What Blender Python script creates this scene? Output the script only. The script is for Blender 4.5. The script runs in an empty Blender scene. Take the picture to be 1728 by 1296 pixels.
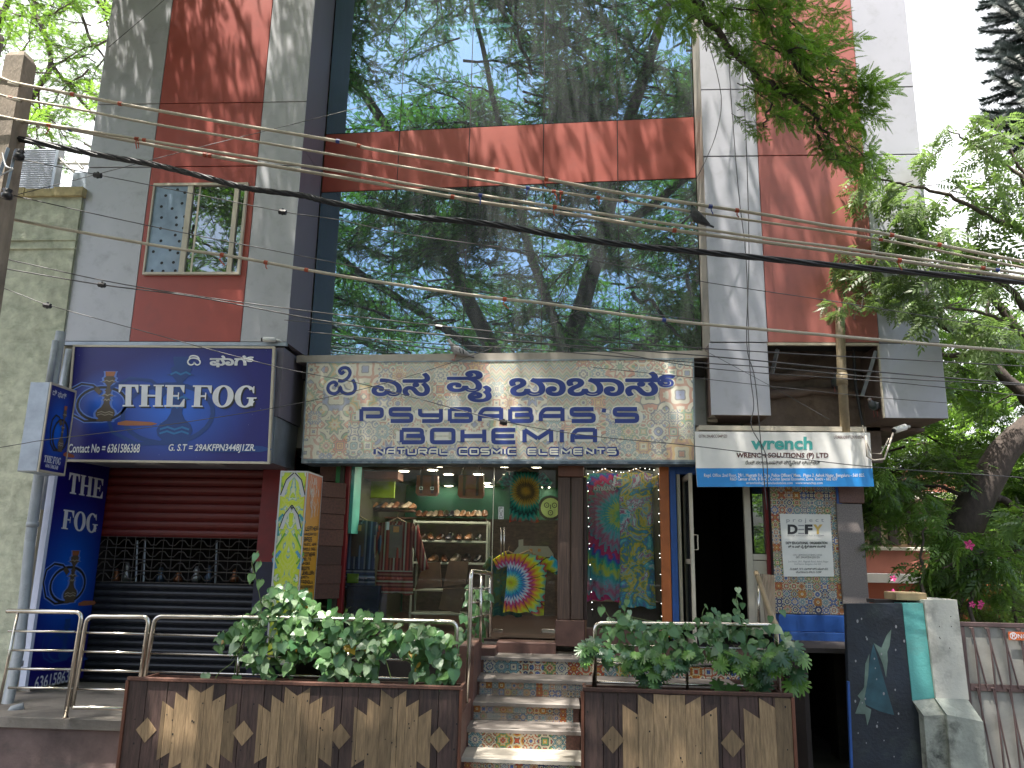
import bpy, math, random
import numpy as np
from mathutils import Vector, Matrix, Euler
random.seed(11); np.random.seed(11)
R=math.radians
sc=bpy.context.scene
COL=sc.collection
# ---------------------------------------------------------------- camera
FPX=1330.0
CAM=Vector((0,0,2.3))
_up=Vector((117,6048,-FPX)).normalized()
_xh=(Vector((1,0,0))-_up*_up.x).normalized()
_fw=_up.cross(_xh)
_a=R(3.2)
_X=_xh*math.cos(_a)-_fw*math.sin(_a)
_Y=_fw*math.cos(_a)+_xh*math.sin(_a)
RW=Matrix((( _X.x,_Y.x,_up.x),(_X.y,_Y.y,_up.y),(_X.z,_Y.z,_up.z)))   # world -> camera axes
RT=RW.transposed()
cd=bpy.data.cameras.new('camera'); cam=bpy.data.objects.new('camera',cd); COL.objects.link(cam)
cd.sensor_width=36; cd.lens=FPX/1728*36; cd.clip_start=.05; cd.clip_end=2000
cam.matrix_world=Matrix.Translation(CAM)@RT.to_4x4()
sc.camera=cam
# ---------------------------------------------------------------- daylight
SUN=Vector((-.20,-.235,1)).normalized()          # direction towards the sun
w=bpy.data.worlds.new('World'); sc.world=w; w.use_nodes=True
nt=w.node_tree; bg=nt.nodes['Background']
sk=nt.nodes.new('ShaderNodeTexSky'); sk.sky_type='NISHITA'; sk.sun_disc=False
sk.sun_elevation=math.asin(SUN.z); sk.sun_rotation=math.atan2(SUN.x,SUN.y); sk.dust_density=6.0; sk.air_density=1.0
# bright veil of cloud over the half of the sky behind the building, clear blue over the street
_tc=nt.nodes.new('ShaderNodeTexCoord'); _sp=nt.nodes.new('ShaderNodeSeparateXYZ'); nt.links.new(_tc.outputs['Generated'],_sp.inputs[0])
_n=nt.nodes.new('ShaderNodeTexNoise'); _n.inputs['Scale'].default_value=2.2; _n.inputs['Detail'].default_value=6; nt.links.new(_tc.outputs['Generated'],_n.inputs['Vector'])
_a=nt.nodes.new('ShaderNodeMath'); _a.operation='MULTIPLY_ADD'; nt.links.new(_sp.outputs[1],_a.inputs[0]); _a.inputs[1].default_value=2.4; _a.inputs[2].default_value=-.55
_b=nt.nodes.new('ShaderNodeMath'); _b.operation='MULTIPLY_ADD'; _b.use_clamp=True; nt.links.new(_n.outputs['Fac'],_b.inputs[0]); _b.inputs[1].default_value=1.6; nt.links.new(_a.outputs[0],_b.inputs[2])
_m=nt.nodes.new('ShaderNodeMix'); _m.data_type='RGBA'; nt.links.new(_b.outputs[0],_m.inputs[0]); nt.links.new(sk.outputs[0],_m.inputs[6]); _m.inputs[7].default_value=(5,5.1,5.3,1)
nt.links.new(_m.outputs[2],bg.inputs[0]); bg.inputs[1].default_value=.15
sl=bpy.data.lights.new('sun','SUN'); sl.energy=5; sl.angle=R(.53); sl.color=(1,.95,.87)
so=bpy.data.objects.new('sun',sl); COL.objects.link(so); so.rotation_euler=SUN.to_track_quat('Z','Y').to_euler(); so.location=(0,0,30)
sc.view_settings.view_transform='Standard'; sc.view_settings.look='None'; sc.view_settings.gamma=1
sc.view_settings.use_curve_mapping=False; sc.view_settings.exposure=1.6
sc.render.engine='CYCLES'; sc.cycles.use_denoising=True; sc.cycles.max_bounces=6; sc.cycles.transparent_max_bounces=12
sc.cycles.sample_clamp_indirect=6; sc.cycles.caustics_reflective=False; sc.cycles.caustics_refractive=False

def ray(px,py): return RT@Vector((px-864,648-py,-FPX))
class Frame:
    def __init__(s,o,ex=(1,0,0),ey=(0,0,1)):
        s.o=Vector(o); s.ex=Vector(ex).normalized(); s.ey=Vector(ey).normalized(); s.n=s.ex.cross(s.ey)
    def uv(s,px,py,w=0):
        d=ray(px,py); t=(s.o+s.n*w-CAM).dot(s.n)/d.dot(s.n); p=CAM+d*t-s.o
        return (p.dot(s.ex),p.dot(s.ey))
    def pt(s,u,v,w=0): return s.o+s.ex*u+s.ey*v+s.n*w
    def wp(s,px,py,w=0): u,v=s.uv(px,py,w); return s.pt(u,v,w)
    def off(s,w): return Frame(s.o+s.n*w,s.ex,s.ey)
    @property
    def mat(s):
        m=Matrix.Identity(4)
        for i,a in enumerate((s.ex,s.ey,s.n)):
            for j in range(3): m[j][i]=a[j]
        m.translation=s.o; return m
def FY(Y): return Frame((0,Y,0))
def P(px,py,Y): return FY(Y).wp(px,py)
def X_(px,py,Y): return P(px,py,Y).x
def Z_(px,py,Y): return P(px,py,Y).z
# ---------------------------------------------------------------- objects
WM={}
def tag(o,label=None,cat=None,group=None,kind=None):
    if label: o['label']=label
    if cat: o['category']=cat
    if group: o['group']=group
    if kind: o['kind']=kind
    return o
def place(me,name,parent=None,m=None,label=None):
    o=bpy.data.objects.new(name,me); COL.objects.link(o)
    m=m if m is not None else Matrix.Identity(4)
    o.matrix_basis=m; WM[o.name]=m
    if parent is not None:
        o.parent=parent; o.matrix_parent_inverse=WM[parent.name].inverted()
    if label: o['label']=label
    return o
def thing(name,loc,label,cat,group=None,kind=None):
    o=bpy.data.objects.new(name,None); COL.objects.link(o); o.empty_display_size=.1
    m=Matrix.Translation(Vector(loc)); o.matrix_basis=m; WM[o.name]=m
    return tag(o,label,cat,group,kind)
def shift(o,d,name=None):
    m=Matrix.Translation(Vector(d))@WM[o.name]
    return place(o.data,name or o.name.split('.')[0],o.parent,m)
def children(o): return [c for c in bpy.data.objects if c.parent==o]
def dup(root,d,label=None,rot=None,rootpar=None):
    """copy a thing, its parts and their sub-parts, moved by d (rot about its own base)"""
    c=root.copy(); COL.objects.link(c)
    T=Matrix.Translation(Vector(d)); M0=WM[root.name]
    m=T@M0
    if rot is not None: m=m@rot
    c.matrix_basis=m; WM[c.name]=m
    if label: c['label']=label
    for ch in KIDS.get(root.name,[]):
        k=ch.copy(); COL.objects.link(k); k.parent=c; k.matrix_parent_inverse=ch.matrix_parent_inverse.copy()
        for g in KIDS.get(ch.name,[]):
            q=g.copy(); COL.objects.link(q); q.parent=k
    return c
KIDS={}
_op=place
def place(me,name,parent=None,m=None,label=None):
    o=_op(me,name,parent,m,label)
    if parent is not None: KIDS.setdefault(parent.name,[]).append(o)
    return o
class MB:
    def __init__(s): s.v=[];s.f=[];s.m=[]
    def add(s,v,f,mi=0):
        n=len(s.v); s.v+= [tuple(p) for p in v]; s.f+=[tuple(i+n for i in q) for q in f]; s.m+=[mi]*len(f); return s
    def hexa(s,p,mi=0): return s.add(p,[(0,3,2,1),(4,5,6,7),(0,1,5,4),(1,2,6,5),(2,3,7,6),(3,0,4,7)],mi)
    def box(s,x0,x1,y0,y1,z0,z1,mi=0):
        return s.hexa([(x0,y0,z0),(x1,y0,z0),(x1,y1,z0),(x0,y1,z0),(x0,y0,z1),(x1,y0,z1),(x1,y1,z1),(x0,y1,z1)],mi)
    def bbox(s,x0,x1,y0,y1,z0,z1,b=.004,mi=0):
        """box whose +z face is chamfered"""
        return s.add([(x0,y0,z0),(x1,y0,z0),(x1,y1,z0),(x0,y1,z0),(x0,y0,z1-b),(x1,y0,z1-b),(x1,y1,z1-b),(x0,y1,z1-b),
            (x0+b,y0+b,z1),(x1-b,y0+b,z1),(x1-b,y1-b,z1),(x0+b,y1-b,z1)],
            [(0,3,2,1),(0,1,5,4),(1,2,6,5),(2,3,7,6),(3,0,4,7),(4,5,9,8),(5,6,10,9),(6,7,11,10),(7,4,8,11),(8,9,10,11)],mi)
    def prism(s,poly,z0,z1,mi=0,mside=None):
        n=len(poly)
        if sum(poly[i][0]*poly[(i+1)%n][1]-poly[(i+1)%n][0]*poly[i][1] for i in range(n))<0: poly=poly[::-1]
        v=[(x,y,z1) for x,y in poly]+[(x,y,z0) for x,y in poly]
        s.add(v,[tuple(range(n)),tuple(range(2*n-1,n-1,-1))],mi)
        k=len(s.v)-2*n
        for i in range(n):
            j=(i+1)%n; s.f.append((k+i,k+n+i,k+n+j,k+j)); s.m.append(mi if mside is None else mside)
        return s
    def flat(s,poly,z,mi=0):
        n=len(poly)
        if sum(poly[i][0]*poly[(i+1)%n][1]-poly[(i+1)%n][0]*poly[i][1] for i in range(n))<0: poly=poly[::-1]
        return s.add([(x,y,z) for x,y in poly],[tuple(range(n))],mi)
    def tube(s,path,r,n=8,mi=0,cap=True,closed=False):
        path=[Vector(p) for p in path]; K=len(path); rs=r if isinstance(r,(list,tuple)) else [r]*K
        base=len(s.v); prev=None
        for i,p in enumerate(path):
            if closed: t=path[(i+1)%K]-path[i-1]
            else: t=path[min(i+1,K-1)]-path[max(i-1,0)]
            t=t.normalized() if t.length>1e-9 else Vector((0,0,1))
            if prev is None:
                a=t.cross(Vector((0,0,1)));
                if a.length<.05: a=t.cross(Vector((1,0,0)))
                a.normalize()
            else:
                a=(prev-t*prev.dot(t));
                a=a.normalized() if a.length>1e-6 else t.orthogonal().normalized()
            prev=a; b=t.cross(a)
            for k in range(n):
                q=2*math.pi*k/n; s.v.append(tuple(p+(a*math.cos(q)+b*math.sin(q))*rs[i]))
        for i in range(K if closed else K-1):
            j=(i+1)%K
            for k in range(n):
                l=(k+1)%n; s.f.append((base+i*n+k,base+i*n+l,base+j*n+l,base+j*n+k)); s.m.append(mi)
        if cap and not closed:
            s.f.append(tuple(base+k for k in range(n))[::-1]); s.m.append(mi)
            s.f.append(tuple(base+(K-1)*n+k for k in range(n))); s.m.append(mi)
        return s
    def loft(s,rings,mi=0,cap=True):
        base=len(s.v); n=len(rings[0])
        for r in rings: s.v+=[tuple(p) for p in r]
        for i in range(len(rings)-1):
            for k in range(n):
                l=(k+1)%n; s.f.append((base+i*n+k,base+i*n+l,base+(i+1)*n+l,base+(i+1)*n+k)); s.m.append(mi)
        if cap:
            s.f.append(tuple(base+k for k in range(n))[::-1]); s.f.append(tuple(base+(len(rings)-1)*n+k for k in range(n))); s.m+=[mi,mi]
        return s
    def lathe(s,prof,c=(0,0,0),n=16,mi=0):
        return s.loft([[(c[0]+r*math.cos(2*math.pi*k/n),c[1]+r*math.sin(2*math.pi*k/n),c[2]+z) for k in range(n)] for r,z in prof],mi)
    def ribbon(s,path,wd,z,mi=0,closed=False):
        """flat mitred stroke in the xy plane"""
        p=[Vector((a[0],a[1])) for a in path]; K=len(p); L=[];Rr=[]
        for i in range(K):
            a=p[i-1] if (i>0 or closed) else None; b=p[(i+1)%K] if (i<K-1 or closed) else None
            d0=(p[i]-a).normalized() if a is not None else None; d1=(b-p[i]).normalized() if b is not None else None
            if d0 is None: d0=d1
            if d1 is None: d1=d0
            t=(d0+d1); t=t.normalized() if t.length>1e-6 else d1
            nn=Vector((-t.y,t.x)); c=max(.35,nn.dot(Vector((-d1.y,d1.x))))
            h=wd/2/c; L.append(p[i]+nn*h); Rr.append(p[i]-nn*h)
        for i in range(K if closed else K-1):
            j=(i+1)%K
            s.add([(Rr[i].x,Rr[i].y,z),(Rr[j].x,Rr[j].y,z),(L[j].x,L[j].y,z),(L[i].x,L[i].y,z)],[(0,1,2,3)],mi)
        return s
    def mesh(s,name,mats,smooth=False):
        me=bpy.data.meshes.new(name); me.from_pydata(s.v,[],s.f)
        for m in mats: me.materials.append(m)
        if len(mats)>1: me.polygons.foreach_set('material_index',s.m)
        if smooth: me.polygons.foreach_set('use_smooth',[True]*len(s.f))
        me.update(); return me
    def build(s,name,mats,parent=None,frame=None,smooth=False,label=None):
        if not isinstance(mats,(list,tuple)): mats=[mats]
        return place(s.mesh(name,mats,smooth),name,parent,frame.mat if frame else None,label)
def fpoly(F,pts,w=0): return [F.uv(x,y,w) for x,y in pts]
# ---------------------------------------------------------------- materials
def newmat(name):
    m=bpy.data.materials.new(name); m.use_nodes=True; nt=m.node_tree
    return m,nt,nt.nodes['Principled BSDF']
def N(nt,t,**k):
    n=nt.nodes.new(t)
    for a,b in k.items():
        if a=='i':
            for x,y in b.items(): n.inputs[x].default_value=y
        else: setattr(n,a,b)
    return n
def L(nt,a,b): nt.links.new(a,b)
def math_(nt,op,a,b=None,c=None,clamp=False):
    n=nt.nodes.new('ShaderNodeMath'); n.operation=op; n.use_clamp=clamp
    for i,x in enumerate((a,b,c)):
        if x is None: continue
        if isinstance(x,(int,float)): n.inputs[i].default_value=x
        else: nt.links.new(x,n.inputs[i])
    return n.outputs[0]
def mixc(nt,f,a,b,mode='MIX'):
    n=nt.nodes.new('ShaderNodeMix'); n.data_type='RGBA'; n.blend_type=mode
    for s,x in ((0,f),(6,a),(7,b)):
        if isinstance(x,(int,float)): n.inputs[s].default_value=x
        elif isinstance(x,(tuple,list)): n.inputs[s].default_value=(*x[:3],1)
        else: nt.links.new(x,n.inputs[s])
    return n.outputs[2]
def ramp(nt,f,stops,interp='LINEAR'):
    n=nt.nodes.new('ShaderNodeValToRGB'); cr=n.color_ramp; cr.interpolation=interp
    while len(cr.elements)<len(stops): cr.elements.new(.5)
    for e,(p,c) in zip(cr.elements,stops):
        e.position=p; e.color=(*c,1) if isinstance(c,(tuple,list)) else (c,c,c,1)
    nt.links.new(f,n.inputs[0]); return n.outputs[0]
def noise(nt,vec,scale,detail=4,rough=.55,dist=0):
    n=N(nt,'ShaderNodeTexNoise'); n.inputs['Scale'].default_value=scale; n.inputs['Detail'].default_value=detail
    n.inputs['Roughness'].default_value=rough; n.inputs['Distortion'].default_value=dist
    if vec is not None: L(nt,vec,n.inputs['Vector'])
    return n.outputs['Fac']
def coords(nt,kind='Object',scale=(1,1,1)):
    t=N(nt,'ShaderNodeTexCoord'); mp=N(nt,'ShaderNodeMapping'); mp.inputs['Scale'].default_value=scale
    L(nt,t.outputs[kind],mp.inputs['Vector']); return mp.outputs[0]
def mat(name,c,rough=.6,metal=0,var=.2,sc_=3,stretch=(1,1,1),bump=.15,bs=60,dirt=0,dcol=(.05,.045,.04),dscale=1.2,spec=.5,island=0,obj=0,dst=(1,1,1),coat=0):
    m,nt,b=newmat(name)
    v=coords(nt,'Object',stretch)
    f=noise(nt,v,sc_,5,.6)
    lo=tuple(x*(1-var) for x in c); hi=tuple(min(1,x*(1+var)) for x in c)
    col=mixc(nt,math_(nt,'MULTIPLY_ADD',f,2.4,-.7,clamp=True),lo,hi)
    if obj or island:
        src=N(nt,'ShaderNodeObjectInfo').outputs['Random'] if obj else N(nt,'ShaderNodeNewGeometry').outputs['Random Per Island']
        k=obj or island
        g=math_(nt,'MULTIPLY_ADD',src,2*k,1-k)
        cc=N(nt,'ShaderNodeCombineColor'); [L(nt,g,cc.inputs[i]) for i in range(3)]
        col=mixc(nt,1.0,col,cc.outputs[0],'MULTIPLY')
    if dirt:
        v2=coords(nt,'Object',dst); f2=noise(nt,v2,dscale,7,.7,.3)
        d=math_(nt,'MULTIPLY_ADD',f2,5,-2.6,clamp=True); d=math_(nt,'MULTIPLY',d,dirt)
        col=mixc(nt,d,col,dcol)
    L(nt,col,b.inputs['Base Color'])
    b.inputs['Roughness'].default_value=rough; b.inputs['Metallic'].default_value=metal
    b.inputs['Specular IOR Level'].default_value=spec
    if coat: b.inputs['Coat Weight'].default_value=coat
    if bump:
        bn=N(nt,'ShaderNodeBump'); bn.inputs['Strength'].default_value=bump; bn.inputs['Distance'].default_value=.01
        L(nt,noise(nt,v,bs,4),bn.inputs['Height']); L(nt,bn.outputs[0],b.inputs['Normal'])
        rr=math_(nt,'MULTIPLY_ADD',f,.25,rough-.12,clamp=True); L(nt,rr,b.inputs['Roughness'])
    return m
def emit(name,c,s):
    m,nt,b=newmat(name); b.inputs['Base Color'].default_value=(*c,1); b.inputs['Emission Color'].default_value=(*c,1); b.inputs['Emission Strength'].default_value=s; return m
def leafmat(name,c,c2,tr=.35,rough=.45,tcol=None):
    m,nt,b=newmat(name)
    rnd=N(nt,'ShaderNodeNewGeometry').outputs['Random Per Island']
    oi=N(nt,'ShaderNodeObjectInfo').outputs['Random']
    f=math_(nt,'MULTIPLY_ADD',rnd,.7,math_(nt,'MULTIPLY',oi,.3))
    col=mixc(nt,f,c,c2); L(nt,col,b.inputs['Base Color']); b.inputs['Roughness'].default_value=rough
    t=N(nt,'ShaderNodeBsdfTranslucent'); tc=mixc(nt,f,tcol or tuple(x*1.7 for x in c),tuple(x*1.9 for x in (tcol or c2))); L(nt,tc,t.inputs['Color'])
    mx=N(nt,'ShaderNodeMixShader'); mx.inputs[0].default_value=tr
    L(nt,b.outputs[0],mx.inputs[1]); L(nt,t.outputs[0],mx.inputs[2])
    L(nt,mx.outputs[0],nt.nodes['Material Output'].inputs[0]); return m

MAT={}
MAT['silver']=mat('silver_panel',(.42,.42,.44),.38,.15,.08,1.2,(1,1,.3),.03,200,.35,(.16,.15,.15),1.5,dst=(3,3,.25))
MAT['silver_r']=mat('sunlit_silver_panel',(.44,.44,.48),.34,.15,.05,1.2,(1,1,.3),.02,200,.25,(.22,.21,.2),1.5,dst=(3,3,.25))  # right-wing copy of the silver, its sunlit brightness put into the colour
MAT['lav']=mat('lavender_panel',(.21,.19,.235),.45,.1,.08,1.2,(1,1,.3),.03,200,.3,(.15,.13,.13),1.5,dst=(2,2,.3))
MAT['red']=mat('red_panel',(.34,.065,.048),.42,.05,.1,1.4,(1,1,.3),.03,200,.3,(.16,.06,.05),1.3,dst=(3,3,.25))
MAT['redr']=mat('sunlit_red_panel',(.36,.115,.095),.42,.05,.08,1.4,(1,1,.3),.03,200,.3,(.2,.09,.08),1.3,dst=(3,3,.25))  # lit copy of the red cladding: sun glare painted in as a paler tone
MAT['redb']=mat('band_red_panel',(.33,.075,.055),.42,.05,.1,1.4,(1,1,.3),.03,200,.3,(.16,.06,.05),1.3,dst=(3,3,.25))
MAT['joint']=mat('black_sealant',(.02,.02,.02),.8,0,.2)
MAT['beige']=mat('beige_frame',(.40,.36,.31),.5,.1,.15,4,dirt=.3)
MAT['brownpaint']=mat('brown_soffit',(.16,.115,.10),.7,0,.25,2,dirt=.6,dscale=2)
MAT['concrete']=mat('stained_concrete',(.20,.18,.155),.9,0,.35,2.5,bump=.5,bs=40,dirt=.7,dcol=(.05,.04,.035),dscale=1.6)
MAT['plinth']=mat('worn_red_oxide_concrete',(.17,.12,.11),.85,0,.4,2.2,bump=.5,bs=30,dirt=.8,dcol=(.06,.065,.06),dscale=1.3,dst=(1,1,2.5))
MAT['lime']=mat('lime_washed_wall',(.46,.48,.37),.92,0,.28,7,bump=1.2,bs=14,dirt=.75,dcol=(.24,.27,.20),dscale=3,dst=(1,1,2.2))
MAT['coping']=mat('ochre_coping',(.42,.35,.19),.9,0,.3,5,bump=.6,bs=30,dirt=.6,dcol=(.12,.11,.06),dscale=4)
MAT['steel']=mat('stainless_steel',(.60,.56,.50),.22,1,.08,5,bump=.03,bs=90)
MAT['galv']=mat('galvanised_sheet',(.33,.37,.42),.45,.6,.2,4,bump=.05)
MAT['pvc']=mat('grey_pipe',(.30,.33,.36),.5,0,.15,3,dirt=.4,dscale=3)
MAT['pvcb']=mat('brown_stained_pipe',(.24,.19,.12),.55,0,.3,3,dirt=.5,dscale=3)
MAT['wood']=mat('dark_brown_board',(.095,.040,.026),.6,0,.35,6,(6,6,.6),.5,30,.3,(.03,.02,.02),3,obj=.35)
MAT['woodl']=mat('pale_weathered_board',(.26,.175,.095),.65,0,.4,5,(9,.9,6),.5,40,.65,(.20,.14,.08),6,obj=.42,dst=(6,.5,1))
MAT['woodd']=mat('dark_stained_board',(.062,.036,.030),.6,0,.6,5,(8,.7,6),.6,40,.6,(.13,.085,.06),5,obj=.4,dst=(5,.4,1))
MAT['woodr']=mat('red_brown_wood',(.15,.055,.03),.5,0,.3,6,(1,.3,1),.3,40,.3)
MAT['woodc']=mat('old_timber_post',(.10,.062,.045),.6,0,.5,5,(10,.4,6),.8,30,.3,(.03,.02,.015),4,dst=(8,.3,1))
MAT['blue']=mat('blue_paint',(.02,.085,.32),.5,0,.15,5,dirt=.25,dcol=(.02,.05,.15),dscale=4)
MAT['orange']=mat('orange_paint',(.42,.12,.03),.5,0,.2,4)
MAT['green']=mat('green_paint',(.02,.22,.05),.5,0,.2,4)
MAT['redp']=mat('dark_red_paint',(.20,.012,.014),.5,0,.2,4)
MAT['shutr']=mat('red_shutter',(.13,.014,.011),.42,.1,.2,6,dirt=.4,dcol=(.05,.015,.012))
MAT['shutb']=mat('black_shutter',(.022,.024,.032),.38,.3,.3,6,dirt=.2,dcol=(.08,.08,.08))
MAT['navy']=mat('navy_paint',(.012,.014,.045),.5,0,.3,5)
MAT['alu']=mat('cream_aluminium',(.50,.45,.36),.45,.1,.1,5,dirt=.25,dcol=(.25,.2,.14))
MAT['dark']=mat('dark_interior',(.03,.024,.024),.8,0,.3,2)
MAT['tread']=mat('grey_tread_stone',(.20,.175,.155),.6,0,.3,6,dirt=.5,dcol=(.09,.06,.05),dscale=3)
MAT['sillw']=mat('brown_stone_sill',(.13,.065,.05),.55,0,.3,6,bump=.2)
MAT['granite']=mat('brown_granite',(.17,.145,.135),.45,0,.6,90,bump=.05)
MAT['granr']=mat('red_granite',(.13,.06,.045),.45,0,.4,60,bump=.05)
MAT['white']=mat('white_plastic',(.72,.72,.70),.5,0,.06,5)
MAT['black']=mat('black_plastic',(.015,.015,.016),.5,0,.2,5)
MAT['bark']=mat('dark_bark',(.055,.042,.035),.9,0,.4,5,(3,3,1),.9,25)
MAT['barkl']=mat('grey_bark',(.10,.08,.065),.9,0,.5,4,(3,3,1),.9,25,.5,(.03,.025,.02))
MAT['pole']=mat('old_concrete_pole',(.27,.225,.18),.9,0,.3,4,(2,2,.7),.6,30,.6,(.07,.06,.05),3)
MAT['teal']=mat('turquoise_wall_paint',(.10,.36,.34),.7,0,.15,3,bump=.3,bs=40,dirt=.45,dcol=(.16,.2,.16),dscale=2.5)
MAT['whitew']=mat('stained_whitewash',(.58,.57,.50),.85,0,.1,2,bump=.4,bs=30,dirt=.75,dcol=(.14,.135,.12),dscale=2.2)
MAT['mould']=mat('mouldy_plaster',(.30,.32,.28),.9,0,.3,4,bump=.6,bs=25,dirt=.95,dcol=(.04,.045,.04),dscale=3)
MAT['ground']=mat('grey_paving_dust',(.16,.145,.13),.9,0,.3,2,bump=.4,dirt=.4)
MAT['asphalt']=mat('asphalt',(.05,.05,.05),.9,0,.3,30,bump=.5,bs=200)
MAT['cablepale']=mat('sunbleached_cable',(.48,.42,.33),.6,0,.2,3,bump=0)
MAT['cableblack']=mat('black_cable',(.018,.018,.022),.4,0,.2,3,bump=0)
MAT['cablegrey']=mat('grey_wire',(.07,.068,.07),.5,0,.2,3,bump=0)
MAT['tie']=mat('red_cable_tie',(.38,.07,.03),.6,0,.2,3,bump=0)
MAT['terracotta']=mat('terracotta',(.32,.12,.06),.8,0,.2,4)
MAT['darkmetal']=mat('brown_gate_paint',(.13,.085,.08),.5,.2,.2,6)
MAT['sheet']=mat('grey_gate_sheet',(.33,.32,.29),.7,0,.15,3,dirt=.3)
def paint(name,c,rough=.45): return mat(name,c,rough,0,.05,6,bump=0)
INK={k:paint('ink_'+k,c) for k,c in dict(white=(.72,.73,.76),navy=(.035,.06,.26),cream=(.58,.53,.42),black=(.02,.02,.022),grey=(.28,.28,.29),
    teal=(.06,.36,.33),maroon=(.09,.02,.02),yellow=(.62,.42,.10),blue=(.015,.22,.62),board=(.74,.73,.68),bronze=(.10,.075,.05),brass=(.30,.26,.20),
    red=(.45,.10,.07),ghost=(.01,.05,.22),ghostl=(.02,.16,.40),orange=(.50,.22,.06),lightgrey=(.45,.46,.47)).items()}
def halo_blue(name,cx,cy,rx,ry,lo=(.006,.005,.15),hi=(.006,.14,.72),pts=()):
    m,nt,b=newmat(name); v=coords(nt); sp=N(nt,'ShaderNodeSeparateXYZ'); L(nt,v,sp.inputs[0])
    def blob(cx,cy,rx,ry):
        a=math_(nt,'DIVIDE',math_(nt,'SUBTRACT',sp.outputs[0],cx),rx); c=math_(nt,'DIVIDE',math_(nt,'SUBTRACT',sp.outputs[1],cy),ry)
        d=math_(nt,'SQRT',math_(nt,'ADD',math_(nt,'MULTIPLY',a,a),math_(nt,'MULTIPLY',c,c)))
        return math_(nt,'POWER',math_(nt,'SUBTRACT',1,d,clamp=True),1.3)
    f=blob(cx,cy,rx,ry)
    for q in pts: f=math_(nt,'MAXIMUM',f,blob(*q))
    col=mixc(nt,f,lo,hi)
    sp2=math_(nt,'GREATER_THAN',noise(nt,v,28,2,.8),.74); col=mixc(nt,math_(nt,'MULTIPLY',sp2,.6),col,(.4,.42,.6))
    L(nt,col,b.inputs['Base Color']); b.inputs['Roughness'].default_value=.35; return m
# patterned tile: coords p (each -0.5..0.5), random r
PAL=[[(.60,.55,.42),(.10,.16,.42),(.62,.58,.46),(.45,.12,.05),(.62,.58,.46)],
     [(.10,.30,.14),(.62,.57,.42),(.50,.12,.05),(.60,.55,.40),(.58,.36,.06)],
     [(.62,.30,.04),(.50,.09,.03),(.66,.60,.44),(.60,.34,.05),(.35,.06,.03)],
     [(.62,.58,.46),(.20,.38,.42),(.64,.60,.48),(.04,.07,.22),(.60,.56,.42)],
     [(.50,.14,.05),(.62,.56,.42),(.03,.05,.16),(.62,.56,.42),(.16,.36,.18)]]
def tile_group(name,wash=0.0,dark=1.0):
    g=bpy.data.node_groups.new(name,'ShaderNodeTree')
    g.interface.new_socket('Vector',in_out='INPUT',socket_type='NodeSocketVector'); g.interface.new_socket('Random',in_out='INPUT',socket_type='NodeSocketFloat')
    g.interface.new_socket('Color',in_out='OUTPUT',socket_type='NodeSocketColor')
    i=g.nodes.new('NodeGroupInput'); o=g.nodes.new('NodeGroupOutput'); nt=g
    sp=N(nt,'ShaderNodeSeparateXYZ'); L(nt,i.outputs[0],sp.inputs[0]); x,y=sp.outputs[0],sp.outputs[1]; r=i.outputs[1]
    ax,ay=math_(nt,'ABSOLUTE',x),math_(nt,'ABSOLUTE',y)
    rad=math_(nt,'MULTIPLY',math_(nt,'SQRT',math_(nt,'ADD',math_(nt,'MULTIPLY',x,x),math_(nt,'MULTIPLY',y,y))),2)
    dia=math_(nt,'MULTIPLY',math_(nt,'ADD',ax,ay),1.5); sq=math_(nt,'MULTIPLY',math_(nt,'MAXIMUM',ax,ay),2)
    th=math_(nt,'ARCTAN2',y,x)
    r2=math_(nt,'FRACT',math_(nt,'MULTIPLY',r,17.3)); r3=math_(nt,'FRACT',math_(nt,'MULTIPLY',r,53.7)); r4=math_(nt,'FRACT',math_(nt,'MULTIPLY',r,131.1))
    n4=math_(nt,'MULTIPLY',math_(nt,'ADD',math_(nt,'FLOOR',math_(nt,'MULTIPLY',r2,3)),1),4)
    pet=math_(nt,'COSINE',math_(nt,'MULTIPLY',th,n4))
    m=mixc(nt,math_(nt,'GREATER_THAN',r3,.55),rad,dia); m=mixc(nt,math_(nt,'GREATER_THAN',r3,.82),m,sq)
    amp=math_(nt,'MULTIPLY',math_(nt,'MULTIPLY_ADD',r4,.22,.10),math_(nt,'MINIMUM',rad,1))
    v=math_(nt,'MULTIPLY_ADD',pet,amp,m)
    # corner rosettes
    cx=math_(nt,'SUBTRACT',.5,ax); cy=math_(nt,'SUBTRACT',.5,ay)
    cr=math_(nt,'MULTIPLY',math_(nt,'SQRT',math_(nt,'ADD',math_(nt,'MULTIPLY',cx,cx),math_(nt,'MULTIPLY',cy,cy))),2.0)
    v=math_(nt,'MINIMUM',v,math_(nt,'ADD',cr,.12))
    f=math_(nt,'FRACT',math_(nt,'ADD',math_(nt,'MULTIPLY',v,math_(nt,'MULTIPLY_ADD',r2,.45,.75)),r4))
    col=None
    for k,p in enumerate(PAL):
        c=ramp(nt,f,[(0,p[0]),(.15,(.02,.03,.07)),(.22,p[1]),(.43,(.03,.03,.06)),(.50,p[2]),(.70,p[3]),(.86,p[4])],'CONSTANT')
        col=c if col is None else mixc(nt,math_(nt,'GREATER_THAN',r,k/len(PAL)),col,c)
    if wash: col=mixc(nt,wash,col,(.92,.89,.78))
    if dark!=1: col=mixc(nt,1.0,col,(dark,dark,dark),'MULTIPLY')
    L(nt,col,o.inputs[0]); return g
TG=tile_group('tile_pattern',0,1.0); TGW=tile_group('tile_pattern_washed',.24)
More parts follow.
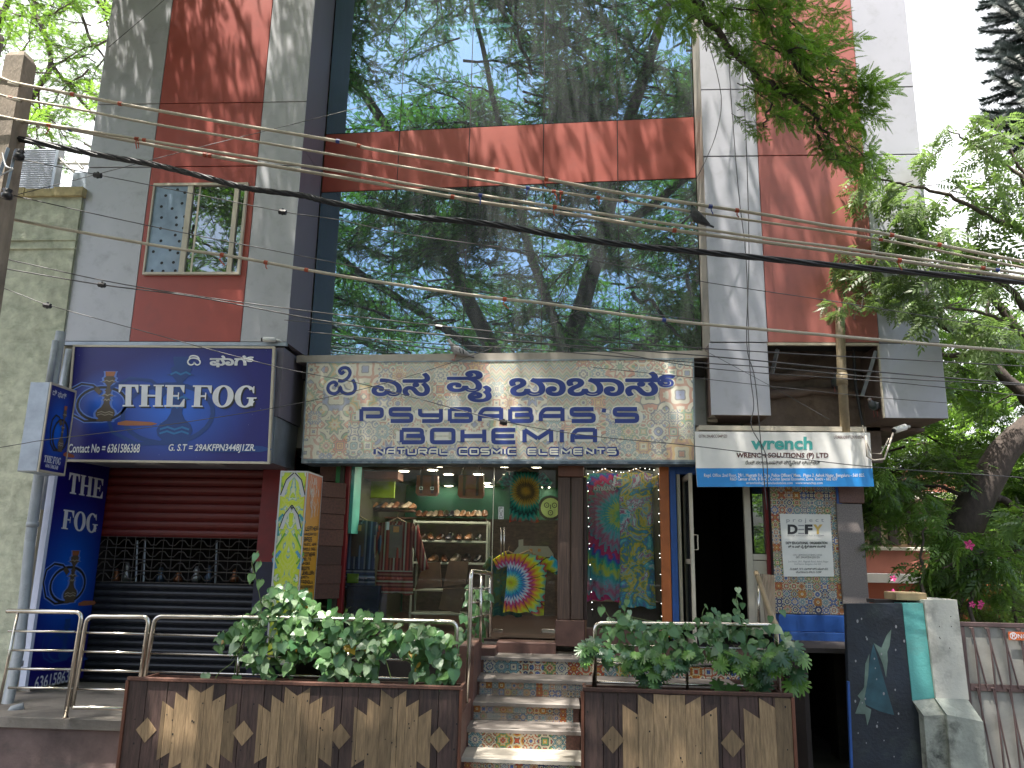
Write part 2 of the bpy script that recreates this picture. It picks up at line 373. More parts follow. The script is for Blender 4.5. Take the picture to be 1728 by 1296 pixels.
def tilemat(name,size,rough=.3):
    m,nt,b=newmat(name); v=coords(nt,'Object',(1/size,1/size,1)); q=N(nt,'ShaderNodeGroup',node_tree=TG); L(nt,v,q.inputs[0])
    L(nt,N(nt,'ShaderNodeObjectInfo').outputs['Random'],q.inputs[1])
    d=math_(nt,'MULTIPLY_ADD',noise(nt,coords(nt),40,4),.9,.35,clamp=True); cc=N(nt,'ShaderNodeCombineColor'); [L(nt,d,cc.inputs[i]) for i in range(3)]
    col=mixc(nt,1.0,q.outputs[0],cc.outputs[0],'MULTIPLY'); L(nt,col,b.inputs['Base Color']); b.inputs['Roughness'].default_value=rough; return m
# tie-dye
RAINBOW=[(0,(.45,.04,.10)),(.05,(.55,.12,.05)),(.12,(.45,.50,.02)),(.2,(.70,.68,.03)),(.30,(.04,.45,.55)),(.42,(.05,.15,.5)),(.5,(.65,.72,.8)),(.6,(.55,.02,.2)),(.72,(.75,.25,.04)),(.86,(.72,.72,.03)),(1,(.1,.5,.5))]
DARKDYE=[(0,(.35,.02,.02)),(.15,(.55,.30,.03)),(.28,(.02,.02,.02)),(.42,(.5,.28,.03)),(.55,(.02,.28,.20)),(.7,(.01,.02,.02)),(.82,(.03,.32,.24)),(1,(.4,.04,.03))]
BLUEDYE=[(0,(.06,.20,.35)),(.2,(.10,.40,.42)),(.38,(.45,.55,.60)),(.5,(.35,.04,.14)),(.6,(.12,.36,.42)),(.75,(.55,.38,.04)),(.88,(.10,.25,.12)),(1,(.1,.12,.4))]
def dye(name,stops,cx=0,cy=0,k=2.2,rays=9,blot=0,lines=.8,wob=.16):
    m,nt,b=newmat(name); v=coords(nt,'Object'); sp=N(nt,'ShaderNodeSeparateXYZ'); L(nt,v,sp.inputs[0])
    x=math_(nt,'SUBTRACT',sp.outputs[0],cx); y=math_(nt,'SUBTRACT',sp.outputs[1],cy)
    rad=math_(nt,'SQRT',math_(nt,'ADD',math_(nt,'MULTIPLY',x,x),math_(nt,'MULTIPLY',y,y))); th=math_(nt,'ARCTAN2',y,x)
    n1=noise(nt,v,9,5,.7); j=math_(nt,'SINE',math_(nt,'MULTIPLY_ADD',th,34,math_(nt,'MULTIPLY',n1,9)))
    f=math_(nt,'MULTIPLY_ADD',rad,k,math_(nt,'MULTIPLY',j,.045)); f=math_(nt,'MULTIPLY_ADD',n1,wob,f)
    if blot: f=math_(nt,'MULTIPLY_ADD',noise(nt,v,blot,6,.65,1.2),3.2,math_(nt,'MULTIPLY',f,.25))
    f=math_(nt,'FRACT',f); col=ramp(nt,f,stops)
    if lines:
        s=math_(nt,'ABSOLUTE',math_(nt,'SINE',math_(nt,'MULTIPLY_ADD',th,rays,math_(nt,'MULTIPLY',n1,1.5))))
        d=math_(nt,'LESS_THAN',s,math_(nt,'MULTIPLY_ADD',n1,.28,-.03)); col=mixc(nt,math_(nt,'MULTIPLY',d,lines),col,(.02,.02,.03))
    L(nt,col,b.inputs['Base Color']); b.inputs['Roughness'].default_value=.9; b.inputs['Specular IOR Level'].default_value=.1; return m
# glass
def glassmat(name,tint,refl,dust,clear,rough=.0):
    m,nt,b=newmat(name); nt.nodes.remove(b)
    gl=N(nt,'ShaderNodeBsdfGlossy'); gl.inputs['Color'].default_value=(*tint,1); gl.inputs['Roughness'].default_value=rough
    tr=N(nt,'ShaderNodeBsdfTransparent'); tr.inputs['Color'].default_value=(*clear,1)
    fr=N(nt,'ShaderNodeFresnel'); fr.inputs[0].default_value=1.5
    f=math_(nt,'MULTIPLY_ADD',fr.outputs[0],.8 if refl>.2 else .3,refl,clamp=True)
    mx=N(nt,'ShaderNodeMixShader'); L(nt,f,mx.inputs[0]); L(nt,tr.outputs[0],mx.inputs[1]); L(nt,gl.outputs[0],mx.inputs[2])
    df=N(nt,'ShaderNodeBsdfDiffuse'); df.inputs['Color'].default_value=(.42,.45,.47,1)
    d=noise(nt,coords(nt,'Object',(5,.35,1)),2.2,6,.7,.2)
    m2=N(nt,'ShaderNodeMixShader'); L(nt,math_(nt,'MULTIPLY',math_(nt,'MULTIPLY_ADD',d,1.6,-.2,clamp=True),dust),m2.inputs[0]); L(nt,mx.outputs[0],m2.inputs[1]); L(nt,df.outputs[0],m2.inputs[2])
    L(nt,m2.outputs[0],nt.nodes['Material Output'].inputs[0])
    bn=N(nt,'ShaderNodeBump'); bn.inputs['Strength'].default_value=.02 if refl>.3 else 0; bn.inputs['Distance'].default_value=.02
    L(nt,noise(nt,coords(nt),.9,2),bn.inputs['Height']); L(nt,bn.outputs[0],gl.inputs['Normal'])
    return m
MAT['mirror']=glassmat('blue_mirror_glass',(.33,.52,.68),.60,.17,(.22,.33,.42))
MAT['shopglass']=glassmat('shop_glass',(.9,.95,.95),.0,.012,(.93,.96,.95))
MAT['smallglass']=glassmat('small_window_glass',(.55,.62,.66),.32,.10,(.3,.33,.33))
# ---------------------------------------------------------------- lettering
_tc={}
def textdata(s,offset=0,shear=0,res=3,percc=False):
    """verts/faces of a line of text, size 1"""
    key=(s,offset,shear,percc)
    if key in _tc: return _tc[key]
    def raw(t):
        c=bpy.data.curves.new('t','FONT'); c.body=t; c.size=1; c.offset=0 if percc else offset; c.shear=shear; c.resolution_u=res; c.fill_mode='FRONT'
        o=bpy.data.objects.new('t',c); me=o.to_mesh(); V=[tuple(v.co) for v in me.vertices]; F=[tuple(p.vertices) for p in me.polygons]
        o.to_mesh_clear(); bpy.data.objects.remove(o); bpy.data.curves.remove(c); return V,F
    if not percc: r=raw(s); _tc[key]=r; return r
    # round-stroked outline: sturdy for scripts whose glyphs overlap
    c=bpy.data.curves.new('t','FONT'); c.body=s; c.size=1; c.resolution_u=res; c.fill_mode='NONE'
    o=bpy.data.objects.new('t',c); me=o.to_mesh(); P_=[Vector(v.co) for v in me.vertices]; E=[tuple(e.vertices) for e in me.edges]
    o.to_mesh_clear(); bpy.data.objects.remove(o); bpy.data.curves.remove(c)
    V,F=raw(s); V=list(V); F=list(F); h=(.012+offset*2)/2
    for i,(a,b) in enumerate(E):
        d=P_[b]-P_[a]
        if d.length<1e-6: continue
        d.normalize(); n=Vector((-d.y,d.x,0))*h; e=d*h*.45; k=len(V); z=Vector((0,0,(i%9)*.00025))
        V+=[tuple(q+z) for q in (P_[a]-e-n,P_[b]+e-n,P_[b]+e+n,P_[a]-e+n)]; F.append((k,k+1,k+2,k+3))
    _tc[key]=(V,F); return V,F
def text(F,s,x0,y0,x1,y1,mi,parent,name='lettering',w=.003,offset=0,shear=0,percc=False,box=None,quadw=None):
    """fit a line of text into the pixel box x0,y0 (top left) - x1,y1 (bottom right) of the photograph on frame F"""
    V,Fc=textdata(s,offset,shear,2 if (y1-y0)<14 else 4,percc)
    if not V: return
    bx0,bx1=min(v[0] for v in V),max(v[0] for v in V); by0,by1=min(v[1] for v in V),max(v[1] for v in V)
    q=quadw or [(x0,y1),(x1,y1),(x1,y0),(x0,y0)]; c=[F.uv(*p) for p in q]
    out=[]
    for v in V:
        a=(v[0]-bx0)/(bx1-bx0); b=(v[1]-by0)/(by1-by0)
        lo=(c[0][0]*(1-a)+c[1][0]*a,c[0][1]*(1-a)+c[1][1]*a); hi=(c[3][0]*(1-a)+c[2][0]*a,c[3][1]*(1-a)+c[2][1]*a)
        out.append((lo[0]*(1-b)+hi[0]*b,lo[1]*(1-b)+hi[1]*b,w+v[2]))
    b=MB(); b.add(out,Fc); return b.build(name,[mi],parent,F)
def arc(cx,cy,rx,ry,a0,a1,n): return [(cx+rx*math.cos(R(a0+(a1-a0)*i/n)),cy+ry*math.sin(R(a0+(a1-a0)*i/n))) for i in range(n+1)]
# wide techno alphabet: strokes in a 1 x 1 cell
_c=.16
def rr(pts):
    """round the corners of a polyline"""
    o=[pts[0]]
    for i in range(1,len(pts)-1):
        p=Vector(pts[i]); a=(Vector(pts[i-1])-p); b=(Vector(pts[i+1])-p)
        ra=min(_c,a.length*.45); rb=min(_c,b.length*.45); A=p+a.normalized()*ra; B=p+b.normalized()*rb
        for t in (0,.33,.66,1): o.append(tuple(A*(1-t)**2+p*2*t*(1-t)+B*t*t))
    o.append(pts[-1]); return o
GL={'P':[rr([(0,0),(0,1)])if 0 else [(0,0),(0,1)],rr([(0,1),(1,1),(1,.38),(.22,.38)])],
 'S':[rr([(1,1),(0,1),(0,.52),(1,.52),(1,0),(0,0)])],'Y':[rr([(0,1),(0,.48),(1,.48)]),rr([(1,1),(1,0),(.1,0)])],
 'B':[[(0,1),(0,0)],rr([(0,0),(1,0),(1,.52),(.22,.52)]),rr([(0,1),(.95,1),(.95,.56)])],
 'A':[rr([(0,0),(0,.6),(.18,1),(1,1)]),[(1,1.08),(1,0)],[(.1,.42),(1,.42)]],"'":[[(.5,1.05),(.42,.72)]],
 'O':[rr([(.5,1),(1,1),(1,0),(0,0),(0,1),(.5,1)])],'H':[[(0,1),(0,0)],[(1,1),(1,0)],[(0,.5),(1,.5)]],
 'E':[rr([(1,1),(0,1),(0,0),(1,0)]),[(.05,.5),(.95,.5)]],'M':[[(0,0),(0,1)],[(0,1),(.5,.3)],[(.5,.3),(1,1)],[(1,1),(1,0)]],'I':[[(.5,0),(.5,1)]],
 'N':[[(0,0),(0,1)],[(.04,.96),(.96,.04)],[(1,0),(1,1)]],'T':[[(0,1),(1,1)],[(.5,1),(.5,0)]],'U':[rr([(0,1),(0,0),(1,0),(1,1)])],
 'R':[[(0,0),(0,1)],rr([(0,1),(1,1),(1,.45),(.1,.45)]),[(.5,.45),(1,0)]],'L':[rr([(0,1),(0,0),(1,0)])],'C':[rr([(1,1),(0,1),(0,0),(1,0)])],
 'D':[[(0,1),(0,0)],rr([(0,0),(1,0),(1,1),(0,1)])],'F':[[(0,0),(0,1),(1,1)],[(0,.5),(.8,.5)]],'G':[rr([(1,1),(0,1),(0,0),(1,0),(1,.45),(.5,.45)])],
 'W':[[(0,1),(.2,0),(.5,.6),(.8,0),(1,1)]],'V':[[(0,1),(.5,0),(1,1)]],'K':[[(0,0),(0,1)],[(1,1),(.05,.5),(1,0)]],'J':[rr([(1,1),(1,0),(0,0)])]}
def techno(F,s,x0,y0,x1,y1,th,m,parent,w=.003,slant=0,name='lettering',gap=.42,sp=.75):
    """stroke lettering fitted to a pixel box; th is the stroke width as a share of height"""
    A=F.uv(x0,y1);B=F.uv(x1,y1);C=F.uv(x1,y0);D=F.uv(x0,y0)
    wid=[.12 if ch in "'I" else (sp if ch==' ' else (1.2 if ch=='M' else 1)) for ch in s]; tot=sum(wid)+gap*(len(s)-1); h=((D[0]-A[0])**2+(D[1]-A[1])**2)**.5
    b=MB(); x=0; k=0
    for ch,wd in zip(s,wid):
        for st in GL.get(ch,[]):
            pts=[]
            for (a,c) in st:
                if ch in "'I": a=(a-.5)*.3+.06
                else: a*=wd
                g=(x+a)/tot; c_=th/2+c*(1-th); g+=slant*c_*.1/tot
                lo=(A[0]*(1-g)+B[0]*g,A[1]*(1-g)+B[1]*g); hi=(D[0]*(1-g)+C[0]*g,D[1]*(1-g)+C[1]*g)
                pts.append((lo[0]*(1-c_)+hi[0]*c_,lo[1]*(1-c_)+hi[1]*c_))
            b.ribbon(pts,th*h,w+.0004*(k%5)); k+=1
        x+=wd+gap
    return b.build(name,[m],parent,F)
# serif capitals for the blue signs, cell height 1
def serifglyph(ch):
    Rc=lambda x0,y0,x1,y1:[(x0,y0),(x1,y0),(x1,y1),(x0,y1)]
    if ch=='T': return .86,[Rc(.30,0,.56,1),Rc(.18,0,.68,.07),Rc(0,.9,.86,1),[(0,.9),(.0,.64),(.05,.64),(.16,.9)],[(.86,.9),(.70,.9),(.81,.64),(.86,.64)]]
    if ch=='H': return 1.06,[Rc(.09,0,.36,1),Rc(.70,0,.97,1),Rc(.36,.46,.70,.54),Rc(0,0,.45,.06),Rc(.61,0,1.06,.06),Rc(0,.94,.45,1),Rc(.61,.94,1.06,1)]
    if ch=='E': return .88,[Rc(.09,0,.36,1),Rc(0,0,.88,.08),Rc(0,.92,.84,1),Rc(.36,.46,.60,.54),Rc(.57,.34,.62,.66),[(.88,.06),(.88,.36),(.83,.36),(.66,.06)],[(.84,.94),(.64,.94),(.79,.66),(.84,.66)]]
    if ch=='F': return .82,[Rc(.09,0,.36,1),Rc(0,0,.48,.06),Rc(0,.92,.82,1),Rc(.36,.46,.58,.54),Rc(.55,.34,.60,.66),[(.82,.94),(.62,.94),(.77,.64),(.82,.64)]]
    def ring(a0,a1,n=22):
        q=[]
        for i in range(n):
            s=R(a0+(a1-a0)*i/n);t=R(a0+(a1-a0)*(i+1)/n)
            q.append([(.46+.46*math.cos(s),.5+.52*math.sin(s)),(.46+.46*math.cos(t),.5+.52*math.sin(t)),(.46+.20*math.cos(t),.5+.44*math.sin(t)),(.46+.20*math.cos(s),.5+.44*math.sin(s))])
        return q
    if ch=='O': return .92,ring(0,360,28)
    if ch=='G': return .98,ring(42,335,24)+[Rc(.62,.06,.82,.42),Rc(.52,.40,.94,.46),[(.76,.98),(.80,.98),(.82,.66),(.77,.66),(.70,.84)]]
    return .22,[]
def serif(F,s,c,m,parent,w=.004,name='lettering'):
    """c = four pixel corners: bottom left, bottom right, top right, top left"""
    q=[F.uv(*p) for p in c]; gl=[serifglyph(ch) for ch in s]; tot=sum(g[0] for g in gl)+.05*(len(s)-1); x=0;b=MB();k=0
    for wd,ps in gl:
        for p in ps:
            o=[]
            for a,t in p:
                g=(x+a)/tot; lo=(q[0][0]*(1-g)+q[1][0]*g,q[0][1]*(1-g)+q[1][1]*g); hi=(q[3][0]*(1-g)+q[2][0]*g,q[3][1]*(1-g)+q[2][1]*g)
                o.append((lo[0]*(1-t)+hi[0]*t,lo[1]*(1-t)+hi[1]*t))
            b.flat(o,w+.0005*(k%6)); k+=1
        x+=wd+.05
    return b.build(name,[m],parent,F)
HK=[(.0,.0),(.30,.0),(.33,.04),(.25,.08),(.36,.14),(.40,.24),(.34,.34),(.2,.42),(.13,.52),(.12,.60),(.17,.64),(.11,.68),(.13,.74),(.30,.76),(.12,.80),(.09,.88),(.15,.93),(.07,.98),(.07,1.06),(.18,1.16),(.33,1.18),(.2,1.21),(.24,1.30),(.16,1.34),(.16,1.42),(.2,1.5),(0,1.5)]
def hookah(F,px,py,hpx,parent,mats,dx=1.0,w=.004):
    """printed water pipe; px,py = centre of its foot in the photograph, hpx its height in pixels"""
    hp=HK; u,v=F.uv(px,py); u2,v2=F.uv(px,py-hpx); s=(v2-v)/1.5; b=MB(); sx=s*dx
    b.ribbon([(u+sx*(x),v+s*y) for x,y in arc(-.12,.52,.62,.50,0,360,26)][:-1],s*.075,w,1,True)
    b.ribbon([(u+sx*x,v+s*y) for x,y in [(-.1,.02),(-.5,.0),(-.85,.2),(-1.0,.6),(-.95,.95),(-.7,1.12),(-.4,1.08),(-.25,.95)]],s*.055,w+.0005,1)
    hp=HK
    if len(mats)>4:
        b.ribbon([(u+sx*(x),v+s*y) for x,y in arc(-.12,.52,.62,.50,0,360,26)][:-1],s*.15,w-.002,4,True)
        b.ribbon([(u+sx*x,v+s*y) for x,y in [(-.1,.02),(-.5,.0),(-.85,.2),(-1.0,.6),(-.95,.95),(-.7,1.12),(-.4,1.08),(-.25,.95)]],s*.12,w-.0015,4)
        b.flat([(u+sx*(x*.62+.06),v+s*(y*1.02-.02)) for x,y in hp]+[(u-sx*(x*.62+.06),v+s*(y*1.02-.02)) for x,y in hp[::-1]],w-.001,4)
    b.flat([(u+sx*x*.62,v+s*y) for x,y in hp]+[(u-sx*x*.62,v+s*y) for x,y in hp[::-1]],w+.001,0)
    b.flat([(u+sx*x,v+s*y) for x,y in [(-.11,1.36),(.11,1.36),(.13,1.5),(-.13,1.5)]],w+.0015,2)
    for yy,ww in ((.18,.20),(.25,.20),(.62,.08),(.77,.13),(1.19,.14)):
        b.ribbon([(u+sx*x,v+s*y) for x,y in [(-ww,yy),(-ww/2,yy+.04),(0,yy),(ww/2,yy+.04),(ww,yy)]],s*.03,w+.002,3)
    b.ribbon([(u-sx*.33,v+s*.99),(u-sx*.18,v+s*.84)],s*.14,w+.0018,0)
    b.flat([(u+sx*x,v+s*y) for x,y in [(.35,-.03),(.55,.03),(1.2,-.01),(1.35,-.06),(1.2,-.11),(.55,-.12),(.35,-.1)]],w+.0012,2)
    return b.build('hookah_print',mats,parent,F)
# ================================================================ setting
g=MB(); g.box(-60,60,-60,60,-.3,0); o=g.build('ground',MAT['ground']); tag(o,'dusty grey ground in front of the shops','ground',kind='structure')
g=MB(); g.box(-60,60,-14,3.2,.004,.012); o=g.build('road',MAT['asphalt']); tag(o,'dark asphalt street before the building','road',kind='structure')
g=MB(); g.box(-60,60,3.2,3.36,0,.13); o=g.build('kerb',MAT['concrete']); tag(o,'stone kerb along the street','kerb',kind='structure')
TOPZ=13.6
F10=FY(10)
b_=R(3.7)
G=Frame(P(1181,600,10.45),(math.cos(b_),-math.sin(b_),0))
bld=thing('office_building',(0,11,0),'tall building clad in silver and red panels around a blue mirror-glass front','building')
def panel_grid(xs,zs,mats,Y,depth=.04,gap=.007,skip=()):
    for i in range(len(xs)-1):
        for j in range(len(zs)-1):
            if (i,j) in skip: continue
            x0,x1,z0,z1=xs[i]+gap/2,xs[i+1]-gap/2,zs[j]+gap,zs[j+1]-gap
            if x1-x0<.02 or z1-z0<.02: continue
            b=MB(); b.bbox(x0,x1,z0,z1,-depth,random.uniform(0,.003),.004)
            b.build('wall_panel',[mats[i]],bld,FY(Y))
zb=Z_(300,577,10)
xl=[X_(p,577,10) for p in (105,218,405,484)]
zl=[zb,Z_(340,281,10),Z_(345,174,10),Z_(345,174,10)+2.2,TOPZ]
panel_grid(xl,zl,[MAT['silver'],MAT['red'],MAT['silver']],10)
b=MB(); b.box(xl[0]+.01,xl[-1]-.01,10.05,10.5,zb+.01,TOPZ); b.build('backing_wall',MAT['joint'],bld)
# left reveal
A=(xl[-1],10.0); B=G.wp(519,604); B=(B.x,B.y)
zr=Z_(484,578,10)
def plan(poly,z0,z1,name,m):
    b=MB(); b.prism(poly,z0,z1); return b.build(name,m,bld)
plan([A,B,(B[0]-.15,B[1]+.02),(A[0]-.03,10.06)],zr,Z_(484,250,10)-.005,'reveal_panel',MAT['lav'])
plan([A,B,(B[0]-.15,B[1]+.02),(A[0]-.03,10.06)],Z_(484,250,10)+.005,TOPZ,'reveal_panel',MAT['lav'])
# right wing
zj=[Z_(1300,578,10),Z_(1300,263,10),Z_(1300,150,10),Z_(1300,150,10)+2.2,TOPZ]
xr=[X_(p,578,10) for p in (1198,1296,1484,1586)]
panel_grid(xr,zj,[MAT['silver_r'],MAT['redr'],MAT['silver_r']],10)
b=MB(); b.box(xr[0]+.01,xr[-1]-.01,10.05,10.5,zj[0]+.02,TOPZ); b.build('backing_wall',MAT['joint'],bld)
A2=(xr[0],10.0); B2=G.wp(1186,600); B2=(B2.x,B2.y)
zlow=Z_(1200,700,10)
xm=(A2[0]*.35+B2[0]*.65,A2[1]*.35+B2[1]*.65)
plan([A2,xm,(xm[0]+.12,xm[1]+.02),(A2[0]+.03,10.06)],zlow,TOPZ,'reveal_panel',MAT['beige'])
plan([xm,B2,(B2[0]+.12,B2[1]+.05),(xm[0]+.13,xm[1]+.02)],zlow-.04,TOPZ,'reveal_panel',MAT['beige'])
# boxes under the right wing and the opening between them
ztr=Z_(1400,583,10)
def lowbox(px0,px1,pyb,name='fascia_box'):
    x0,x1=X_(px0,640,10),X_(px1,640,10); z0=Z_(px0,pyb,10)
    b=MB(); b.bbox(x0,x1,z0,zj[0]-.008,-.02,.0,.004); b.build('wall_panel',MAT['silver_r'],bld,F10)
    b=MB(); b.box(x0+.004,x1-.004,10.022,10.64,z0+.004,zj[0]-.01); b.build(name,MAT['brownpaint'],bld); return x0,x1,z0
q1=lowbox(1198.5,1298,700); q2=lowbox(1488,1594,705)
b=MB(); b.box(q1[1]+.002,q2[0]-.002,9.985,10.03,ztr,zj[0]-.004); b.build('edge_trim',MAT['alu'],bld)
b=MB(); b.box(q2[0]-.02,q2[0]-.003,9.985,10.02,q2[2],ztr-.002); b.build('edge_trim',MAT['alu'],bld)
b=MB(); b.box(q1[1]-.2,q2[0]+.2,10.66,10.75,q1[2]-.5,zj[0]+.2); b.build('rough_plaster_wall',mat('rough_brown_plaster',(.19,.145,.12),.95,0,.35,3,bump=1,bs=14,dirt=.8,dcol=(.05,.035,.028),dscale=2),bld)
for k in range(2):
    b=MB(); z=Z_(1390,(632,662)[k],10.6); b.tube([(q1[1]+.01+(q2[0]-q1[1]-.03)*i/8,10.60,z+random.uniform(-.02,.02)-.02*math.sin(i)) for i in range(9)],[random.uniform(.05,.075) for _ in range(9)],8); b.build('plaster_ridge',MAT['brownpaint'],bld,smooth=True)
b=MB(); b.box(q2[0]+.004,q2[1]-.004,10.65,11.15,q2[2]+.006,q2[2]+.2); b.build('fascia_box',mat('dusty_brown_soffit',(.23,.175,.15),.8,0,.25,2,dirt=.5),bld)
# struts and pipe in the opening
for p in (((1312,590),(1303,630)),((1478,592),(1455,668))):
    b=MB(); b.tube([P(*p[0],10.08),P(*p[1],10.3)],.03,4); b.build('strut',MAT['galv'],bld)
b=MB(); b.tube([P(1417,520,9.93),P(1420,620,9.93),P(1427,736,9.93)],.058,14); o=b.build('waste_pipe',MAT['pvcb'],bld,smooth=True)
b=MB(); b.tube([P(1420.5,630,9.93),P(1421.5,650,9.93)],.068,14); b.build('pipe_collar',MAT['pvcb'],bld,smooth=True)
b=MB(); b.tube([P(1440,586,10.2),P(1444,650,10.2),P(1456,720,10.2)],.02,8); b.build('waste_pipe',MAT['cableblack'],bld)
# soffit behind the wrench board, up to the shop front
b=MB(); b.box(q1[0]+.02,q2[1]-.002,10.66,12,q1[2]-.08,q1[2]-.03); b.build('soffit',MAT['brownpaint'],bld)
# curtain glass
gx=[G.uv(p,600)[0] for p in (521,654,780,913,1046,1185)]
_,v0=G.uv(850,606.5); vb0=(G.uv(545,322)[1]+G.uv(1176,304)[1])/2; vb1=(G.uv(553,225)[1]+G.uv(1172,199)[1])/2
for i in range(5):
    gap=.006
    for (z0,z1,nm,m,w) in ((v0,vb0,'glass_pane','mirror',0),(vb0,vb1,'wall_panel','red' if i<1 else 'redb',.004),(vb1,vb1+3.6,'glass_pane','mirror',0)):
        b=MB()
        if nm=='glass_pane': b.box(gx[i]+gap,gx[i+1]-gap,z0+gap,z1-gap,-.008,w)
        else: b.bbox(gx[i]+gap,gx[i+1]-gap,z0+gap,z1-gap,-.03,w,.004)
        fr=Frame(G.o,G.ex+Vector((0,0,0)),G.ey)
        b.build(nm,MAT[m],bld,fr)
for i in range(1,5):
    b=MB(); b.box(gx[i]-.006,gx[i]+.006,v0,TOPZ-G.o.z,-.03,-.0015); b.build('glazing_joint',MAT['joint'] if i!=0 else MAT['beige'],bld,G)
for z in (vb0,vb1):
    b=MB(); b.box(gx[0],gx[-1],z-.008,z+.008,-.03,-.003); b.build('glazing_joint',MAT['joint'],bld,G)
b=MB(); b.box(gx[0]-.03,gx[-1]+.03,v0-.10,v0-.002,-.1,.36); b.build('ledge',MAT['beige'],bld,G)
b=MB(); b.box(gx[0],gx[-1],vb0+.02,vb1-.02,-.4,-.035); b.build('floor_slab',MAT['joint'],bld,G)
# interior behind the glass: floor slabs, back wall
b=MB(); b.box(gx[0],gx[-1],v0-.2,TOPZ-G.o.z,-3.6,-3.5); b.build('inner_wall',mat('inner_wall_grey',(.25,.27,.30),.8),bld,G)
b=MB(); b.box(gx[0],gx[-1],v0-.3,v0-.12,-3.5,.2); b.build('floor_slab',MAT['dark'],bld,G)
b=MB(); b.box(gx[0],gx[-1],vb1+3.7,vb1+3.8,-3.5,-.05); b.build('floor_slab',MAT['white'],bld,G)
b=MB(); b.box(gx[0],gx[-1],vb1+2.9,vb1+2.95,-3.5,-.45); b.build('inner_ceiling',MAT['white'],bld,G)
tl=thing('tube_light',G.wp(800,44,-.7),'lit greenish tube light seen through the top floor glass','tube light')
b=MB(); b.tube([G.wp(735,47,-.7),G.wp(862,43,-.7)],.02,8); b.build('glowing_tube',emit('tube_glow',(.85,1,.55),5),tl)
b=MB(); Aq,Bq=G.wp(731,43,-.72),G.wp(866,39,-.72); b.tube([Aq,Bq],.03,4); b.build('fitting',MAT['white'],tl)
# body of the building
XL,XR=xl[0],X_(1590,600,10)
b=MB(); b.box(XL,XL+.2,10.06,16,0,TOPZ); b.build('side_wall',MAT['beige'],bld)
b=MB(); b.box(XR-.2,XR,10.07,16,zlow,TOPZ); b.build('side_wall',MAT['beige'],bld)
b=MB(); b.box(XL,XR,16,16.2,0,TOPZ); b.build('back_wall',MAT['beige'],bld)
b=MB(); b.box(XL,XR,10.2,16.2,TOPZ,TOPZ+.2); b.build('roof_slab',MAT['concrete'],bld)
# ---- window of the left wing
wf=F10.off(.012); qd=[(262,311),(420,311),(406.5,464),(243,466)]
U=fpoly(F10,qd); ux0,ux1=(U[0][0]+U[3][0])/2,(U[1][0]+U[2][0])/2; uz0,uz1=(U[2][1]+U[3][1])/2,(U[0][1]+U[1][1])/2
t=.035
win=MB()
for r_ in ((ux0,ux1,uz1-t,uz1),(ux0,ux1,uz0,uz0+t),(ux0,ux0+t*.6,uz0+t,uz1-t),(ux1-t,ux1,uz0+t,uz1-t)): win.box(r_[0],r_[1],r_[2],r_[3],-.005,.05)
win=win.build('window',MAT['alu'],bld,F10)
def ux(px,py=390): return F10.uv(px,py)[0]
b=MB(); b.box(ux0+t*.6+.002,ux(311),uz0+t+.001,uz1-t-.001,.004,.022); b.build('vent_sheet',mat('vent_sheet_blue',(.20,.26,.33),.35,.3,.3,3,bump=.05,dirt=.3,dcol=(.35,.4,.45)),win,F10)
for hx,hy in ((896,957),(933,972),(837,987),(919,1026),(815,1042),(869,1052),(932,1092),(816,1097),(890,1097),(891,1134),(926,1150),(811,1151),(885,1185),(813,1214),(905,1216),(859,1260),(898,1275),(775,1268),(817,1325),(876,1322),(769,1364),(824,1366),(885,1364)):
    px,py=hx/2.979,hy/2.979; u,v=F10.uv(px,py); b=MB(); b.flat([(u+.022*math.cos(k*math.pi/5),v+.022*math.sin(k*math.pi/5)) for k in range(10)],.0232); b.build('vent_hole',MAT['joint'],win,F10)
b=MB(); b.box(ux(311)+.001,ux(320),uz0+t+.001,uz1-t-.001,.004,.04); b.build('sash_rail',MAT['alu'],win,F10)
b=MB(); b.box(ux(391),ux(398.5),uz0+t+.001,uz1-t-.001,.004,.045); b.build('sash_rail',MAT['alu'],win,F10)
b=MB(); b.box(ux(329),ux(332),uz0+t+.001,uz1-t-.001,.004,.014); b.build('sash_rail',MAT['alu'],win,F10)
for a,c in ((320,329),(332,391),(398.5,412)):
    b=MB(); b.box(ux(a)+.001,min(ux(c),ux1-t)-.001,uz0+t+.001,uz1-t-.001,.005,.009); b.build('pane',MAT['smallglass'],win,F10)
b=MB(); b.box(ux(320),ux1-t,uz0+t,uz1-t,.0035,.0045); b.build('curtain',mat('dim_curtain',(.14,.15,.13),.9),win,F10)
# thin bottom trim of left wing
b=MB(); b.box(xl[0],xl[-1],9.99,10.04,zb-.05,zb-.002); b.build('edge_trim',MAT['galv'],bld)
# ---------------------------------------------------------------- neighbour wall on the left, pipes
F93=FY(9.96)
nb=thing('boundary_house_wall',(P(60,900,9.96).x-2,9.96,0),'pale green lime-washed wall with ochre coping left of the blue signs','wall')
x1=X_(125,430,9.96); zt=Z_(100,333,9.96)
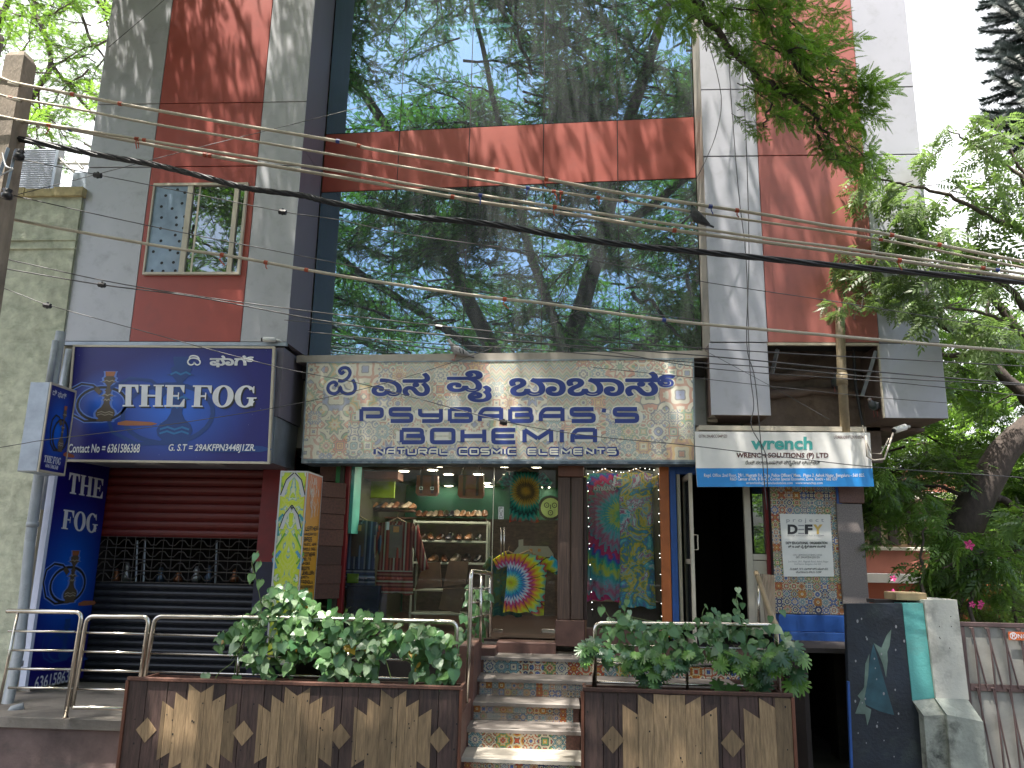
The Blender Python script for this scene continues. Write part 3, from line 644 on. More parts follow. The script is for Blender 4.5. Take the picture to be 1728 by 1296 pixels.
# uneven plaster sheet
b=MB(); nx,nz=24,40; xx=[x1-6+6*i/nx for i in range(nx+1)]; zz=[zt*j/nz for j in range(nz+1)]
vs=[(x,9.96+random.uniform(-.006,.006)+.012*math.sin(x*3)*math.sin(z*2.2),z) for z in zz for x in xx]
b.add(vs,[(j*(nx+1)+i,j*(nx+1)+i+1,(j+1)*(nx+1)+i+1,(j+1)*(nx+1)+i) for j in range(nz) for i in range(nx)])
b.box(x1-6,x1-.001,9.985,10.04,0,zt-.001); b.build('wall_face',MAT['lime'],nb)
b=MB()
n=14; 
for i in range(n):
    xa=x1-6+6.03*i/n; xb=x1-6+6.03*(i+1)/n; h=random.uniform(.10,.145)
    b.box(xa,xb-.003,9.90+random.uniform(-.01,.01),10.04,zt,zt+h)
b.build('coping',MAT['coping'],nb)
for k,pyy in enumerate((405,)):
    z=Z_(60,pyy,9.96); b=MB(); b.box(x1-6,x1+.01,9.93,9.965,z-.015,z+.015); b.box(x1-6,x1+.01,9.93,9.965,z-.14,z-.11); b.build('plaster_band',MAT['lime'],nb)
def pipe(name,pts,r,m,label,cat='pipe',group=None,clips=()):
    t=thing(name,Vector(pts[-1]),label,cat,group); b=MB(); b.tube(pts,r,14); b.build('pipe_run',m,t,smooth=True)
    for c in clips: b=MB(); c=Vector(c); b.tube([c-Vector((0,0,.03)),c+Vector((0,0,.03))],r*1.18,14); b.build('clip',m,t,smooth=True)
    return t
pipe('drain_pipe',[P(103,560,9.7),P(72,760,9.7),P(52,900,9.7),P(33,1090,9.6),P(12,1190,9.3),P(0,1230,9.0),P(-8,1320,8.6)],.062,MAT['pvc'],'stout grey drain pipe running down beside the pale green wall',clips=[P(55,885,9.7),P(28,1120,9.55)])
pipe('rain_pipe',[P(94,575,9.62),P(80,660,9.62)],.04,MAT['pvc'],'short grey pipe in the gap above the side lightbox')
pipe('feeder_pipe',[P(40,1192,9.0),P(22,1197,8.95),P(8,1215,8.9),P(2,1250,8.8),P(0,1310,8.7)],.045,MAT['pvc'],'thin grey pipe bending down at the foot of the drain pipe')
pipe('beam_post',[P(119,590,9.95),P(70,860,9.95)],.06,MAT['galv'],'grey steel post between the side lightbox and the big blue sign','post')
# ---------------------------------------------------------------- platform and ground floor
Yp=8.6; zp=Z_(110,1212,Yp)
xs0=X_(800,1180,9.0)
plat=thing('shop_platform',(-3,9.5,0),'raised concrete platform with stained red base under the shutter shop','platform')
b=MB(); b.box(x1-5,xs0-.12,Yp+.06,12.5,0,zp-.11); b.build('base_wall',MAT['plinth'],plat)
b=MB(); b.bbox(x1-5,xs0-.12,Yp,11.0,zp-.108,zp,.01); b.build('floor_slab',MAT['concrete'],plat)
LZ=2.3-.118*9.9; RZ=.186; RQ=.415; SZ=LZ+.13      # landing height, rise, run, sill height
S=G
# shutter
sh=thing('roller_shutter',(P(300,1180,10.9).x,10.9,zp),'half red half black roller shutter with open wire grille behind the steel railing','shutter')
YS=10.9; FS=FY(YS)
sx0,sx1=X_(168,900,YS),X_(437,900,YS)
def slats(y0,y1,n,m):
    z1=Z_(300,y0,YS); z0=Z_(300,y1,YS); h=(z1-z0)/n
    prof=[(0,0),(.004,-.004),(.028,.0+h*.25),(.034,h*.5),(.028,h*.75),(.004,h-.006),(0,h-.004)]
    b=MB(); v=[(sx0,-d,z) for d,z in prof]+[(sx1,-d,z) for d,z in prof]; K=len(prof)
    b.add(v,[(i,K+i,K+i+1,i+1) for i in range(K-1)]+[tuple(range(K)),tuple(range(2*K-1,K-1,-1))])
    me=b.mesh('slat',[m])
    for i in range(n): place(me,'slat',sh,Matrix.Translation((0,YS+random.uniform(-.002,.002),z0+i*h)))
slats(790,907,8,MAT['shutr']); slats(984,1168,15,MAT['shutb'])
b=MB(); b.box(sx0,sx1,YS+.045,YS+.08,Z_(300,1175,YS),Z_(300,984,YS)); b.box(sx0,sx1,YS+.045,YS+.08,Z_(300,907,YS),Z_(300,770,YS)); b.build('back_sheet',MAT['black'],sh)
b=MB(); b.bbox(sx0,sx1,Z_(300,1182,YS),Z_(300,1168,YS)-.002,-.05,.03,.006); b.build('bottom_bar',MAT['shutb'],sh,FS)
zg0,zg1=Z_(300,984,YS),Z_(300,907,YS)
gm=mat('grille_wire',(.10,.09,.085),.45,.5,.3)
gr=None
nr=4; hh=(zg1-zg0)/nr; ncol=17; ww=(sx1-sx0)/ncol
for r_ in range(nr+1):
    b=MB(); z=zg0+r_*hh; b.tube([(sx0,YS,z),(sx1,YS,z)],.009,5); b.build('grille_rod',gm,sh)
wave=MB()
for k in range(ncol):
    xa=sx0+k*ww; s=1 if k%2 else -1
    wave.tube([(xa,YS-.012,s*hh*.22),(xa+ww*.28,YS-.012,s*hh*.22)],.008,4,cap=False); wave.tube([(xa+ww*.28,YS-.012,s*hh*.22),(xa+ww*.72,YS-.012,-s*hh*.22)],.008,4,cap=False); wave.tube([(xa+ww*.72,YS-.012,-s*hh*.22),(xa+ww,YS-.012,-s*hh*.22)],.008,4,cap=False)
wm=wave.mesh('grille_link',[gm])
for r_ in range(nr*1): place(wm,'grille_link',sh,Matrix.Translation((0,0,zg0+(r_+.5)*hh)))
for k in range(ncol+1):
    b=MB(); x=sx0+k*ww; b.tube([(x,YS-.006,zg0),(x,YS-.006,zg1)],.005,4); b.build('grille_rod',gm,sh)
# dim kiosk behind grille
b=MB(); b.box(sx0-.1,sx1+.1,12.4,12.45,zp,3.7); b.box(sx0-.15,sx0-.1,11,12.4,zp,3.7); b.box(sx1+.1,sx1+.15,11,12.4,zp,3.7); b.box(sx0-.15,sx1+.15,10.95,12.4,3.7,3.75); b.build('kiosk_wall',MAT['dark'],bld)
for i,px in enumerate((232,245,366)):
    b=MB(); b.tube([P(px,912,11.1),P(px-3,986,11.1)],.014,5); o=b.build('post',MAT['galv'],sh)
for i,px in enumerate((195,212,270,300,330,352,395,425)):
    b=MB(); h=random.uniform(.12,.3); p=P(px,982,11.5); b.lathe([(.06,0),(.07,h*.3),(.03,h*.55),(.05,h*.7),(.02,h),(0,h)],p,8)
    cn,cc=(('copper',(.3,.12,.06)),('silver',(.35,.35,.36)),('blue',(.1,.14,.2)))[i%3]
    o=b.build('hookah_pot',[mat('pot_metal_%d'%i,cc,.3,.6,.2,bump=0)],smooth=True)
    tag(o,'small %s hookah pot, %s from the left behind the wire grille'%(cn,('first','second','third','fourth','fifth','sixth','seventh','eighth')[i]),'hookah pot','hookah pots behind the grille')
b=MB(); b.box(sx0,sx1,11.3,12.3,Z_(300,990,11.3),Z_(300,984,11.3)); tag(b.build('kiosk_shelf',MAT['dark']),'dark shelf inside the kiosk behind the grille','shelf')
# red/navy pillar right of shutter
zmid=Z_(450,948,10.85)
pil=thing('painted_pillar',(X_(452,900,10.85),10.9,zp),'narrow pillar painted red above and navy below right of the shutter','pillar')
xa,xb=sx1+.005,X_(476,900,10.85)
b=MB(); b.box(xa,xb,10.85,11.2,zmid,3.75); b.build('upper_shaft',MAT['redp'],pil)
b=MB(); b.box(xa,xb,10.85,11.2,zp,zmid-.001); b.build('lower_shaft',MAT['navy'],pil)
# ceiling / lintel behind signs on the left
b=MB(); b.box(XL,X_(520,700,10.6),10.95,12.4,3.76,zb+.1); b.build('lintel_wall',MAT['beige'],bld)
# stairs
st=thing('entrance_stairs',(X_(890,1250,8.5),8.5,0),'stone entrance steps faced with colourful patterned tiles','staircase')
PXL=[815,808,798,789,782,776,770]
xpl=X_(986,1170,8.0)
tm={s:tilemat('step_tile_%d'%int(s*1000),s) for s in (.19,.094)}
def tilemesh(s):
    b=MB(); b.bbox(-s/2+.0012,s/2-.0012,-s/2+.0012,s/2-.0012,-.008,0,.0015); return b.mesh('tile',[tm[s]])
TM={s:tilemesh(s) for s in tm}
for k in range(7):
    Yk=9.9-RQ*k; z=LZ-RZ*k
    x0=X_(PXL[k],1097+36*k,Yk)
    x1_=X_(1322,1100,9.9) if k==0 else (X_(1240,1120,9.6) if k==1 else xpl-.012)
    b=MB(); b.bbox(x0-.03,x1_,Yk,Yk+(RQ+.05 if k else .9),z-.0395,z,.006)
    for _ in range(1): b.build('tread',MAT['tread'] if k!=4 else mat('sunlit_tread_stone',(.42,.38,.32),.6,0,.2,5),st)  # one tread has sunlight put into a lighter stone colour
    b=MB(); b.box(x0-.02,x1_-.01,Yk+.035,Yk+.5,z-RZ-.02 if k<6 else 0,z-.04); b.build('riser',MAT['granr'],st)
    s=.19 if k in (0,3) else .094; hgt=RZ-.042; s2=s*1.0
    rows=1 if k in (0,3) else 2; sz=(hgt)/rows
    scl=sz/s; nx=int((x1_-x0-.02)/sz)
    for r_ in range(rows):
        for i in range(nx):
            m=Matrix.Translation((x0+.01+(i+.5)*sz,Yk+.031,z-.04-(r_+.5)*sz))@Matrix.Rotation(R(90),4,'X')@Matrix.Diagonal((scl,scl,1,1))
            place(TM[s],'tile',st,m)
b=MB(); b.box(xs0-.5,X_(1322,1100,9.9),9.96,10.6,0,LZ-.045); b.build('landing_base',MAT['granr'],st)
b=MB(); b.box(xs0-.3,X_(1322,1100,9.9),10.25,10.62,LZ-.0395,LZ-.001); b.build('landing',MAT['granr'],st)
b=MB(); b.bbox(X_(838,1080,10.33),X_(938,1080,10.33),10.33,10.9,LZ,SZ,.008); b.build('door_sill',MAT['sillw'],st)
b=MB(); b.bbox(X_(985,1080,10.33),X_(1330,1080,10.33),10.38,10.9,LZ,SZ-.02,.008); b.build('door_sill',MAT['sillw'],st)
# stair side wall
b=MB(); b.bbox(X_(776,1100,9.1),X_(801,1100,9.1),9.05,9.95,0,Z_(788,1088,9.1),.01); b.build('side_wall',MAT['sillw'],st)
b=MB(); b.bbox(X_(770,1200,8.3),X_(783,1200,8.3)-.005,8.15,9.04,0,Z_(779,1200,8.3),.01); b.build('side_wall',MAT['sillw'],st)
b=MB(); b.bbox(X_(801,1080,9.8),X_(838,1080,10.2),9.97,10.4,LZ,LZ+.09,.008); b.build('side_wall',MAT['sillw'],st)
b=MB(); b.box(X_(560,1080,10.3),X_(838,1080,10.3),10.35,10.9,0,SZ-.03); b.build('landing_base',MAT['dark'],st)
# ---------------------------------------------------------------- shop
shop=thing('boutique_shop',S.wp(850,1070,0),'boutique shop front of plate glass with timber posts under the patterned sign','shop front')
CE=3.62
sxl,sxr=S.wp(583,900).x,S.wp(1118,900).x
def room(x0,x1,y0,y1,z0,z1,mw,mf,mc,mb,par):
    for nm,bx,m in (('floor',(x0,x1,y0,y1,z0-.05,z0),mf),('ceiling',(x0,x1,y0,y1,z1,z1+.05),mc),('back_wall',(x0,x1,y1,y1+.05,z0,z1),mb),('side_wall',(x0-.05,x0,y0,y1,z0,z1),mw),('side_wall',(x1,x1+.05,y0,y1,z0,z1),mw)):
        b=MB(); b.box(*bx); b.build(nm,m,par)
shopgreen=mat('teal_green_shop_wall',(.012,.085,.055),.6,0,.15,2,bump=0)
room(sxl-.05,sxr+.02,10.66,15.2,SZ,CE,mat('olive_shop_wall',(.03,.03,.018),.7,bump=0),mat('brown_shop_floor',(.05,.03,.025),.3,bump=0),mat('brown_shop_ceiling',(.045,.03,.025),.6,bump=0),shopgreen,shop)
# glass panes
for a,c in ((586,829),(832,937)):
    b=MB(); u0,u1=S.uv(a,900)[0],S.uv(c,900)[0]; b.box(u0,u1,S.uv(860,1069)[1],S.uv(860,770)[1],-.012,0)
    b.build('glass_door' if a>800 else 'glass_pane',MAT['shopglass'],shop,S)
b=MB(); b.box(S.uv(990,900)[0],S.uv(1117,900)[0],S.uv(1050,1082)[1],S.uv(1050,770)[1],-.012,0); b.build('glass_pane',MAT['shopglass'],shop,S)
# frame, fascia strips, timber
def slab(F,px0,px1,py0,py1,w0,w1,name,m,par,ch=.004,py=None):
    py=py or (py0+py1)/2
    u0,u1=F.uv(px0,py,w1)[0],F.uv(px1,py,w1)[0]; pm=(px0+px1)/2
    v0,v1=F.uv(pm,py1,w1)[1],F.uv(pm,py0,w1)[1]
    b=MB(); b.bbox(u0,u1,v0,v1,w0,w1,ch); return b.build(name,[MAT[m] if isinstance(m,str) else m],par,F)
slab(S,576,584,778,1075,-.06,.03,'door_frame','redp',shop,py=900)
slab(S,560,575,778,1075,-.06,.0,'door_frame','green',shop,py=900)
slab(S,584,680,771,780,-.05,.02,'fascia_strip','orange',shop); slab(S,680.5,940,771,780,-.05,.02,'fascia_strip','green',shop)
slab(S,584,596,783,900,-.35,-.04,'side_panel',mat('turquoise_edge',(.10,.50,.42),.5,bump=0),shop)
slab(S,942,985,772,804,.02,.16,'capital_block','woodr',shop)
for a,c,e in ((941,962,.135),(963.5,984,.12),(984.5,990,.07)): slab(S,a,c,805,1046,.0,e,'timber_post','woodc' if e>.1 else 'woodd',shop,.008,py=920)
slab(S,937,986,1047,1091,.0,.20,'post_base','sillw',shop,.006)
slab(S,1115,1131,775,1075,-.06,.05,'door_frame','orange',shop,py=900)
slab(S,990,1030,772,784,-.05,.03,'fascia_strip','orange',shop); slab(S,1030.5,1068,772,784,-.05,.03,'fascia_strip','green',shop); slab(S,1068.5,1115,772,784,-.05,.03,'fascia_strip','orange',shop)
slab(S,990,1117,1062,1090,-.1,.01,'window_base','sillw',shop)
slab(S,830,831.5,775,1069,-.02,.004,'door_edge','steel',shop,.001,py=920)
for a,c in ((832,848),(914,937)): slab(S,a,c,1062,1068.5,-.02,.012,'door_patch','steel',shop,.002)
for a in (846,851): b=MB(); b.tube([S.wp(a,890,.05),S.wp(a-.5,938,.05)],.009,8); b.build('door_handle',MAT['steel'],shop,smooth=True)
u=S.off(.003); slab(u,841,850,855,876,0,.003,'push_plate','white',shop,.0005)
for i,ch in enumerate('PUSH'): text(u,ch,843,856+i*5,848,860.4+i*5,INK['black'],shop,w=.0045)
slab(G,1171,1191,611,718,-.3,.06,'side_cladding','silver',bld,py=660)
# ---- blue doorway right of shop
dw=thing('office_doorway',S.wp(1210,1080),'blue framed office doorway standing open onto a dark passage','doorway')
slab(S,1132,1143,778,1080,-.08,.06,'door_frame','blue',dw,py=900)
slab(S,1132,1182,772,800,-.08,.05,'lintel','blue',dw)
slab(S,1143.5,1150,800,1060,-.06,.03,'door_jamb','alu',dw,py=900)
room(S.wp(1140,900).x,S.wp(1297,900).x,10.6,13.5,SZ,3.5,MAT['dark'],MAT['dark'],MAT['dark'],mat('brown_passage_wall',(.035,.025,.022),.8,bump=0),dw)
# open leaf seen edge on
leaf=MB(); p0,p1=S.wp(1157,900,.03),None
xq=S.wp(1160,900).x; 
b=MB(); zt_,zb_=Z_(1160,803,10.45),SZ
for (ya,yb,za,zb2) in ((10.1,10.16,zb_,zt_),(10.62,10.68,zb_,zt_),(10.16,10.62,zt_-.07,zt_),(10.16,10.62,zb_,zb_+.1),(10.16,10.62,zb_+1,zb_+1.06)): b.box(xq-.02,xq+.02,ya,yb,za,zb2)
dl=b.build('door_leaf',MAT['alu'],dw)
b=MB(); b.box(xq-.004,xq+.004,10.16,10.62,zb_+.1,zt_-.07); b.build('pane',MAT['smallglass'],dl)
b=MB(); zc=Z_(1166,915,10.1); b.tube([(xq+.02,10.12,zc+.09),(xq+.07,10.12,zc+.09),(xq+.07,10.12,zc-.09),(xq+.02,10.12,zc-.09)],.008,6); b.build('handle',MAT['alu'],dl)
slab(S,1259,1270,815,1068,-.05,.04,'door_jamb','alu',dw,py=930)
slab(S,1270.5,1296,935,945,-.05,.03,'window_rail','alu',dw); slab(S,1270.5,1297,946,1070,-.04,.015,'door_panel','alu',dw)
slab(S,1270.5,1294,815,934.5,-.02,-.012,'pane','smallglass',dw)
slab(S,1295,1306,815,1062,-.05,.07,'red_post','redp',dw,py=940)
# ---- mosaic panel
FM=FY(10.2)
mp=thing('mosaic_panel',P(1370,1037,10.2),'tall panel of small multicoloured patterned tiles behind the project notice','tile panel')
u0=FM.uv(1303,900)[0]; u1=FM.uv(1418,900)[0]; vt=FM.uv(1360,822)[1]+.35; vb=FM.uv(1370,1036)[1]
b=MB(); b.box(u0,u1,vb,vt,-.4,-.009); b.build('backing_board',MAT['black'],mp,FM)
nx=9; s=(u1-u0)/nx; ny=int((vt-vb)/s); tb=MB(); tb.bbox(-s/2+.0006,s/2-.0006,-s/2+.0006,s/2-.0006,-.008,0,.001); tmm=tilemat('mosaic_tile',s,.5); me=tb.mesh('tile',[tmm])
for i in range(nx):
    for j in range(ny):
        place(me,'tile',mp,FM.mat@Matrix.Translation((u0+(i+.5)*s,vb+(j+.5)*s,0)))
slab(FM,1418.5,1427,822,1045,-.3,.03,'edge_board','blue',mp,py=930)
bb=thing('blue_board',P(1370,1088,10.2),'faded blue painted board under the mosaic panel','board')
slab(FM,1315,1431,1038,1066,-.3,.02,'upper_board','blue',bb); slab(FM,1317,1431,1067,1087,-.3,.035,'lower_board',mat('scuffed_blue',(.03,.10,.34),.6,0,.4,4,dirt=.6,dcol=(.015,.02,.05),dscale=5),bb)
# granite column
gc=thing('granite_column',P(1445,1018,10.15),'speckled brown granite column right of the mosaic panel','column')
FG=FY(10.16)
slab(FG,1419,1463,850,1020,-.5,0,'shaft','granite',gc,.008,py=960)
slab(FG,1416,1459,740,849,-.5,0.002,'upper_shaft','granr',gc,.008,py=840)
# dark basement opening
bs=thing('basement_opening',(P(1380,1290,10.4).x,10.6,0),'dark doorway going down under the blue board','opening')
xa,xb=X_(1326,1150,10.2),X_(1432,1150,10.2)
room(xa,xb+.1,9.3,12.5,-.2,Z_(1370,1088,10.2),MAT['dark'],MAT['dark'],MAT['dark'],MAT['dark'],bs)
slab(FY(10.4),1412,1436,1095,1300,-.3,0,'jamb',mat('grimy_jamb',(.07,.06,.05),.9,0,.4,3,bump=.4,dirt=.8,dcol=(.015,.015,.015)),bs)
# ---- mural wall and pillar at right
mw=thing('mural_wall',(P(1500,1200,8.9).x,9.1,0),'dark painted mural wall with flared base and turquoise edge beside the gate','wall')
FW=FY(8.9)
mural=mat('dark_mural_paint',(.014,.020,.030),.5,0,.6,2,bump=.4,bs=30,dirt=.5,dcol=(.045,.06,.055),dscale=3.5)
b=MB(); b.prism(fpoly(FW,[(1428,1019),(1522,1018),(1539,1182),(1558,1208),(1568,1330),(1440,1330),(1433,1180)]),-.08,0); b.build('mural_face',mural,mw,FW)
b=MB(); b.prism(fpoly(FW,[(1522.5,1018),(1557,1018),(1577,1178),(1539.5,1182)]),-.5,.004); b.build('turquoise_face',MAT['teal'],mw,FW)
def flare(F,top,bot,base,w,name,m,par):
    """a base that steps out towards the street: top edge on the wall plane, the next pair lower and nearer"""
    t=[F.pt(*F.uv(*p),0) for p in top]; c=[F.off(w).wp(*p) for p in bot]; d=[F.off(w).wp(*p) for p in base]
    b=MB(); q=t+c+d; back=[p+Vector((0,.5,0)) for p in q]
    b.add(q+back,[(0,2,3,1),(2,4,5,3),(1,3,9,7),(3,5,11,9),(0,6,8,2),(2,8,10,4)]); b.build(name,m,par)
flare(FW,[(1539.5,1182),(1577,1178)],[(1559,1208),(1597,1206)],[(1568,1330),(1607,1330)],.12,'flared_base',MAT['mould'],mw)
b=MB(); b.prism(fpoly(FW,[(1430,1150),(1433.5,1150),(1441,1330),(1437,1330)]),-.03,.006); b.build('blue_edge',MAT['blue'],mw,FW)
for c,pts in (('a',[(1473.6,1086),(1508.9,1206.7),(1484,1200),(1458.5,1188),(1462,1140)]),('b',[(1504,1062),(1496,1072),(1487,1093),(1474,1085),(1482,1102),(1490,1122),(1495,1143),(1498,1115),(1497,1100),(1501,1090)]),('b',[(1467,1103),(1465,1140),(1458.5,1180),(1461,1192),(1470,1197),(1468,1210),(1463.5,1224),(1460,1205),(1443,1204),(1452,1180),(1447,1174),(1458,1160),(1460,1120)])):
    b=MB(); b.flat(fpoly(FW,pts),.002 if c=='a' else .003); b.build('mural_patch',mat('mural_'+c+str(len(pts)),(.03,.085,.11) if c=='a' else (.13,.19,.16),.7,0,.4,4,bump=0),mw,FW)
for i in range(26):
    px,py=random.uniform(1440,1530),random.uniform(1040,1280); u,v=FW.uv(px,py); s=random.uniform(.004,.012); b=MB(); b.flat([(u+s*math.cos(k),v+s*1.6*math.sin(k)) for k in range(6)],.0035); b.build('paint_fleck',INK['grey'],mw,FW)
wp_=thing('gate_pillar',(P(1620,1250,8.75).x,8.9,0),'stained whitewashed gate pillar with a sloping base','pillar')
b=MB(); b.prism(fpoly(FW,[(1558,1012),(1612.5,1012),(1633,1180),(1577.6,1178)]),-.45,.03); b.build('shaft',MAT['whitew'],wp_,FW)
flare(FW.off(.03),[(1577.6,1178),(1633,1180)],[(1598,1206),(1659,1218)],[(1608,1330),(1673,1330)],.14,'flared_base',MAT['mould'],wp_)
for px,py in ((1583,1057),(1603,1057),(1583,1075),(1600,1093),(1584,1077),(1602,1040)): u,v=FW.uv(px,py); b=MB(); b.flat([(u+.006*math.cos(k),v+.006*math.sin(k)) for k in range(6)],.032); b.build('bolt_hole',MAT['joint'],wp_,FW)
# planter and boards on the wall top
b=MB(); o_=P(1532,1012,9.1); b.bbox(o_.x-.17,o_.x+.15,8.98,9.3,o_.z,o_.z+.08,.01); tag(b.build('flower_box',mat('tan_box',(.30,.22,.12),.8)),'tan flower box on top of the dark mural wall','flower box')
b=MB(); b.box(P(1471,1016,9.2).x,P(1525,1016,9.2).x,9.1,9.35,P(1471,1017,9.2).z,P(1471,1011,9.2).z); tag(b.build('wall_coping',MAT['dark']),'thin dark coping strip on the mural wall beside the granite column','coping')
# ---- gate
gt=thing('metal_gate',P(1640,1290,9.0),'brown metal gate of zigzag bars over grey sheet right of the white pillar','gate')
FGt=Frame(P(1617,1050,9.0),(math.cos(R(-4)),math.sin(R(-4)),0))
def gu(px,py): return FGt.uv(px,py)
u0,v1=gu(1619,1050); u1=u0+2.4; v0=-1.5-.0
vtop=gu(1619,1049)[1]; vbot=vtop-1.75
b=MB(); b.box(0+.05,u1,vbot,vtop-.03,-.012,-.004); b.build('sheet_panel',MAT['sheet'],gt,FGt)
for nm,bx in (('top_rail',(0,u1,vtop-.045,vtop,-.02,.025)),('stile',(0,.05,vbot,vtop-.046,-.02,.02)),('mid_rail',(.051,u1,gu(1660,1166)[1],gu(1660,1154)[1],-.003,.02)),('low_rail',(.051,u1,vbot+.02,vbot+.07,-.003,.02))):
    b=MB(); b.bbox(*bx,.004); b.build(nm,MAT['darkmetal'],gt,FGt)
x=.12; k=0
for row in (0,1):
    va,vc=(gu(1660,1060)[1],gu(1660,1160)[1]) if row==0 else (gu(1660,1160)[1],vbot+.2)
    x=.11
    while x<u1-.2:
        b=MB(); b.tube([(x-.02,va,.03),(x+.02,va,.03)],.008,6,cap=True)
        b.tube([(x,va,.03),(x+.10,vc,.03)],.009,6); b.build('bar',MAT['darkmetal'],gt,FGt)
        b=MB(); b.tube([(x+.02,va,.032),(x+.02+.005,vc,.032)],.009,6); b.build('bar',MAT['darkmetal'],gt,FGt); x+=.155
ns=thing('no_parking_sign',FGt.wp(1715,1073),'small orange no parking sign on the brown gate','sign')
FN=FGt.off(.045); c=FN.uv(1701,1066); d=FN.uv(1701,1080)
b=MB(); b.bbox(c[0],c[0]+.62,d[1],c[1],-.004,0,.001); b.build('plate',INK['orange'] if 0 else paint('sign_orange',(.60,.14,.04)),ns,FN)
b=MB(); cc=FN.uv(1710,1073); r0=.032; b.ribbon([(cc[0]+r0*math.cos(k*.4488),cc[1]+r0*math.sin(k*.4488)) for k in range(14)],.008,.002,0,True); b.ribbon([(cc[0]-.022,cc[1]+.022),(cc[0]+.022,cc[1]-.022)],.006,.0025); b.build('no_parking_symbol',INK['white'],ns,FN)
text(FN,'P',1707.5,1069,1712.5,1077,INK['white'],ns,offset=.01)
V,Fc=textdata('NO PARKING',.012); s=.062; b=MB(); b.add([(v[0]*s+FN.uv(1717,1077)[0],v[1]*s+FN.uv(1717,1077)[1],.003) for v in V],Fc); b.build('lettering',[INK['white']],ns,FN)
# ================================================================ signboards
def spline(pts,n=8):
    P_=[Vector(p) for p in pts]; out=[]
    for i in range(len(P_)-1):
        a=P_[max(i-1,0)];b=P_[i];c=P_[i+1];d=P_[min(i+2,len(P_)-1)]
        for k in range(n):
            t=k/n; out.append(.5*((2*b)+(c-a)*t+(2*a-5*b+4*c-d)*t*t+(3*b-a-3*c+d)*t**3))
    out.append(P_[-1]); return out
def strokes(F,S,ox,oy,sc_,th,m,par,w,name='lettering'):
    b=MB()
    for k,st_ in enumerate(S):
        q=[Vector((ox+x/sc_,oy+y/sc_,0)) for x,y in st_]; q=spline(q,5); b.ribbon([F.uv(p.x,p.y) for p in q],th,w+.0006*k)
    return b.build(name,[m],par,F)
DI_=[[(350,262),(332,302),(285,322),(235,305),(215,255),(245,203),(300,180),(370,180),(430,202),(470,250),(460,300),(410,322),(370,302),(350,262)],[(248,200),(262,150),(310,132),(370,135),(420,155),(455,205)]]
INK['halo']=paint('ink_halo',(.82,.80,.70))
def board(F,q,th,m,par,name='face_panel',w=0,edge=None):
    b=MB(); b.prism(fpoly(F,q),-th,w,0,1); return b.build(name,[m,edge or MAT['alu']],par,F)
def border(F,q,wd,m,par,w=.012,name='frame'):
    p=fpoly(F,q); b=MB(); n=len(p); cx=sum(a[0] for a in p)/n; cy=sum(a[1] for a in p)/n
    inn=[(x+(wd if x<cx else -wd),y+(wd if y<cy else -wd)) for x,y in p]
    for i in range(n):
        j=(i+1)%n; b.prism([p[i],p[j],inn[j],inn[i]],-.03,w+.0007*i)
    return b.build(name,[m],par,F)
# --- THE FOG, large
F1=FY(9.9)
q1_=[(107,777),(453,781),(462,586),(125,584)]
fog=thing('shop_sign',P(280,780,9.9),'large blue lightbox sign reading THE FOG with a water pipe picture','sign')
c0=F1.uv(292,690); c1=F1.uv(176,680)
board(F1,q1_,.12,halo_blue('fog_print',c0[0],c0[1],1.15,.85,pts=[(c1[0],c1[1],.5,.5)]),fog,edge=MAT['galv'])
border(F1,[(107,779),(455,783),(464,585),(124,582)],.028,MAT['alu'],fog)
hookah(F1,292,750,148,fog,[INK['ghost'],INK['ghost'],INK['ghost'],INK['ghostl']],1.25)
hookah(F1,176,711,84,fog,[INK['bronze'],INK['black'],paint('ember',(.35,.13,.05)),INK['brass'],paint('glow_print',(.12,.22,.62))],1.2)
serif(F1,'THE FOG',[(203,688.5),(436,690),(439,654),(201,651)],INK['black'],fog,w=.0035,name='lettering_shadow').location
serif(F1,'THE FOG',[(200.5,686),(433,687.5),(437,651.5),(201,649)],INK['white'],fog,w=.0075)
text(F1,'Contact No = 6361586368',116,749,237,764,INK['white'],fog,offset=.018,shear=.25,w=.009)
text(F1,'G. S.T = 29AKFPN3448J1ZR.',285,749.5,431,764.5,INK['white'],fog,offset=.018,shear=.25,w=.009)
strokes(F1,DI_,300,590,12.34,.02,INK['white'],fog,.009); text(F1,'ಫಾಗ್',354.5,600,429,620,INK['white'],fog,offset=.03,percc=True,w=.009)
# housing behind the sign
b=MB(); xa,xb=X_(128,680,10.05),X_(460,680,9.9)+.02
b.box(xa,xb,10.03,10.9,Z_(300,778,9.95),Z_(300,700,9.95)); b.build('housing',MAT['galv'],fog)
b=MB(); b.box(xa,xb+.02,10.045,10.94,Z_(300,699,9.95),zb-.06); b.build('upper_housing',MAT['lav'],fog)
for px in (240,345):
    b=MB(); p=P(px,787,9.99); b.box(p.x-.16,p.x+.16,10.1,10.3,Z_(300,778,9.95)-.02,Z_(300,778,9.95)-.001); b.build('underside_lamp',INK['lightgrey'],fog)
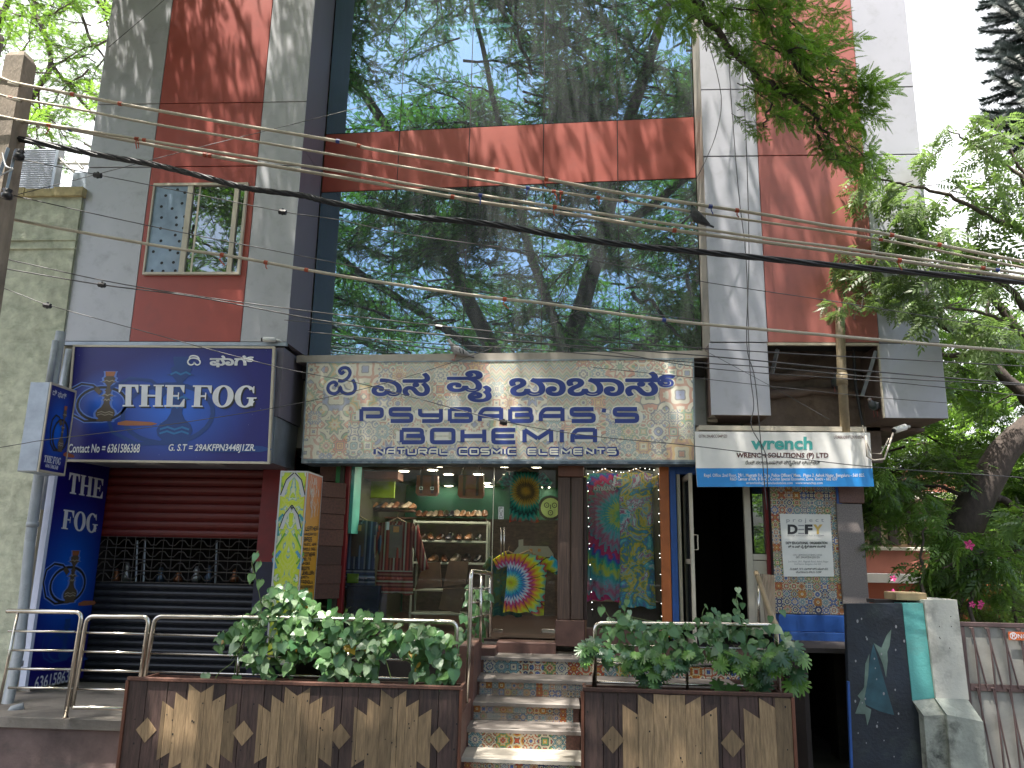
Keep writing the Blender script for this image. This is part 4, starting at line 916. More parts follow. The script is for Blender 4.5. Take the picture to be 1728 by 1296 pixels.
# --- small side lightbox
YA=9.05
cor=[P(85,644.5,YA),P(67,796,YA),P(32,795,YA),P(51,643,YA)]
x0,x1_=cor[3].x,cor[0].x; z1,z0=cor[0].z,cor[1].z; dep=.52
slb=thing('side_lightbox',(x0,YA,z0),'narrow steel lightbox with its blue printed side reading THE FOG beside the pale wall','lightbox')
b=MB(); b.bbox(x0,x1_,z0,z1,-dep,0,.012); b.build('case',MAT['galv'],slb,FY(YA))
FX=Frame((x1_+.003,YA,0),(0,1,0),(0,0,1))
b=MB(); b.box(.02,dep-.02,z0+.03,z1-.03,0,.004); b.build('printed_face',halo_blue('side_print',dep/2,(z0+z1)/2,.32,.6),slb,FX)
for bx in ((0,.02,z0,z1),(dep-.02,dep,z0,z1),(.02,dep-.02,z1-.03,z1),(.02,dep-.02,z0,z0+.03)): b=MB(); b.box(bx[0],bx[1],bx[2],bx[3],-.005,.012); b.build('trim',MAT['alu'],slb,FX)
hookah(FX.off(.004),100,762,80,slb,[INK['bronze'],INK['black'],paint('ember2',(.35,.10,.04)),INK['brass']],.62)
serif(FX.off(.004),'THE FOG',[(73,779),(101,785),(103,773),(75,768)],INK['white'],slb)
text(FX.off(.004),'6361586368',76,783,97,795,INK['white'],slb,quadw=[(76,788),(97,793),(98,786),(77,782)],offset=.01)
text(FX.off(.004),'ದಿ ಫಾಗ್',88,655,111,672,INK['white'],slb,percc=True,quadw=[(88,668),(111,676),(112,664),(89,656)],offset=.01)
for px,l in ((62,20),(96,12)):
    pass
# --- tall banner on an oblique plane
Pa,Pb=P(97,800,9.9),P(184,800,10.84)
FB=Frame((Pa.x,Pa.y,0),(Pb.x-Pa.x,Pb.y-Pa.y,0))
bn=thing('tall_banner',(Pa.x,Pa.y,zp),'tall narrow blue banner reading THE FOG beside the roller shutter','banner')
wB=(Vector((Pb.x-Pa.x,Pb.y-Pa.y))).length; zt_=Z_(140,770,10.4); zbn=zp+.06
b=MB(); b.box(0,wB,zbn,zt_,-.08,0); b.build('printed_face',halo_blue('banner_print',wB*.5,(FB.uv(125,975))[1],wB*.75,1.15),bn,FB)
b=MB(); b.box(-.05,-.001,zbn,zt_,-.08,.01); b.build('white_edge',paint('banner_edge',(.55,.60,.75)),bn,FB)
serif(FB,'THE',[(113.5,832),(172,841.5),(175,809),(117,797)],INK['white'],bn); serif(FB,'FOG',[(103,892),(164,900),(166.5,868),(107,859.5)],INK['white'],bn)
hookah(FB,116,1017,88,bn,[INK['bronze'],INK['black'],paint('ember3',(.30,.11,.05)),INK['brass'],bpy.data.materials['glow_print']],1.1)
hookah(FB,105,1115,70,bn,[INK['ghost'],INK['ghost'],INK['ghost'],INK['ghost']],1.1)
text(FB,'63615863',57,1131,116,1164,INK['white'],bn,offset=.012,quadw=[(57,1164),(115,1151),(118,1130),(60,1142)])
# --- PSYBABAS'S BOHEMIA
SG=G.off(.36)
psy=thing('patterned_sign',SG.wp(840,778),"wide patchwork patterned sign reading PSYBABAS'S BOHEMIA with Kannada lettering",'sign')
def patch_mat():
    m,nt,b=newmat('patchwork_print'); t=N(nt,'ShaderNodeTexCoord').outputs['Object']
    def layer(scale,off,grp):
        mp=N(nt,'ShaderNodeMapping'); mp.inputs['Scale'].default_value=(scale,scale,1); mp.inputs['Location'].default_value=off; L(nt,t,mp.inputs['Vector'])
        fl=N(nt,'ShaderNodeVectorMath',operation='FLOOR'); L(nt,mp.outputs[0],fl.inputs[0])
        fr=N(nt,'ShaderNodeVectorMath',operation='FRACTION'); L(nt,mp.outputs[0],fr.inputs[0])
        sb=N(nt,'ShaderNodeVectorMath',operation='SUBTRACT'); L(nt,fr.outputs[0],sb.inputs[0]); sb.inputs[1].default_value=(.5,.5,0)
        wn=N(nt,'ShaderNodeTexWhiteNoise',noise_dimensions='3D'); L(nt,fl.outputs[0],wn.inputs['Vector'])
        q=N(nt,'ShaderNodeGroup',node_tree=grp); L(nt,sb.outputs[0],q.inputs[0]); L(nt,wn.outputs['Value'],q.inputs[1])
        return q.outputs[0],wn.outputs['Value'],fl.outputs[0]
    big,rb,fb=layer(2.6,(.3,.1,0),TGW); small,rs,fs=layer(5.2,(.6,.2,0),TGW)
    col=mixc(nt,math_(nt,'GREATER_THAN',rb,.45),big,small)
    # woven band cells
    sp=N(nt,'ShaderNodeSeparateXYZ'); L(nt,t,sp.inputs[0])
    zig=math_(nt,'ADD',math_(nt,'MULTIPLY',math_(nt,'PINGPONG',math_(nt,'MULTIPLY',sp.outputs[0],9),.5),.9),math_(nt,'MULTIPLY',sp.outputs[1],7))
    band=ramp(nt,math_(nt,'FRACT',zig),[(0,(.50,.46,.36)),(.25,(.40,.20,.16)),(.4,(.50,.46,.36)),(.55,(.12,.28,.40)),(.7,(.52,.42,.24)),(.85,(.20,.34,.26))],'CONSTANT')
    col=mixc(nt,math_(nt,'GREATER_THAN',rb,.80),col,mixc(nt,.3,band,(.6,.56,.45)))
    # faint pale washes over cells, like aged print
    f=noise(nt,t,3,4,.6); col=mixc(nt,math_(nt,'MULTIPLY_ADD',f,.7,-.15,clamp=True),col,(.84,.81,.7))
    L(nt,col,b.inputs['Base Color']); b.inputs['Roughness'].default_value=.5; return m
PM=patch_mat()
psq=[(511,774),(1172,776),(1169,606),(520,613)]
board(SG,psq,.36,PM,psy,'printed_face',edge=MAT['galv'])
border(SG,[(509,777),(1174,779),(1171,604),(518,611)],.02,mat('weathered_trim',(.25,.30,.33),.6,0,.4,6),psy,.006)
b=MB(); pp=fpoly(SG,[(509,782),(1174,783.5),(1174,779.5),(509,777.5)]); b.prism(pp,-.40,.02); b.build('drip_strip',mat('peeling_blue_strip',(.10,.14,.18),.7,0,.5,8,dirt=.8,dcol=(.4,.42,.42),dscale=9),psy,SG)
PI_=[[(272,258),(288,236),(262,222),(228,240),(215,275),(232,308),(270,318),(303,300),(318,268),(332,302),(370,319),(415,314),(441,285),(440,240),(420,200)],[(300,210),(340,212),(382,185),(400,142),(378,106),(335,105),(312,130),(330,150),(352,132)]]
strokes(SG,PI_,510,600,4.937,.105,INK['halo'],psy,.0025,'lettering_halo'); strokes(SG,PI_,510,600,4.937,.046,INK['navy'],psy,.006)
KT=[('ಎಸ',626,628,727,670),('ವೈ',753,624,831,680),('ಬಾಬಾಸ್',858,626,1141,670)]
kan=[('ಪ',554,629,601,668)]
for s_,a,b0,c,d in KT:
    text(SG,s_,a-1,b0-1,c+1,d+1,INK['halo'],psy,'lettering_halo',.0025,offset=.06,percc=True)
    text(SG,s_,a+1,b0+1,c-1,d-1,INK['navy'],psy,'lettering',.006,offset=.022,percc=True)
for s_,a,b0,c,d,th in (("PSYBABAS'S",610,687,1075,714,.25),('BOHEMIA',678,722,1004,750,.25)):
    techno(SG,s_,a-2,b0-2,c+2,d+2,.48,INK['halo'],psy,.0025,name='lettering_halo'); techno(SG,s_,a,b0,c,d,th,INK['navy'],psy,.006)
techno(SG,'NATURAL COSMIC ELEMENTS',634,754,1041,770,.46,INK['navy'],psy,.003,gap=.38); techno(SG,'NATURAL COSMIC ELEMENTS',636,756.5,1039,767.5,.24,INK['halo'],psy,.007,gap=.38)
# --- wrench sign
FWr=FY(9.85)
wr=thing('company_board',P(1325,822,9.85),'white and blue company board reading wrench solutions under the right wing','sign')
qa=[(1173,728),(1467,730),(1474.5,821),(1177,821.5)]
board(FWr,[(1172.5,728),(1468,730),(1472,790),(1174.5,790)],.03,paint('board_white',(.76,.75,.72)),wr,'white_panel')
board(FWr,[(1174.6,790.3),(1472,790.3),(1475,821),(1177,821.5)],.031,paint('board_blue',(.02,.24,.62)),wr,'blue_panel',.0015)
text(FWr,'wrench',1267,737,1371,759,INK['teal'],wr,offset=.035)
text(FWr,'WRENCH SOLUTIONS (P) LTD',1242.5,764,1398,775,INK['maroon'],wr,offset=.03)
text(FWr,'ರೆಂಚ್ ಸಲ್ಯೂಷನ್ಸ್ ಪ್ರೈವೇಟ್ ಲಿಮಿಟೆಡ್',1258,777,1384,787,INK['black'],wr,offset=.01,percc=True)
text(FWr,'Regd. Office :2nd Floor, 29/1, Magrath Rd, Opp. Police Officers\' Mess,  Phase 3, Ashok Nagar, Bengaluru - 560 025.',1188,799,1459,806.5,INK['white'],wr,offset=.012,w=.004)
text(FWr,'R&D Center #16A, B Block, Cochin Special Economic Zone, Kochi - 682 037',1232,805.5,1413,812.5,INK['white'],wr,offset=.012,w=.004)
text(FWr,'wrenchinfo@wrenchsolutions.com   www.wrenchsp.com',1259,812.5,1388,818.5,INK['white'],wr,offset=.008,w=.004)
text(FWr,'GSTIN: 29AABCC1544P1ZD',1179,733.5,1227,738.5,INK['maroon'],wr,offset=.01); text(FWr,'U72900KA2001PTC9170105594',1407,735,1457,740.5,INK['maroon'],wr,offset=.01)
b=MB(); b.box(X_(1180,724,9.9),X_(1462,724,9.9),9.9,10.3,Z_(1320,727,9.9),Z_(1320,719,9.9)); b.build('hanging_frame',MAT['alu'],wr)
# --- project notice
FD=FY(10.185)
df=thing('project_notice',P(1362,973,10.18),'white notice reading project DEFY fixed on the mosaic tile panel','notice')
b=MB(); b.prism(fpoly(FD,[(1323,973),(1407.5,973),(1401,868),(1316,867)]),-.02,0); b.build('notice_plate',[INK['board']],df,FD)
text(FD,'p r o j e c t',1327,874.5,1390,883,INK['grey'],df)
text(FD,'D',1329,885,1346,901.5,INK['black'],df,offset=.05); text(FD,'F',1358,885,1371,901.5,INK['black'],df,offset=.05); text(FD,'Y',1372,885,1388,901.5,INK['yellow'],df,offset=.05)
for yy in (886,892.5,899): 
    b=MB(); p=fpoly(FD,[(1347,yy+2),(1357,yy+2),(1357,yy),(1347,yy)]); b.prism(p,0,.003); b.build('lettering',[INK['grey']],df,FD)
text(FD,'Design Education For Yourself',1329,902.5,1390,905.5,INK['grey'],df)
text(FD,'DEFY EDUCATIONAL  ORGANISATION',1326,914,1396,918.5,INK['black'],df,offset=.03)
text(FD,'ಡಿ ಇ ಎಫ್ ವೈ ಶೈಕ್ಷಣಿಕ ಸಂಸ್ಥೆ',1330,920,1393,926,INK['black'],df,offset=.012,percc=True)
text(FD,'CIN: U80902KA2018NPL110724',1338,935,1387,938,INK['grey'],df); text(FD,'GST: 29AAFCD9123G1ZN',1343,939,1383,942,INK['black'],df)
text(FD,'2nd Floor, 29/1, Magrath Road, Ashok Nagar',1330,946,1398,950,INK['grey'],df); text(FD,'Civil Station Bengaluru-560 025',1340,950.5,1385,954,INK['grey'],df)
text(FD,'ನೇ ಮಹಡಿ, ೨೯/೧, ಮಾಗ್ರತ್ ರಸ್ತೆ, ಅಶೋಕ್ ನಗರ',1333,958,1397,962.5,INK['black'],df,percc=True); text(FD,'ಬೆಂಗಳೂರು-೫೬೦ ೦೨೫',1343,963.5,1386,967,INK['black'],df,percc=True)
# --- yellow pillar sign: a box with two printed faces
def psychmat():
    m,nt,b=newmat('swirl_print'); v=coords(nt); sp=N(nt,'ShaderNodeSeparateXYZ'); L(nt,v,sp.inputs[0])
    ax=math_(nt,'ABSOLUTE',sp.outputs[0]); cm=N(nt,'ShaderNodeCombineXYZ'); L(nt,ax,cm.inputs[0]); L(nt,math_(nt,'MULTIPLY',sp.outputs[1],.55),cm.inputs[1])
    n1=noise(nt,cm.outputs[0],6,3,.5,1.6); f=math_(nt,'FRACT',math_(nt,'MULTIPLY_ADD',ax,4.0,math_(nt,'MULTIPLY',n1,3.2)))
    col=ramp(nt,f,[(0,(.46,.52,.02)),(.3,(.40,.52,.03)),(.38,(.10,.30,.05)),(.44,(.50,.53,.42)),(.62,(.48,.52,.30)),(.72,(.08,.28,.36)),(.8,(.50,.55,.03)),(.95,(.45,.52,.10))])
    L(nt,col,b.inputs['Base Color']); b.inputs['Roughness'].default_value=.45; return m
YP=9.7
pt=[P(475,796,YP),P(519.5,796,YP)]; Yq=10.35
pB=P(544,805,Yq)
zt_=Z_(497,796,YP); zbm=SZ-.25
ps=thing('pillar_sign',(pt[0].x,YP,zbm),'tall yellow box sign with a mirrored swirl print and an orange side listing leather bags','sign')
xc=(pt[0].x+pt[1].x)/2; hw=(pt[1].x-pt[0].x)/2
FPs=Frame((xc,YP,0))
b=MB(); b.box(-hw,hw,zbm,zt_,-.02,0); b.build('swirl_face',psychmat(),ps,FPs)
def mirrored(pts,wd,m,w):
    for s in (-1,1):
        b=MB(); b.ribbon([((FPs.uv(x,y)[0]*1),FPs.uv(x,y)[1]) if s==1 else (-(FPs.uv(x,y)[0]),FPs.uv(x,y)[1]) for x,y in pts],wd,w); b.build('swirl_line',[m],ps,FPs)
mirrored([(498,800),(507,812),(512,838)],.055,INK['lightgrey'],.002); mirrored([(498,798),(509,810),(515,836)],.014,INK['black'],.003)
mirrored([(493,855),(501,870),(505,893)],.05,INK['lightgrey'],.002); mirrored([(493,852),(503,868),(508,892)],.012,INK['black'],.003)
mirrored([(505,868),(514,880),(508,905)],.03,paint('swirl_teal',(.03,.22,.24)),.0025); mirrored([(497,900),(505,918),(512,936),(500,952)],.02,paint('swirl_green',(.10,.30,.03)),.0025)
mirrored([(500,930),(510,945),(503,960)],.035,paint('swirl_blue',(.07,.25,.40)),.002)
b=MB(); b.ribbon([(-hw,zbm),(hw,zbm),(hw,zt_),(-hw,zt_)],.02,.004,0,True); b.build('face_edging',[INK['lightgrey']],ps,FPs)
FS2=Frame((pt[1].x,YP,0),(pB.x-pt[1].x,pB.y-YP,0)); ws=(Vector((pB.x-pt[1].x,pB.y-YP))).length
m_,nt_,bb_=newmat('orange_print'); sp_=N(nt_,'ShaderNodeSeparateXYZ'); L(nt_,coords(nt_),sp_.inputs[0])
f_=math_(nt_,'DIVIDE',math_(nt_,'SUBTRACT',sp_.outputs[1],zt_-1.5),1.5); L(nt_,ramp(nt_,f_,[(0,(.50,.28,.02)),(.55,(.50,.25,.02)),(.95,(.45,.09,.03))]),bb_.inputs['Base Color'])
b=MB(); b.box(0,ws,zbm,zt_,-.02,0); b.build('orange_face',m_,ps,FS2)
b=MB(); b.ribbon([(0,zbm),(ws,zbm),(ws,zt_),(0,zt_)],.02,.004,0,True); b.build('face_edging',[INK['lightgrey']],ps,FS2)
b=MB()
for i in range(46):
    u=ws*(.5+random.uniform(-.32,.32)); v=FS2.uv(530,random.uniform(815,878))[1]; b.ribbon([(u,v),(u+random.uniform(-.03,.03),v+.04),(u,v+.09)],.012,.002+.0002*i)
b.build('figure_print',[INK['lightgrey']],ps,FS2)
wd=[('LEATHER',888,8),('HANDCRAFTED',899,5),('BAGS',906,8),('RUSTIC WEAR',916,5),('SADDLE BAGS',924,5),('FOOTWEAR',932,7),('BELTS',941,5),('SHOES',948,5),('BOOTS',956,6),('JEWELLERY',963,7),('EARTH',972,5),('FRIENDLY',979,6),('ACCESSORIES',988,5),('WEAR',995,5)]
for i,(s_,y,h) in enumerate(wd):
    k=(y-888)/110; xl_=514.5-9*k; xr_=xl_+(20 if len(s_)>5 else 13); xo=0 if i%3 else 1
    techno(FS2,s_,xl_+xo,y,xr_+xo,y+h,.22,INK['black'],ps,.003,gap=.35)
b=MB(); b.prism([(pt[0].x,YP+.02),(pt[1].x,YP+.02),(pB.x-.01,pB.y),(pt[0].x,pB.y)],zbm,zt_-.01); b.build('box_body',MAT['wood'],ps)
# wood plank door left of the window
pd=thing('plank_door',S.wp(560,1008),'dark brown plank door folded open beside the yellow pillar sign','door')
p0,p1=P(541,812,10.36),P(584,820,10.62); FPd=Frame((p0.x,p0.y,0),(p1.x-p0.x,p1.y-p0.y,0)); wP=(Vector((p1.x-p0.x,p1.y-p0.y))).length
ys=[812,838,866,892,920,952,984,1009]
for i in range(7):
    va,vb=FPd.uv(560,ys[i]+2)[1],FPd.uv(560,ys[i+1]+2)[1]
    b=MB(); b.bbox(0-.004*i,wP+.01*(i%2),vb+.004,va,-.04,random.uniform(0,.006),.005); b.build('plank',MAT['wood'],pd,FPd)
b=MB(); b.box(.01,wP-.01,FPd.uv(560,1010)[1],FPd.uv(560,814)[1],-.08,-.041); b.build('backing_board',MAT['black'],pd,FPd)
slab(S,540,575,773,812,-.1,-.02,'dark_panel','wood',shop)
# ================================================================ inside the shop
glow=emit('downlight_glow',(1,.86,.62),12)
dlp=[(1490,80,13),(860,223,15),(1163,243,15),(1566,265,12),(895,50,12),(780,76,11),(1067,48,12),(850,135,13),(1068,134,13),(1287,136,12),(1124,198,14),(790,243,15),(733,103,12),(1255,78,12),(552,48,11),(682,47,11),(526,111,11),(1542,170,13)]
first=None
for i,(zx,zy,Yd) in enumerate(dlp):
    px,py=560+zx/4.32,770+zy/4.32
    d=ray(px,py); 
    if d.z<=0: continue
    t=(CE-.02-CAM.z)/d.z; p=CAM+d*t
    if p.y>15.1 or p.y<10.75: p.y=min(max(p.y,10.8),15.0)
    lab='round lit downlight in the boutique ceiling'
    if first is None:
        th_=thing('downlight',(p.x,p.y,CE-.02),lab,'ceiling light','boutique ceiling downlights')
        b=MB(); b.lathe([(.075,0),(.075,-.006),(0,-.006)],(p.x,p.y,CE-.014),16); b.build('lamp',glow,th_)
        b=MB(); b.lathe([(.10,.012),(.10,-.0),(.077,-.0),(.077,.012)],(p.x,p.y,CE-.014),16); b.build('rim',MAT['white'],th_)
        first=th_; fp=p
    else: dup(first,(p.x-fp.x,p.y-fp.y,0),None)
b=MB(); b.box(sxl,sxr,15.1,15.19,SZ,3.0); b.build('back_panelling',mat('dark_shop_clutter',(.03,.022,.018),.8,0,.8,9,(1,1,3),bump=.3,dirt=.6,dcol=(.10,.07,.05),dscale=7),shop)
# counters, shelving
def rack(name,label,px0,px1,Y,ys_,m,dep=.35,posts=True,thick=.03):
    t=thing(name,P((px0+px1)/2,ys_[-1],Y),label,'shelf')
    x0,x1=X_(px0,(ys_[0]+ys_[-1])/2,Y),X_(px1,(ys_[0]+ys_[-1])/2,Y); zt0,zb0=Z_((px0+px1)/2,ys_[0],Y),Z_((px0+px1)/2,ys_[-1],Y)
    for y in ys_: z=Z_((px0+px1)/2,y,Y); b=MB(); b.bbox(x0+.026,x1-.026,z-thick,z,-dep,0,.003); b.build('shelf_board',m,t,FY(Y))
    if posts:
        for x in (x0,x1-.025):
            for dy in (0,dep-.025): b=MB(); b.box(x,x+.025,Y+dy,Y+dy+.025,SZ,zt0+.02); b.build('post',m,t)
    return x0,x1
pale=mat('pale_shelf_paint',(.36,.40,.34),.6,0,.1,bump=0)
b=MB()
def shoe(c,L_=.26,col=None,high=False):
    b=MB(); rings=[]
    pr=[(0,.035,.03),(.06,.045,.085),(.25,.045,.10 if not high else .17),(.45,.04,.075),(.7,.048,.05),(.9,.04,.035),(1,.015,.02)]
    for s,wd,h in pr: rings.append([(s*L_-L_/2,wd*math.cos(a),max(0,h*.5+h*.5*math.sin(a))) for a in [k*math.pi/4 for k in range(8)]])
    b.loft(rings); return b
shoeM=[shoe(0).mesh('shoe',[mat('shoe_%d'%i,c,.35,0,.3,bump=0)],True) for i,c in enumerate([(.03,.02,.018),(.12,.05,.025),(.20,.10,.05),(.02,.02,.03),(.25,.2,.15)])]
def shoes(px0,px1,py,Y,n,label,group):
    for i in range(n):
        px=px0+(px1-px0)*(i+.5)/n; p=P(px,py,Y+random.uniform(.05,.2)); p.z=Z_(px,py,Y)+.001
        o=place(random.choice(shoeM),'shoe',None,Matrix.Translation(p)@Matrix.Rotation(R(-90+random.uniform(-14,14)),4,'Z')@Matrix.Scale(random.uniform(.95,1.35),4))
        tag(o,label,'shoe',group)
rack('tall_rack','white steel shelf rack in the middle of the shop window',694,822,12.0,(880,912,949,995,1035),pale,.4)
rack('wall_shelf','dark upper shelf of shoes along the shop back wall',596,822,13.4,(873,),MAT['wood'],.35,False)
rack('side_shelf','dark shoe shelf on the left side of the boutique',588,700,12.6,(859,),MAT['wood'],.3,False)
shoes(588,700,858,12.5,12,'dark shoe on the left shoe shelf of the boutique','shoes on the left shelf')
shoes(702,822,872,13.2,13,'small dark shoe on the long back wall shelf','shoes on the back shelf')
shoes(702,815,911,12.0,7,'shoe on the second board of the white rack','shoes on the rack second board')
shoes(702,815,948,12.0,6,'shoe on the third board of the white rack','shoes on the rack third board')
b=MB(); b.bbox(X_(594,800,11.8),X_(672,800,11.8),Z_(630,808,11.8),Z_(630,795,11.8),-.4,0,.005); tag(b.build('wall_cabinet',MAT['woodr'],None,FY(11.8)),'brown wooden wall cabinet high on the left inside the shop','cabinet')
b=MB(); b.bbox(X_(596,820,12.3),X_(666,820,12.3),Z_(630,840,12.3),Z_(630,809,12.3),-.05,0,.005); tag(b.build('painted_board',mat('olive_panel',(.16,.25,.02),.5),None,FY(12.3)),'olive green lit panel below the wall cabinet','panel')
# bags
def bag(name,label,px0,px1,py0,py1,Y,buckles):
    t=thing(name,P((px0+px1)/2,py1,Y),label,'bag'); F=FY(Y); L_=mat('tan_leather',(.32,.075,.022),.45,0,.2,4,bump=.1)
    u0,v0=F.uv(px0,py1);u1,v1=F.uv(px1,py0); b=MB(); b.prism([(u0+.03,v0),(u1-.03,v0),(u1,v0+.04),(u1-.01,v1),(u0+.01,v1),(u0,v0+.04)],-.12,0); b.build('body',L_,t,F)
    b=MB(); b.prism([(u0+.02,v0+(v1-v0)*.42),(u1-.02,v0+(v1-v0)*.42),(u1-.005,v1+.004),(u0+.005,v1+.004)],.001,.012); b.build('flap',L_,t,F)
    for k in (.25,.75):
        u=u0+(u1-u0)*k; b=MB(); b.box(u-.018,u+.018,v0+.03,v1,.013,.02); b.build('strap',mat('dark_leather',(.10,.03,.015),.5,bump=0),t,F)
        if buckles: b=MB(); b.ribbon([(u-.022,v0+(v1-v0)*.3),(u+.022,v0+(v1-v0)*.3),(u+.022,v0+(v1-v0)*.42),(u-.022,v0+(v1-v0)*.42)],.008,.022,0,True); b.build('buckle',MAT['steel'],t,F)
    b=MB(); um=(u0+u1)/2; b.tube([(u0+.04,v1,-.05),(u0+.06,v1+.1,-.05),(um,v1+.2,-.05),(u1-.06,v1+.1,-.05),(u1-.04,v1,-.05)],.008,6); b.build('carry_strap',MAT['black'],t,F)
bag('satchel','tan leather satchel with two steel buckles hanging high behind the shop glass',701,740,803,836,11.0,True)
bag('satchel','plain tan leather satchel with dark straps hanging left of the bright shirt',772,817,803,840,11.0,False)
b=MB(); z=Z_(750,785,11.1); b.tube([(sxl,11.07,z),(S.wp(840,800).x,11.07,z)],.012,6); tag(b.build('hanging_rail',MAT['steel'],smooth=True),'steel rail carrying the leather satchels','rail')
# garments
def garment(name,label,F,c,wd,ht,m,sleeve=.3,sl_len=.35,drop=.55,cat='shirt',flare_=1.0,rot=0,trim=None,parts=()):
    """c = pixel of neck centre on frame F; sizes in metres"""
    u,v=F.uv(*c); o=F.pt(u,v,0); t=thing(name,o,label,cat)
    Fg=Frame(o,F.ex*math.cos(rot)+F.ey*math.sin(rot),F.ey*math.cos(rot)-F.ex*math.sin(rot))
    b=MB(); nu,nv=22,26
    for side in (1,-1):
        vs=[]
        for j in range(nv+1):
            q=j/nv; hw_=wd/2*(1 if q<.12 else (.93+.07*abs(.5-q)))*(1+(flare_-1)*max(0,q-.3)); top=-.035
            for i in range(nu+1):
                p=i/nu*2-1; x=p*hw_; neck=.05*math.exp(-(x/.07)**2) if side==1 else .015*math.exp(-(x/.07)**2)
                y=-.03-abs(p)*.045-neck*(1-q) - (ht-.03-abs(p)*.02)*q + .012*math.sin(p*7)*q
                z=side*(.02+.035*(1-p*p)**.5*(.6+.4*math.sin(q*2.6)))+.012*math.sin(p*9+q*2)*q*side+.01*math.sin(p*17-q*3)*q
                vs.append((x,y,z))
        fs=[(j*(nu+1)+i,(j+1)*(nu+1)+i,(j+1)*(nu+1)+i+1,j*(nu+1)+i+1) for j in range(nv) for i in range(nu)]
        b.add(vs,fs if side==1 else [f[::-1] for f in fs])
    b.build('torso',m,t,Fg,True)
    for s in (-1,1):
        b=MB(); rings=[]
        for k in range(8):
            q=k/7; cx=s*(wd/2-.02+sl_len*q*math.cos(drop)); cy=-.12-sl_len*q*math.sin(drop)-.0*q; r=.095*(1-q*.25)*(sleeve/.3)
            nx,ny=math.sin(drop)*s,math.cos(drop)
            rings.append([(cx+nx*r*math.cos(a),cy+ny*r*math.cos(a),.035*math.sin(a)+.004*math.sin(q*9)) for a in [i*math.pi/5 for i in range(10)]])
        b.loft(rings); b.build('sleeve',m,t,Fg,True)
    b=MB(); b.tube([(-.17,-.09,0),(0,.0,0),(.17,-.09,0)],.012,6); b.tube([(0,0,0),(0,.05,0),(.02,.07,0)],.004,5); b.build('hanger',MAT['woodl'],t,Fg)
    for p in parts: p(t,Fg)
    return t
def stripes(name,cols,k,horiz=False):
    m,nt,b=newmat(name); v=coords(nt); sp=N(nt,'ShaderNodeSeparateXYZ'); L(nt,v,sp.inputs[0])
    lowf=math_(nt,'GREATER_THAN',sp.outputs[1],-.72)
    a=mixc(nt,lowf,sp.outputs[1],sp.outputs[0]); f=math_(nt,'FRACT',math_(nt,'MULTIPLY',a,k))
    L(nt,ramp(nt,f,[(i/len(cols),c) for i,c in enumerate(cols)],'CONSTANT'),b.inputs['Base Color']); b.inputs['Roughness'].default_value=.9; return m
Fk=FY(11.15)
kblue=stripes('blue_kurta_stripes',[(.02,.03,.08),(.12,.16,.26),(.02,.03,.07),(.03,.04,.10),(.16,.16,.2),(.01,.015,.04)],7)
kred=stripes('red_kurta_stripes',[(.16,.02,.02),(.30,.05,.04),(.10,.02,.02),(.24,.10,.08),(.14,.015,.02),(.28,.26,.22)],7)
def bib(col):
    def f(t,F):
        b=MB(); b.box(-.09,.09,-.55,-.1,.052,.058); b.build('bib_panel',[col],t,F)
        b=MB(); b.box(-.04,.04,-.2,-.12,.059,.062); b.build('chest_patch',[INK['orange']],t,F)
    return f
garment('kurta','navy blue striped long sleeve kurta hanging at the left of the shop window',Fk,(608,872),.50,.98,kblue,.26,.62,1.25,'kurta',1.15,parts=(bib(paint('bib_brown',(.06,.03,.025))),))
garment('kurta','dark red striped kurta with a white tag hanging right of the navy kurta',Fk,(671,874),.48,1.02,kred,.26,.62,1.25,'kurta',1.25,parts=(bib(paint('bib_grey',(.13,.09,.08))),lambda t,F:(lambda b:(b.box(-.14,-.10,-.17,-.06,.06,.063),b.build('price_tag',[INK['white']],t,F)))(MB())))
garment('tee_shirt','dark tie-dye tee shirt with red, yellow and turquoise rays hanging high behind the glass door',FY(10.85),(886,789),.42,.72,dye('dark_tie_dye',DARKDYE,.02,-.33,2.1,9),.28,.20,.75,'t-shirt')
garment('tee_shirt','rainbow tie-dye tee shirt with a yellow-blue spiral hanging low behind the glass door',FY(10.85),(892,929),.56,.80,dye('rainbow_tie_dye',RAINBOW,-.20,-.44,1.9,8,lines=.85),.32,.20,.55,'t-shirt',rot=R(-4))
garment('tee_shirt','dim teal tie-dye shirt half hidden left of the rainbow shirt',FY(11.15),(858,930),.42,.85,dye('dim_tie_dye',[(0,(.02,.08,.08)),(.3,(.05,.14,.10)),(.6,(.10,.12,.04)),(1,(.02,.07,.09))],0,-.4,2,8,4,0),.28,.18,.9,'t-shirt')
Fdz=S.off(-.28)
garment('dress','rainbow arc tie-dye dress at the left of the narrow display window',Fdz,(1020,792),.46,1.72,dye('arc_tie_dye',[(0,(.30,.02,.12)),(.12,(.45,.03,.10)),(.2,(.05,.06,.35)),(.32,(.03,.30,.22)),(.45,(.40,.42,.05)),(.58,(.05,.28,.30)),(.7,(.12,.30,.36)),(.85,(.34,.08,.16)),(1,(.08,.25,.3))],.22,-.62,1.6,10,lines=.25,wob=.5),.3,.16,1.2,'dress',1.12)
garment('dress','turquoise and magenta blotched tie-dye dress at the right of the narrow display window',Fdz.off(.02),(1072,791),.46,1.80,dye('blue_tie_dye',BLUEDYE,0,-.5,1,8,3.2,0),.3,.16,1.2,'dress',1.12)
text(Fdz.off(.09),'PSYBRAND',1002,821,1040,828,INK['lightgrey'],bpy.data.objects['dress'],offset=.02)
